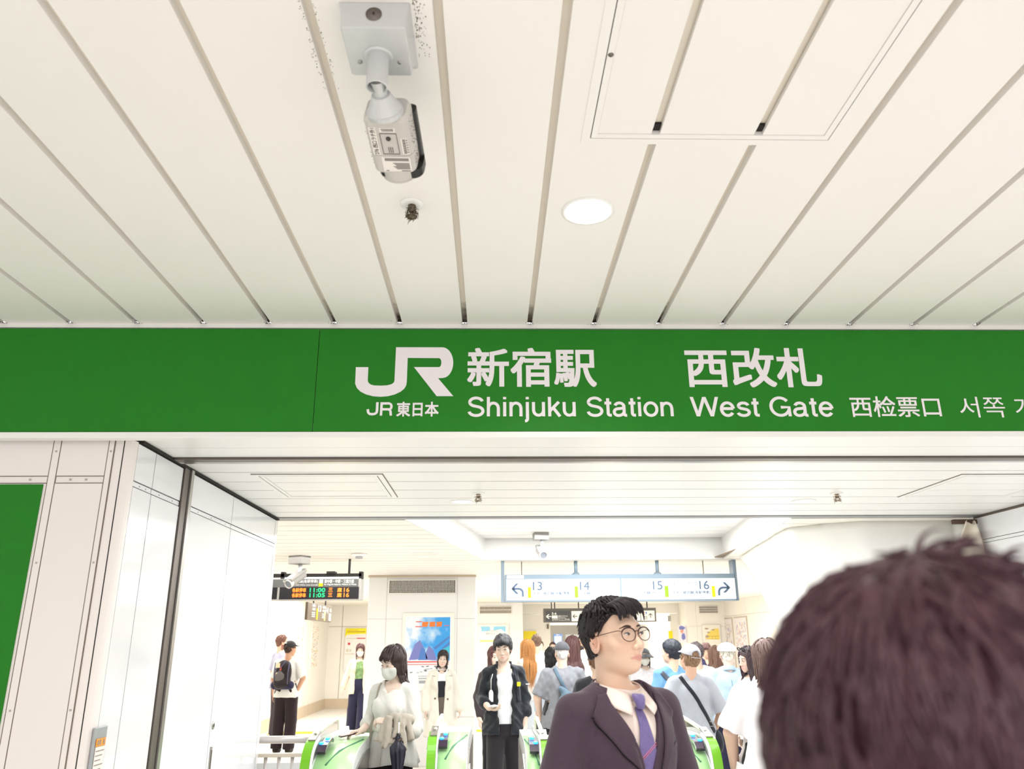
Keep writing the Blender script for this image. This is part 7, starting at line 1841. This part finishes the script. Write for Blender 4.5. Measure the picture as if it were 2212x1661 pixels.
P8 = person('masked woman in cream cardigan and green floral top, half behind the white pillar', 779, 1390, 15.4, 1.60, 10, dict(
    vox=.007, fem=True, head=(-2, 0, 0), hair='long', hairc=(84, 48, 48), hairname='auburn', drop=.13, nl=110, bangs=(.05, .006), mask=(250, 240, 228), skin=SKF, seed=8, stride=.12,
    armR=dict(el=(-.225, .05, 1.12), wr=(-.28, .0, .90)),
    top=dict(name='floral_top', m=None, t=.014, sleeve=.35, hem=.98, neck=.085, vneck=(.1, .04)), bottom=dict(m=navy, wide=.05, t=.018)) if False else dict(
    vox=.007, fem=True, head=(-2, 0, 0), hair='long', hairc=(84, 48, 48), hairname='auburn', drop=.13, nl=110, bangs=(.05, .006), mask=(250, 240, 228), skin=SKF, seed=8, stride=.12,
    armR=dict(el=(-.235, .04, 1.12), wr=(-.30, .0, .90)),
    top=dict(name='cardigan', m=fabric('cream_cardigan', (250, 234, 212)), t=.022, loose=.02, sleeve=.98, hem=.78, flare=.03, neck=.09, vneck=(.1, .08), open=(.07, 1.32), open2=.085,
             inner=dict(name='floral_top', m=mat('floral_print', (120, 150, 100), .8, var=.9, vscale=26), hem=1.02, neckz=1.44)), bottom=dict(m=navy, wide=.05, t=.018)))
# queue behind the gates, backs turned
P9 = person('woman with very long orange-brown hair walking away beside the man in grey shorts', 1138, 1381, 12.2, 1.63, 215, dict(
    fem=True, head=(20, 0, 0), hair='long', hairc=(204, 146, 88), hairname='orange', drop=.56, nl=130, lr=.011, skin=SKF, seed=14, top=tee('white_blouse', (250, 246, 242), loose=.03), bottom=dict(name='skirt', m=fabric('pale_blue_skirt', (226, 236, 246)), skirt=.24, end=.4), shoem=fabric('shoe_white', (240, 238, 234))))
P10 = person('man in white t-shirt and grey shorts walking away from the gates', 1158, 1370, 14.4, 1.74, 186, dict(
    hair='short', hairc=(110, 88, 74), hairname='mousebrown', nl=90, skin=SK, seed=15, stride=.2, top=tee('white_tee2', (252, 250, 248), loose=.035, hem=.80), bottom=dict(name='shorts', m=khaki, end=.5, wide=.02, t=.022), shoem=fabric('shoe_tan', (196, 174, 140))))
P11 = person('man in dark grey cap and grey t-shirt with slate sling bag, back turned', 1213, 1384, 8.9, 1.62, 182, dict(
    vox=.007, head=(0, -4, 0), hair='bald', hairc=(190, 186, 184), hairname='whitehair', nl=4, skin=(248, 214, 192), seed=16, b=1.08, fat=.03, armR=dict(el=(-.28, -.02, 1.12), wr=(-.2, -.2, 1.05)), armL=dict(el=(.29, .02, 1.12), wr=(.26, -.12, .95)),
    cap=dict(m=fabric('grey_cap', (98, 98, 104)), tilt=.3, gap=False), top=tee('grey_tee', (150, 152, 158), loose=.03, hem=.80, noise=(.006, 36), nst=(1.5, 1, .5)), bottom=dict(m=black)))
bag = at_person(P11, 'sling_bag', 'slate blue sling bag on the back of the man in the grey cap', 'bag')
def fab_bag(I, bag, pts, m, extra=None):
    k = I['k']; o, G_ = strap_on(I, 'top', pts, .04, m, 'strap', bag, side=1, off=.006, th=.005); return o
slate = fabric('sling_slate', (104, 128, 146), .7, .1)
fab_bag(P11, bag, [(.10, 1.43), (.06, 1.34), (.0, 1.22), (-.06, 1.12)], slate)
fy = float(np.nanmax(P11['top'].front(1)))
V, Fc = Field([ell((-.06, fy+.015, 1.06), (.15, .05, .11), k=.03), cap((.05, fy-.01, 1.22), (-.16, fy-.02, 1.03), .03, .06, k=.04), cap((-.2, fy-.06, 1.12), (-.1, fy-.02, 1.05), .02, .05, k=.03)], .008, noise=(.006, 30, 4)).mesh()
link('pouch', np_mesh('pouch', V*P11['k'], Fc), slate, bag, smooth=True)
person('woman with black bob just left of the man in the dark grey cap', 1190, 1398, 10.4, 1.55, 190, dict(fem=True, hair='bob', hairc=(30, 26, 30), hairname='blackbob', drop=.13, nl=120, lr=.011, seed=17, top=tee('pale_blue_top', (226, 236, 248), sleeve=.9), bottom=dict(m=black)))
person('woman with long dark brown hair behind the man in the dark grey cap', 1236, 1373, 9.9, 1.70, 176, dict(fem=True, hair='long', hairc=(88, 58, 56), hairname='chestnut', drop=.40, nl=140, lr=.011, seed=18, top=tee('white_top', (248, 246, 244)), bottom=dict(m=black)))
P14 = person('person in black t-shirt with brown hair, mostly hidden behind the suited man\'s ear', 1288, 1398, 7.4, 1.60, 178, dict(hair='short', hairc=(112, 80, 58), hairname='lightbrown', nl=70, seed=19, b=1.0, top=tee('black_tee', (58, 58, 64), loose=.025), bottom=dict(m=black)))
P15 = person('man in bright blue t-shirt with a grey shoulder strap, black hair, back turned', 1447, 1379, 8.3, 1.65, 196, dict(
    vox=.007, head=(26, 2, 0), hair='short', hairc=(36, 40, 50), hairname='blueblack', nl=200, hl=.05, lr=.008, ht=.018, skin=(244, 206, 180), seed=20, b=.95, top=tee('sky_blue_tee', (128, 182, 232), loose=.025, noise=(.005, 40)), bottom=dict(m=navy)))
t_ = at_person(P15, 'shoulder_bag', 'grey bag strap across the back of the man in the blue t-shirt', 'bag')
strap_on(P15, 'top', [(.16, 1.39), (.10, 1.32), (.0, 1.24), (-.10, 1.16), (-.16, 1.05)], .05, fabric('strap_grey', (96, 104, 118)), 'strap', t_, side=1, off=.006, th=.006)
V, Fc = Field([ell((-.17, .02, .98), (.05, .11, .12), k=.02)], .01).mesh(); link('pouch', np_mesh('pouch', V*P15['k'], Fc), fabric('strap_grey', (96, 104, 118)), t_, smooth=True)
P16 = person('man in light grey cap and grey shirt with black crossbody strap, back turned', 1487, 1389, 7.2, 1.60, 184, dict(
    vox=.006, head=(14, 2, -6), hair='nape', hairc=(140, 110, 84), hairname='sandy', nl=170, hl=.06, lr=.008, skin=(236, 190, 164), seed=22, b=.98, fat=.0,
    cap=dict(m=fabric('light_grey_cap', (214, 214, 220), bump=.1), gap=True, tilt=.7, brim=.075, logo=[[(-.006, .121, .075), (.004, .1215, .075), (.0, .121, .064)], [(-.014, .1205, .075), (-.008, .121, .075), (-.012, .1215, .064)]]),
    armL=dict(el=(.27, .03, 1.12), wr=(.25, -.1, .92)), armR=dict(el=(-.28, .0, 1.12), wr=(-.24, -.12, .95)),
    top=tee('light_grey_shirt', (202, 206, 216), sleeve=.5, loose=.04, flare=.03, hem=.80, noise=(.005, 34), nst=(1.6, 1, .45), slw=.02, t=.020), bottom=dict(m=fabric('grey_green_trousers', (134, 132, 122)))))
t_ = at_person(P16, 'crossbody_bag', 'black crossbody strap and pouch worn by the man in the light grey cap', 'bag')
strap_on(P16, 'top', [(.11, 1.43), (.06, 1.34), (-.02, 1.22), (-.10, 1.08), (-.17, .95)], .034, fabric('black_webbing', (46, 48, 58), .7), 'strap', t_, side=1, off=.006, th=.004)
V, Fc = Field([ell((-.20, .02, .86), (.06, .11, .11), k=.02)], .01).mesh(); link('pouch', np_mesh('pouch', V*P16['k'], Fc), fabric('black_webbing', (46, 48, 58), .7), t_, smooth=True)
hm = P16['top'].front(1); yb = float(P16['top'].sample(hm, -.135, 1.02)); k_ = P16['k']; m = MB()
for q in ((-.16, -.155, 1.0, 1.045), (-.115, -.11, 1.0, 1.045), (-.16, -.11, 1.0, 1.005), (-.16, -.11, 1.04, 1.045)): m.box(q[0]*k_, q[1]*k_, (yb+.012)*k_, (yb+.02)*k_, q[2]*k_, q[3]*k_)
m.build('buckle', M['steel'], t_)
person('boy in navy polo shirt with short brown hair looking at a phone', 1524, 1388, 13.4, 1.60, -14, dict(head=(-4, -16, 0), hair='fringe', hairc=(96, 66, 64), hairname='boybrown', nl=80, bangs=(.05, .008), skin=(244, 206, 182), lid=.5, seed=23, armR=dict(el=(-.23, .0, 1.14), wr=(-.06, -.22, 1.16), hd=(.5, -.5, .3), hn=(0, .5, .8)), top=tee('navy_polo', (64, 66, 106), vneck=(.1, .04)), bottom=dict(m=navy)))
P18 = person('man in white flat cap and pale blue denim shirt, back turned', 1568, 1388, 8.8, 1.61, 176, dict(
    vox=.007, head=(-6, 0, 0), hair='short', hairc=(214, 208, 196), hairname='silver', nl=60, hl=.025, lr=.005, ht=.006, skin=(246, 212, 196), seed=24, b=1.04, fat=.02, cap=dict(m=fabric('white_flat_cap', (248, 244, 238)), flat=True, tilt=.2),
    top=tee('denim_shirt', (190, 216, 238), name='denim_shirt', sleeve=.98, loose=.03, noise=(.005, 40)), bottom=dict(m=navy)))
k_ = P18['k']; G2 = np.zeros((26, 4, 3))
for i in range(26):
    u = -1+2*i/25; a = math.pi+u*R(130)
    for j in range(4): v = j/3; G2[i, j] = (math.sin(a)*(.070+.018*v), .014-math.cos(a)*(.074+.020*v), 1.475-.02*abs(u)-.05*v)
MB().sheet(G2*k_, .004).build('shirt_collar', fabric('denim_shirt', (190, 216, 238)), P18['root'], smooth=True)
strap_on(P18, 'top', [(0, 1.32), (0, 1.18), (0, 1.0)], .006, fabric('denim_seam', (120, 150, 182)), 'back_pleat', P18['root'], side=1, off=.003, th=.001)
person('woman with long brown hair and pale mint top, between the boy and the flat cap', 1545, 1395, 10.2, 1.58, 200, dict(fem=True, hair='long', hairc=(122, 92, 78), hairname='softbrown', drop=.36, nl=110, lr=.011, seed=25, top=tee('mint_top', (218, 240, 238), sleeve=.9), bottom=dict(m=black)))
P20 = person('woman in profile with long dark hair and sunglasses pushed up on her head', 1614, 1396, 7.6, 1.57, -78, dict(fem=True, vox=.006, head=(6, -4, 0), hair='long', hairc=(62, 46, 50), hairname='darklong', drop=.34, nl=140, lr=.010, skin=(246, 212, 192), seed=26, top=tee('white_tee3', (250, 248, 248)), bottom=dict(m=black)))
t_ = at_person(P20, 'sunglasses', 'black sunglasses pushed up on the hair of the woman in profile', 'sunglasses'); H, Rm, k_ = P20['H'], P20['Rm'], P20['k']
m = MB()
for sg in (-1, 1): m.tube([(H+Rm @ V3(sg*.034+.024*math.cos(q), -.072-.02*math.sin(q)*.4, .112+.016*math.sin(q)))*k_ for q in np.linspace(0, 6.28, 13)], .005, 6)
for sg in (-1, 1): m.tube([(H+Rm @ V3(sg*.060, -.07, .112))*k_, (H+Rm @ V3(sg*.088, -.0, .085))*k_, (H+Rm @ V3(sg*.09, .04, .05))*k_], .003, 6)
m.build('frame', M['black'], t_, smooth=True)
P21 = person('person in white t-shirt with brown hair, partly hidden by the blurred head', 1652, 1379, 5.3, 1.62, 168, dict(
    vox=.006, hair='long', hairc=(112, 90, 84), hairname='taupebrown', drop=.2, nl=120, lr=.009, skin=(244, 204, 182), seed=27, b=1.1, fat=.03, armL=dict(el=(.285, .02, 1.12), wr=(.27, -.06, .90)), armR=dict(el=(-.285, .02, 1.12), wr=(-.27, -.06, .90)),
    top=tee('white_tee4', (252, 248, 250), loose=.05, sleeve=.5, slw=.03, hem=.82, noise=(.005, 36), nst=(1.5, 1, .5)), bottom=dict(m=black)))
person('masked woman in grey bucket hat and patterned blouse, far behind the glasses', 1391, 1399, 11.0, 1.57, -4, dict(fem=True, hair='bob', hairc=(70, 62, 66), hairname='greybob', drop=.09, nl=60, mask=(244, 246, 248), skin=SKF, seed=28, cap=dict(m=fabric('grey_hat', (128, 130, 140)), bucket=True), top=dict(name='blouse', m=mat('speckled_print', (222, 218, 224), .8, var=.35, vscale=40), t=.016, loose=.03, sleeve=.8, hem=.80), bottom=dict(name='skirt', m=mat('dark_print', (120, 122, 136), .8, var=.8, vscale=18), skirt=.24, end=.3)))
person('dark-haired woman in black walking behind the young man in the black jacket', 1069, 1396, 9.6, 1.57, 16, dict(fem=True, hair='long', hairc=(78, 44, 44), hairname='auburn2', drop=.16, nl=90, lr=.010, skin=SKF, seed=30, top=tee('charcoal_top', (74, 66, 68), sleeve=.9), bottom=dict(m=black)))
person('person in white shirt with dark cap, far back by the suited man\'s ear', 1266, 1370, 15.5, 1.74, 178, dict(hair='short', hairc=(70, 60, 58), hairname='darkbrown', nl=30, seed=31, cap=dict(m=fabric('charcoal_cap', (84, 84, 92)), tilt=.2), top=tee('white_shirt2', (250, 250, 250)), bottom=dict(m=navy)))
person('man with dark hair far back between the white t-shirt and the black bob', 1166, 1383, 18.0, 1.62, 4, dict(hair='short', hairc=(84, 66, 60), hairname='darkbrown', nl=30, seed=32, skin=SKF, top=tee('pale_shirt', (236, 230, 224)), bottom=dict(m=black)))
person('man with dark hair far back left of the dark grey cap', 1194, 1386, 19.5, 1.60, -6, dict(hair='short', hairc=(60, 50, 50), hairname='darkbrown', nl=30, seed=33, skin=SKF, top=tee('pale_shirt', (236, 230, 224)), bottom=dict(m=black)))
person('person with dark hair directly behind the light grey cap', 1502, 1386, 9.2, 1.61, 180, dict(hair='short', hairc=(84, 74, 76), hairname='ashdark', nl=60, seed=34, top=tee('white_shirt2', (250, 250, 250)), bottom=dict(m=black)))
for i, (px, lab) in enumerate(((1242, 'far person in dark clothes at the end of the corridor, leftmost of three'), (1249, 'far person in dark clothes at the end of the corridor, middle of three'), (1257, 'far person in dark clothes at the end of the corridor, rightmost of three'))):
    person(lab, px, 1374+i % 2*2, 25.5+i*.5, 1.72-.03*(i % 2), 20*i, dict(vox=.014, hair='short', hairc=(50, 42, 42), hairname='darkbrown', nl=10, seed=40+i, top=tee('dark_tee2', (62, 58, 62)), bottom=dict(m=black), group='people at the end of the corridor'))
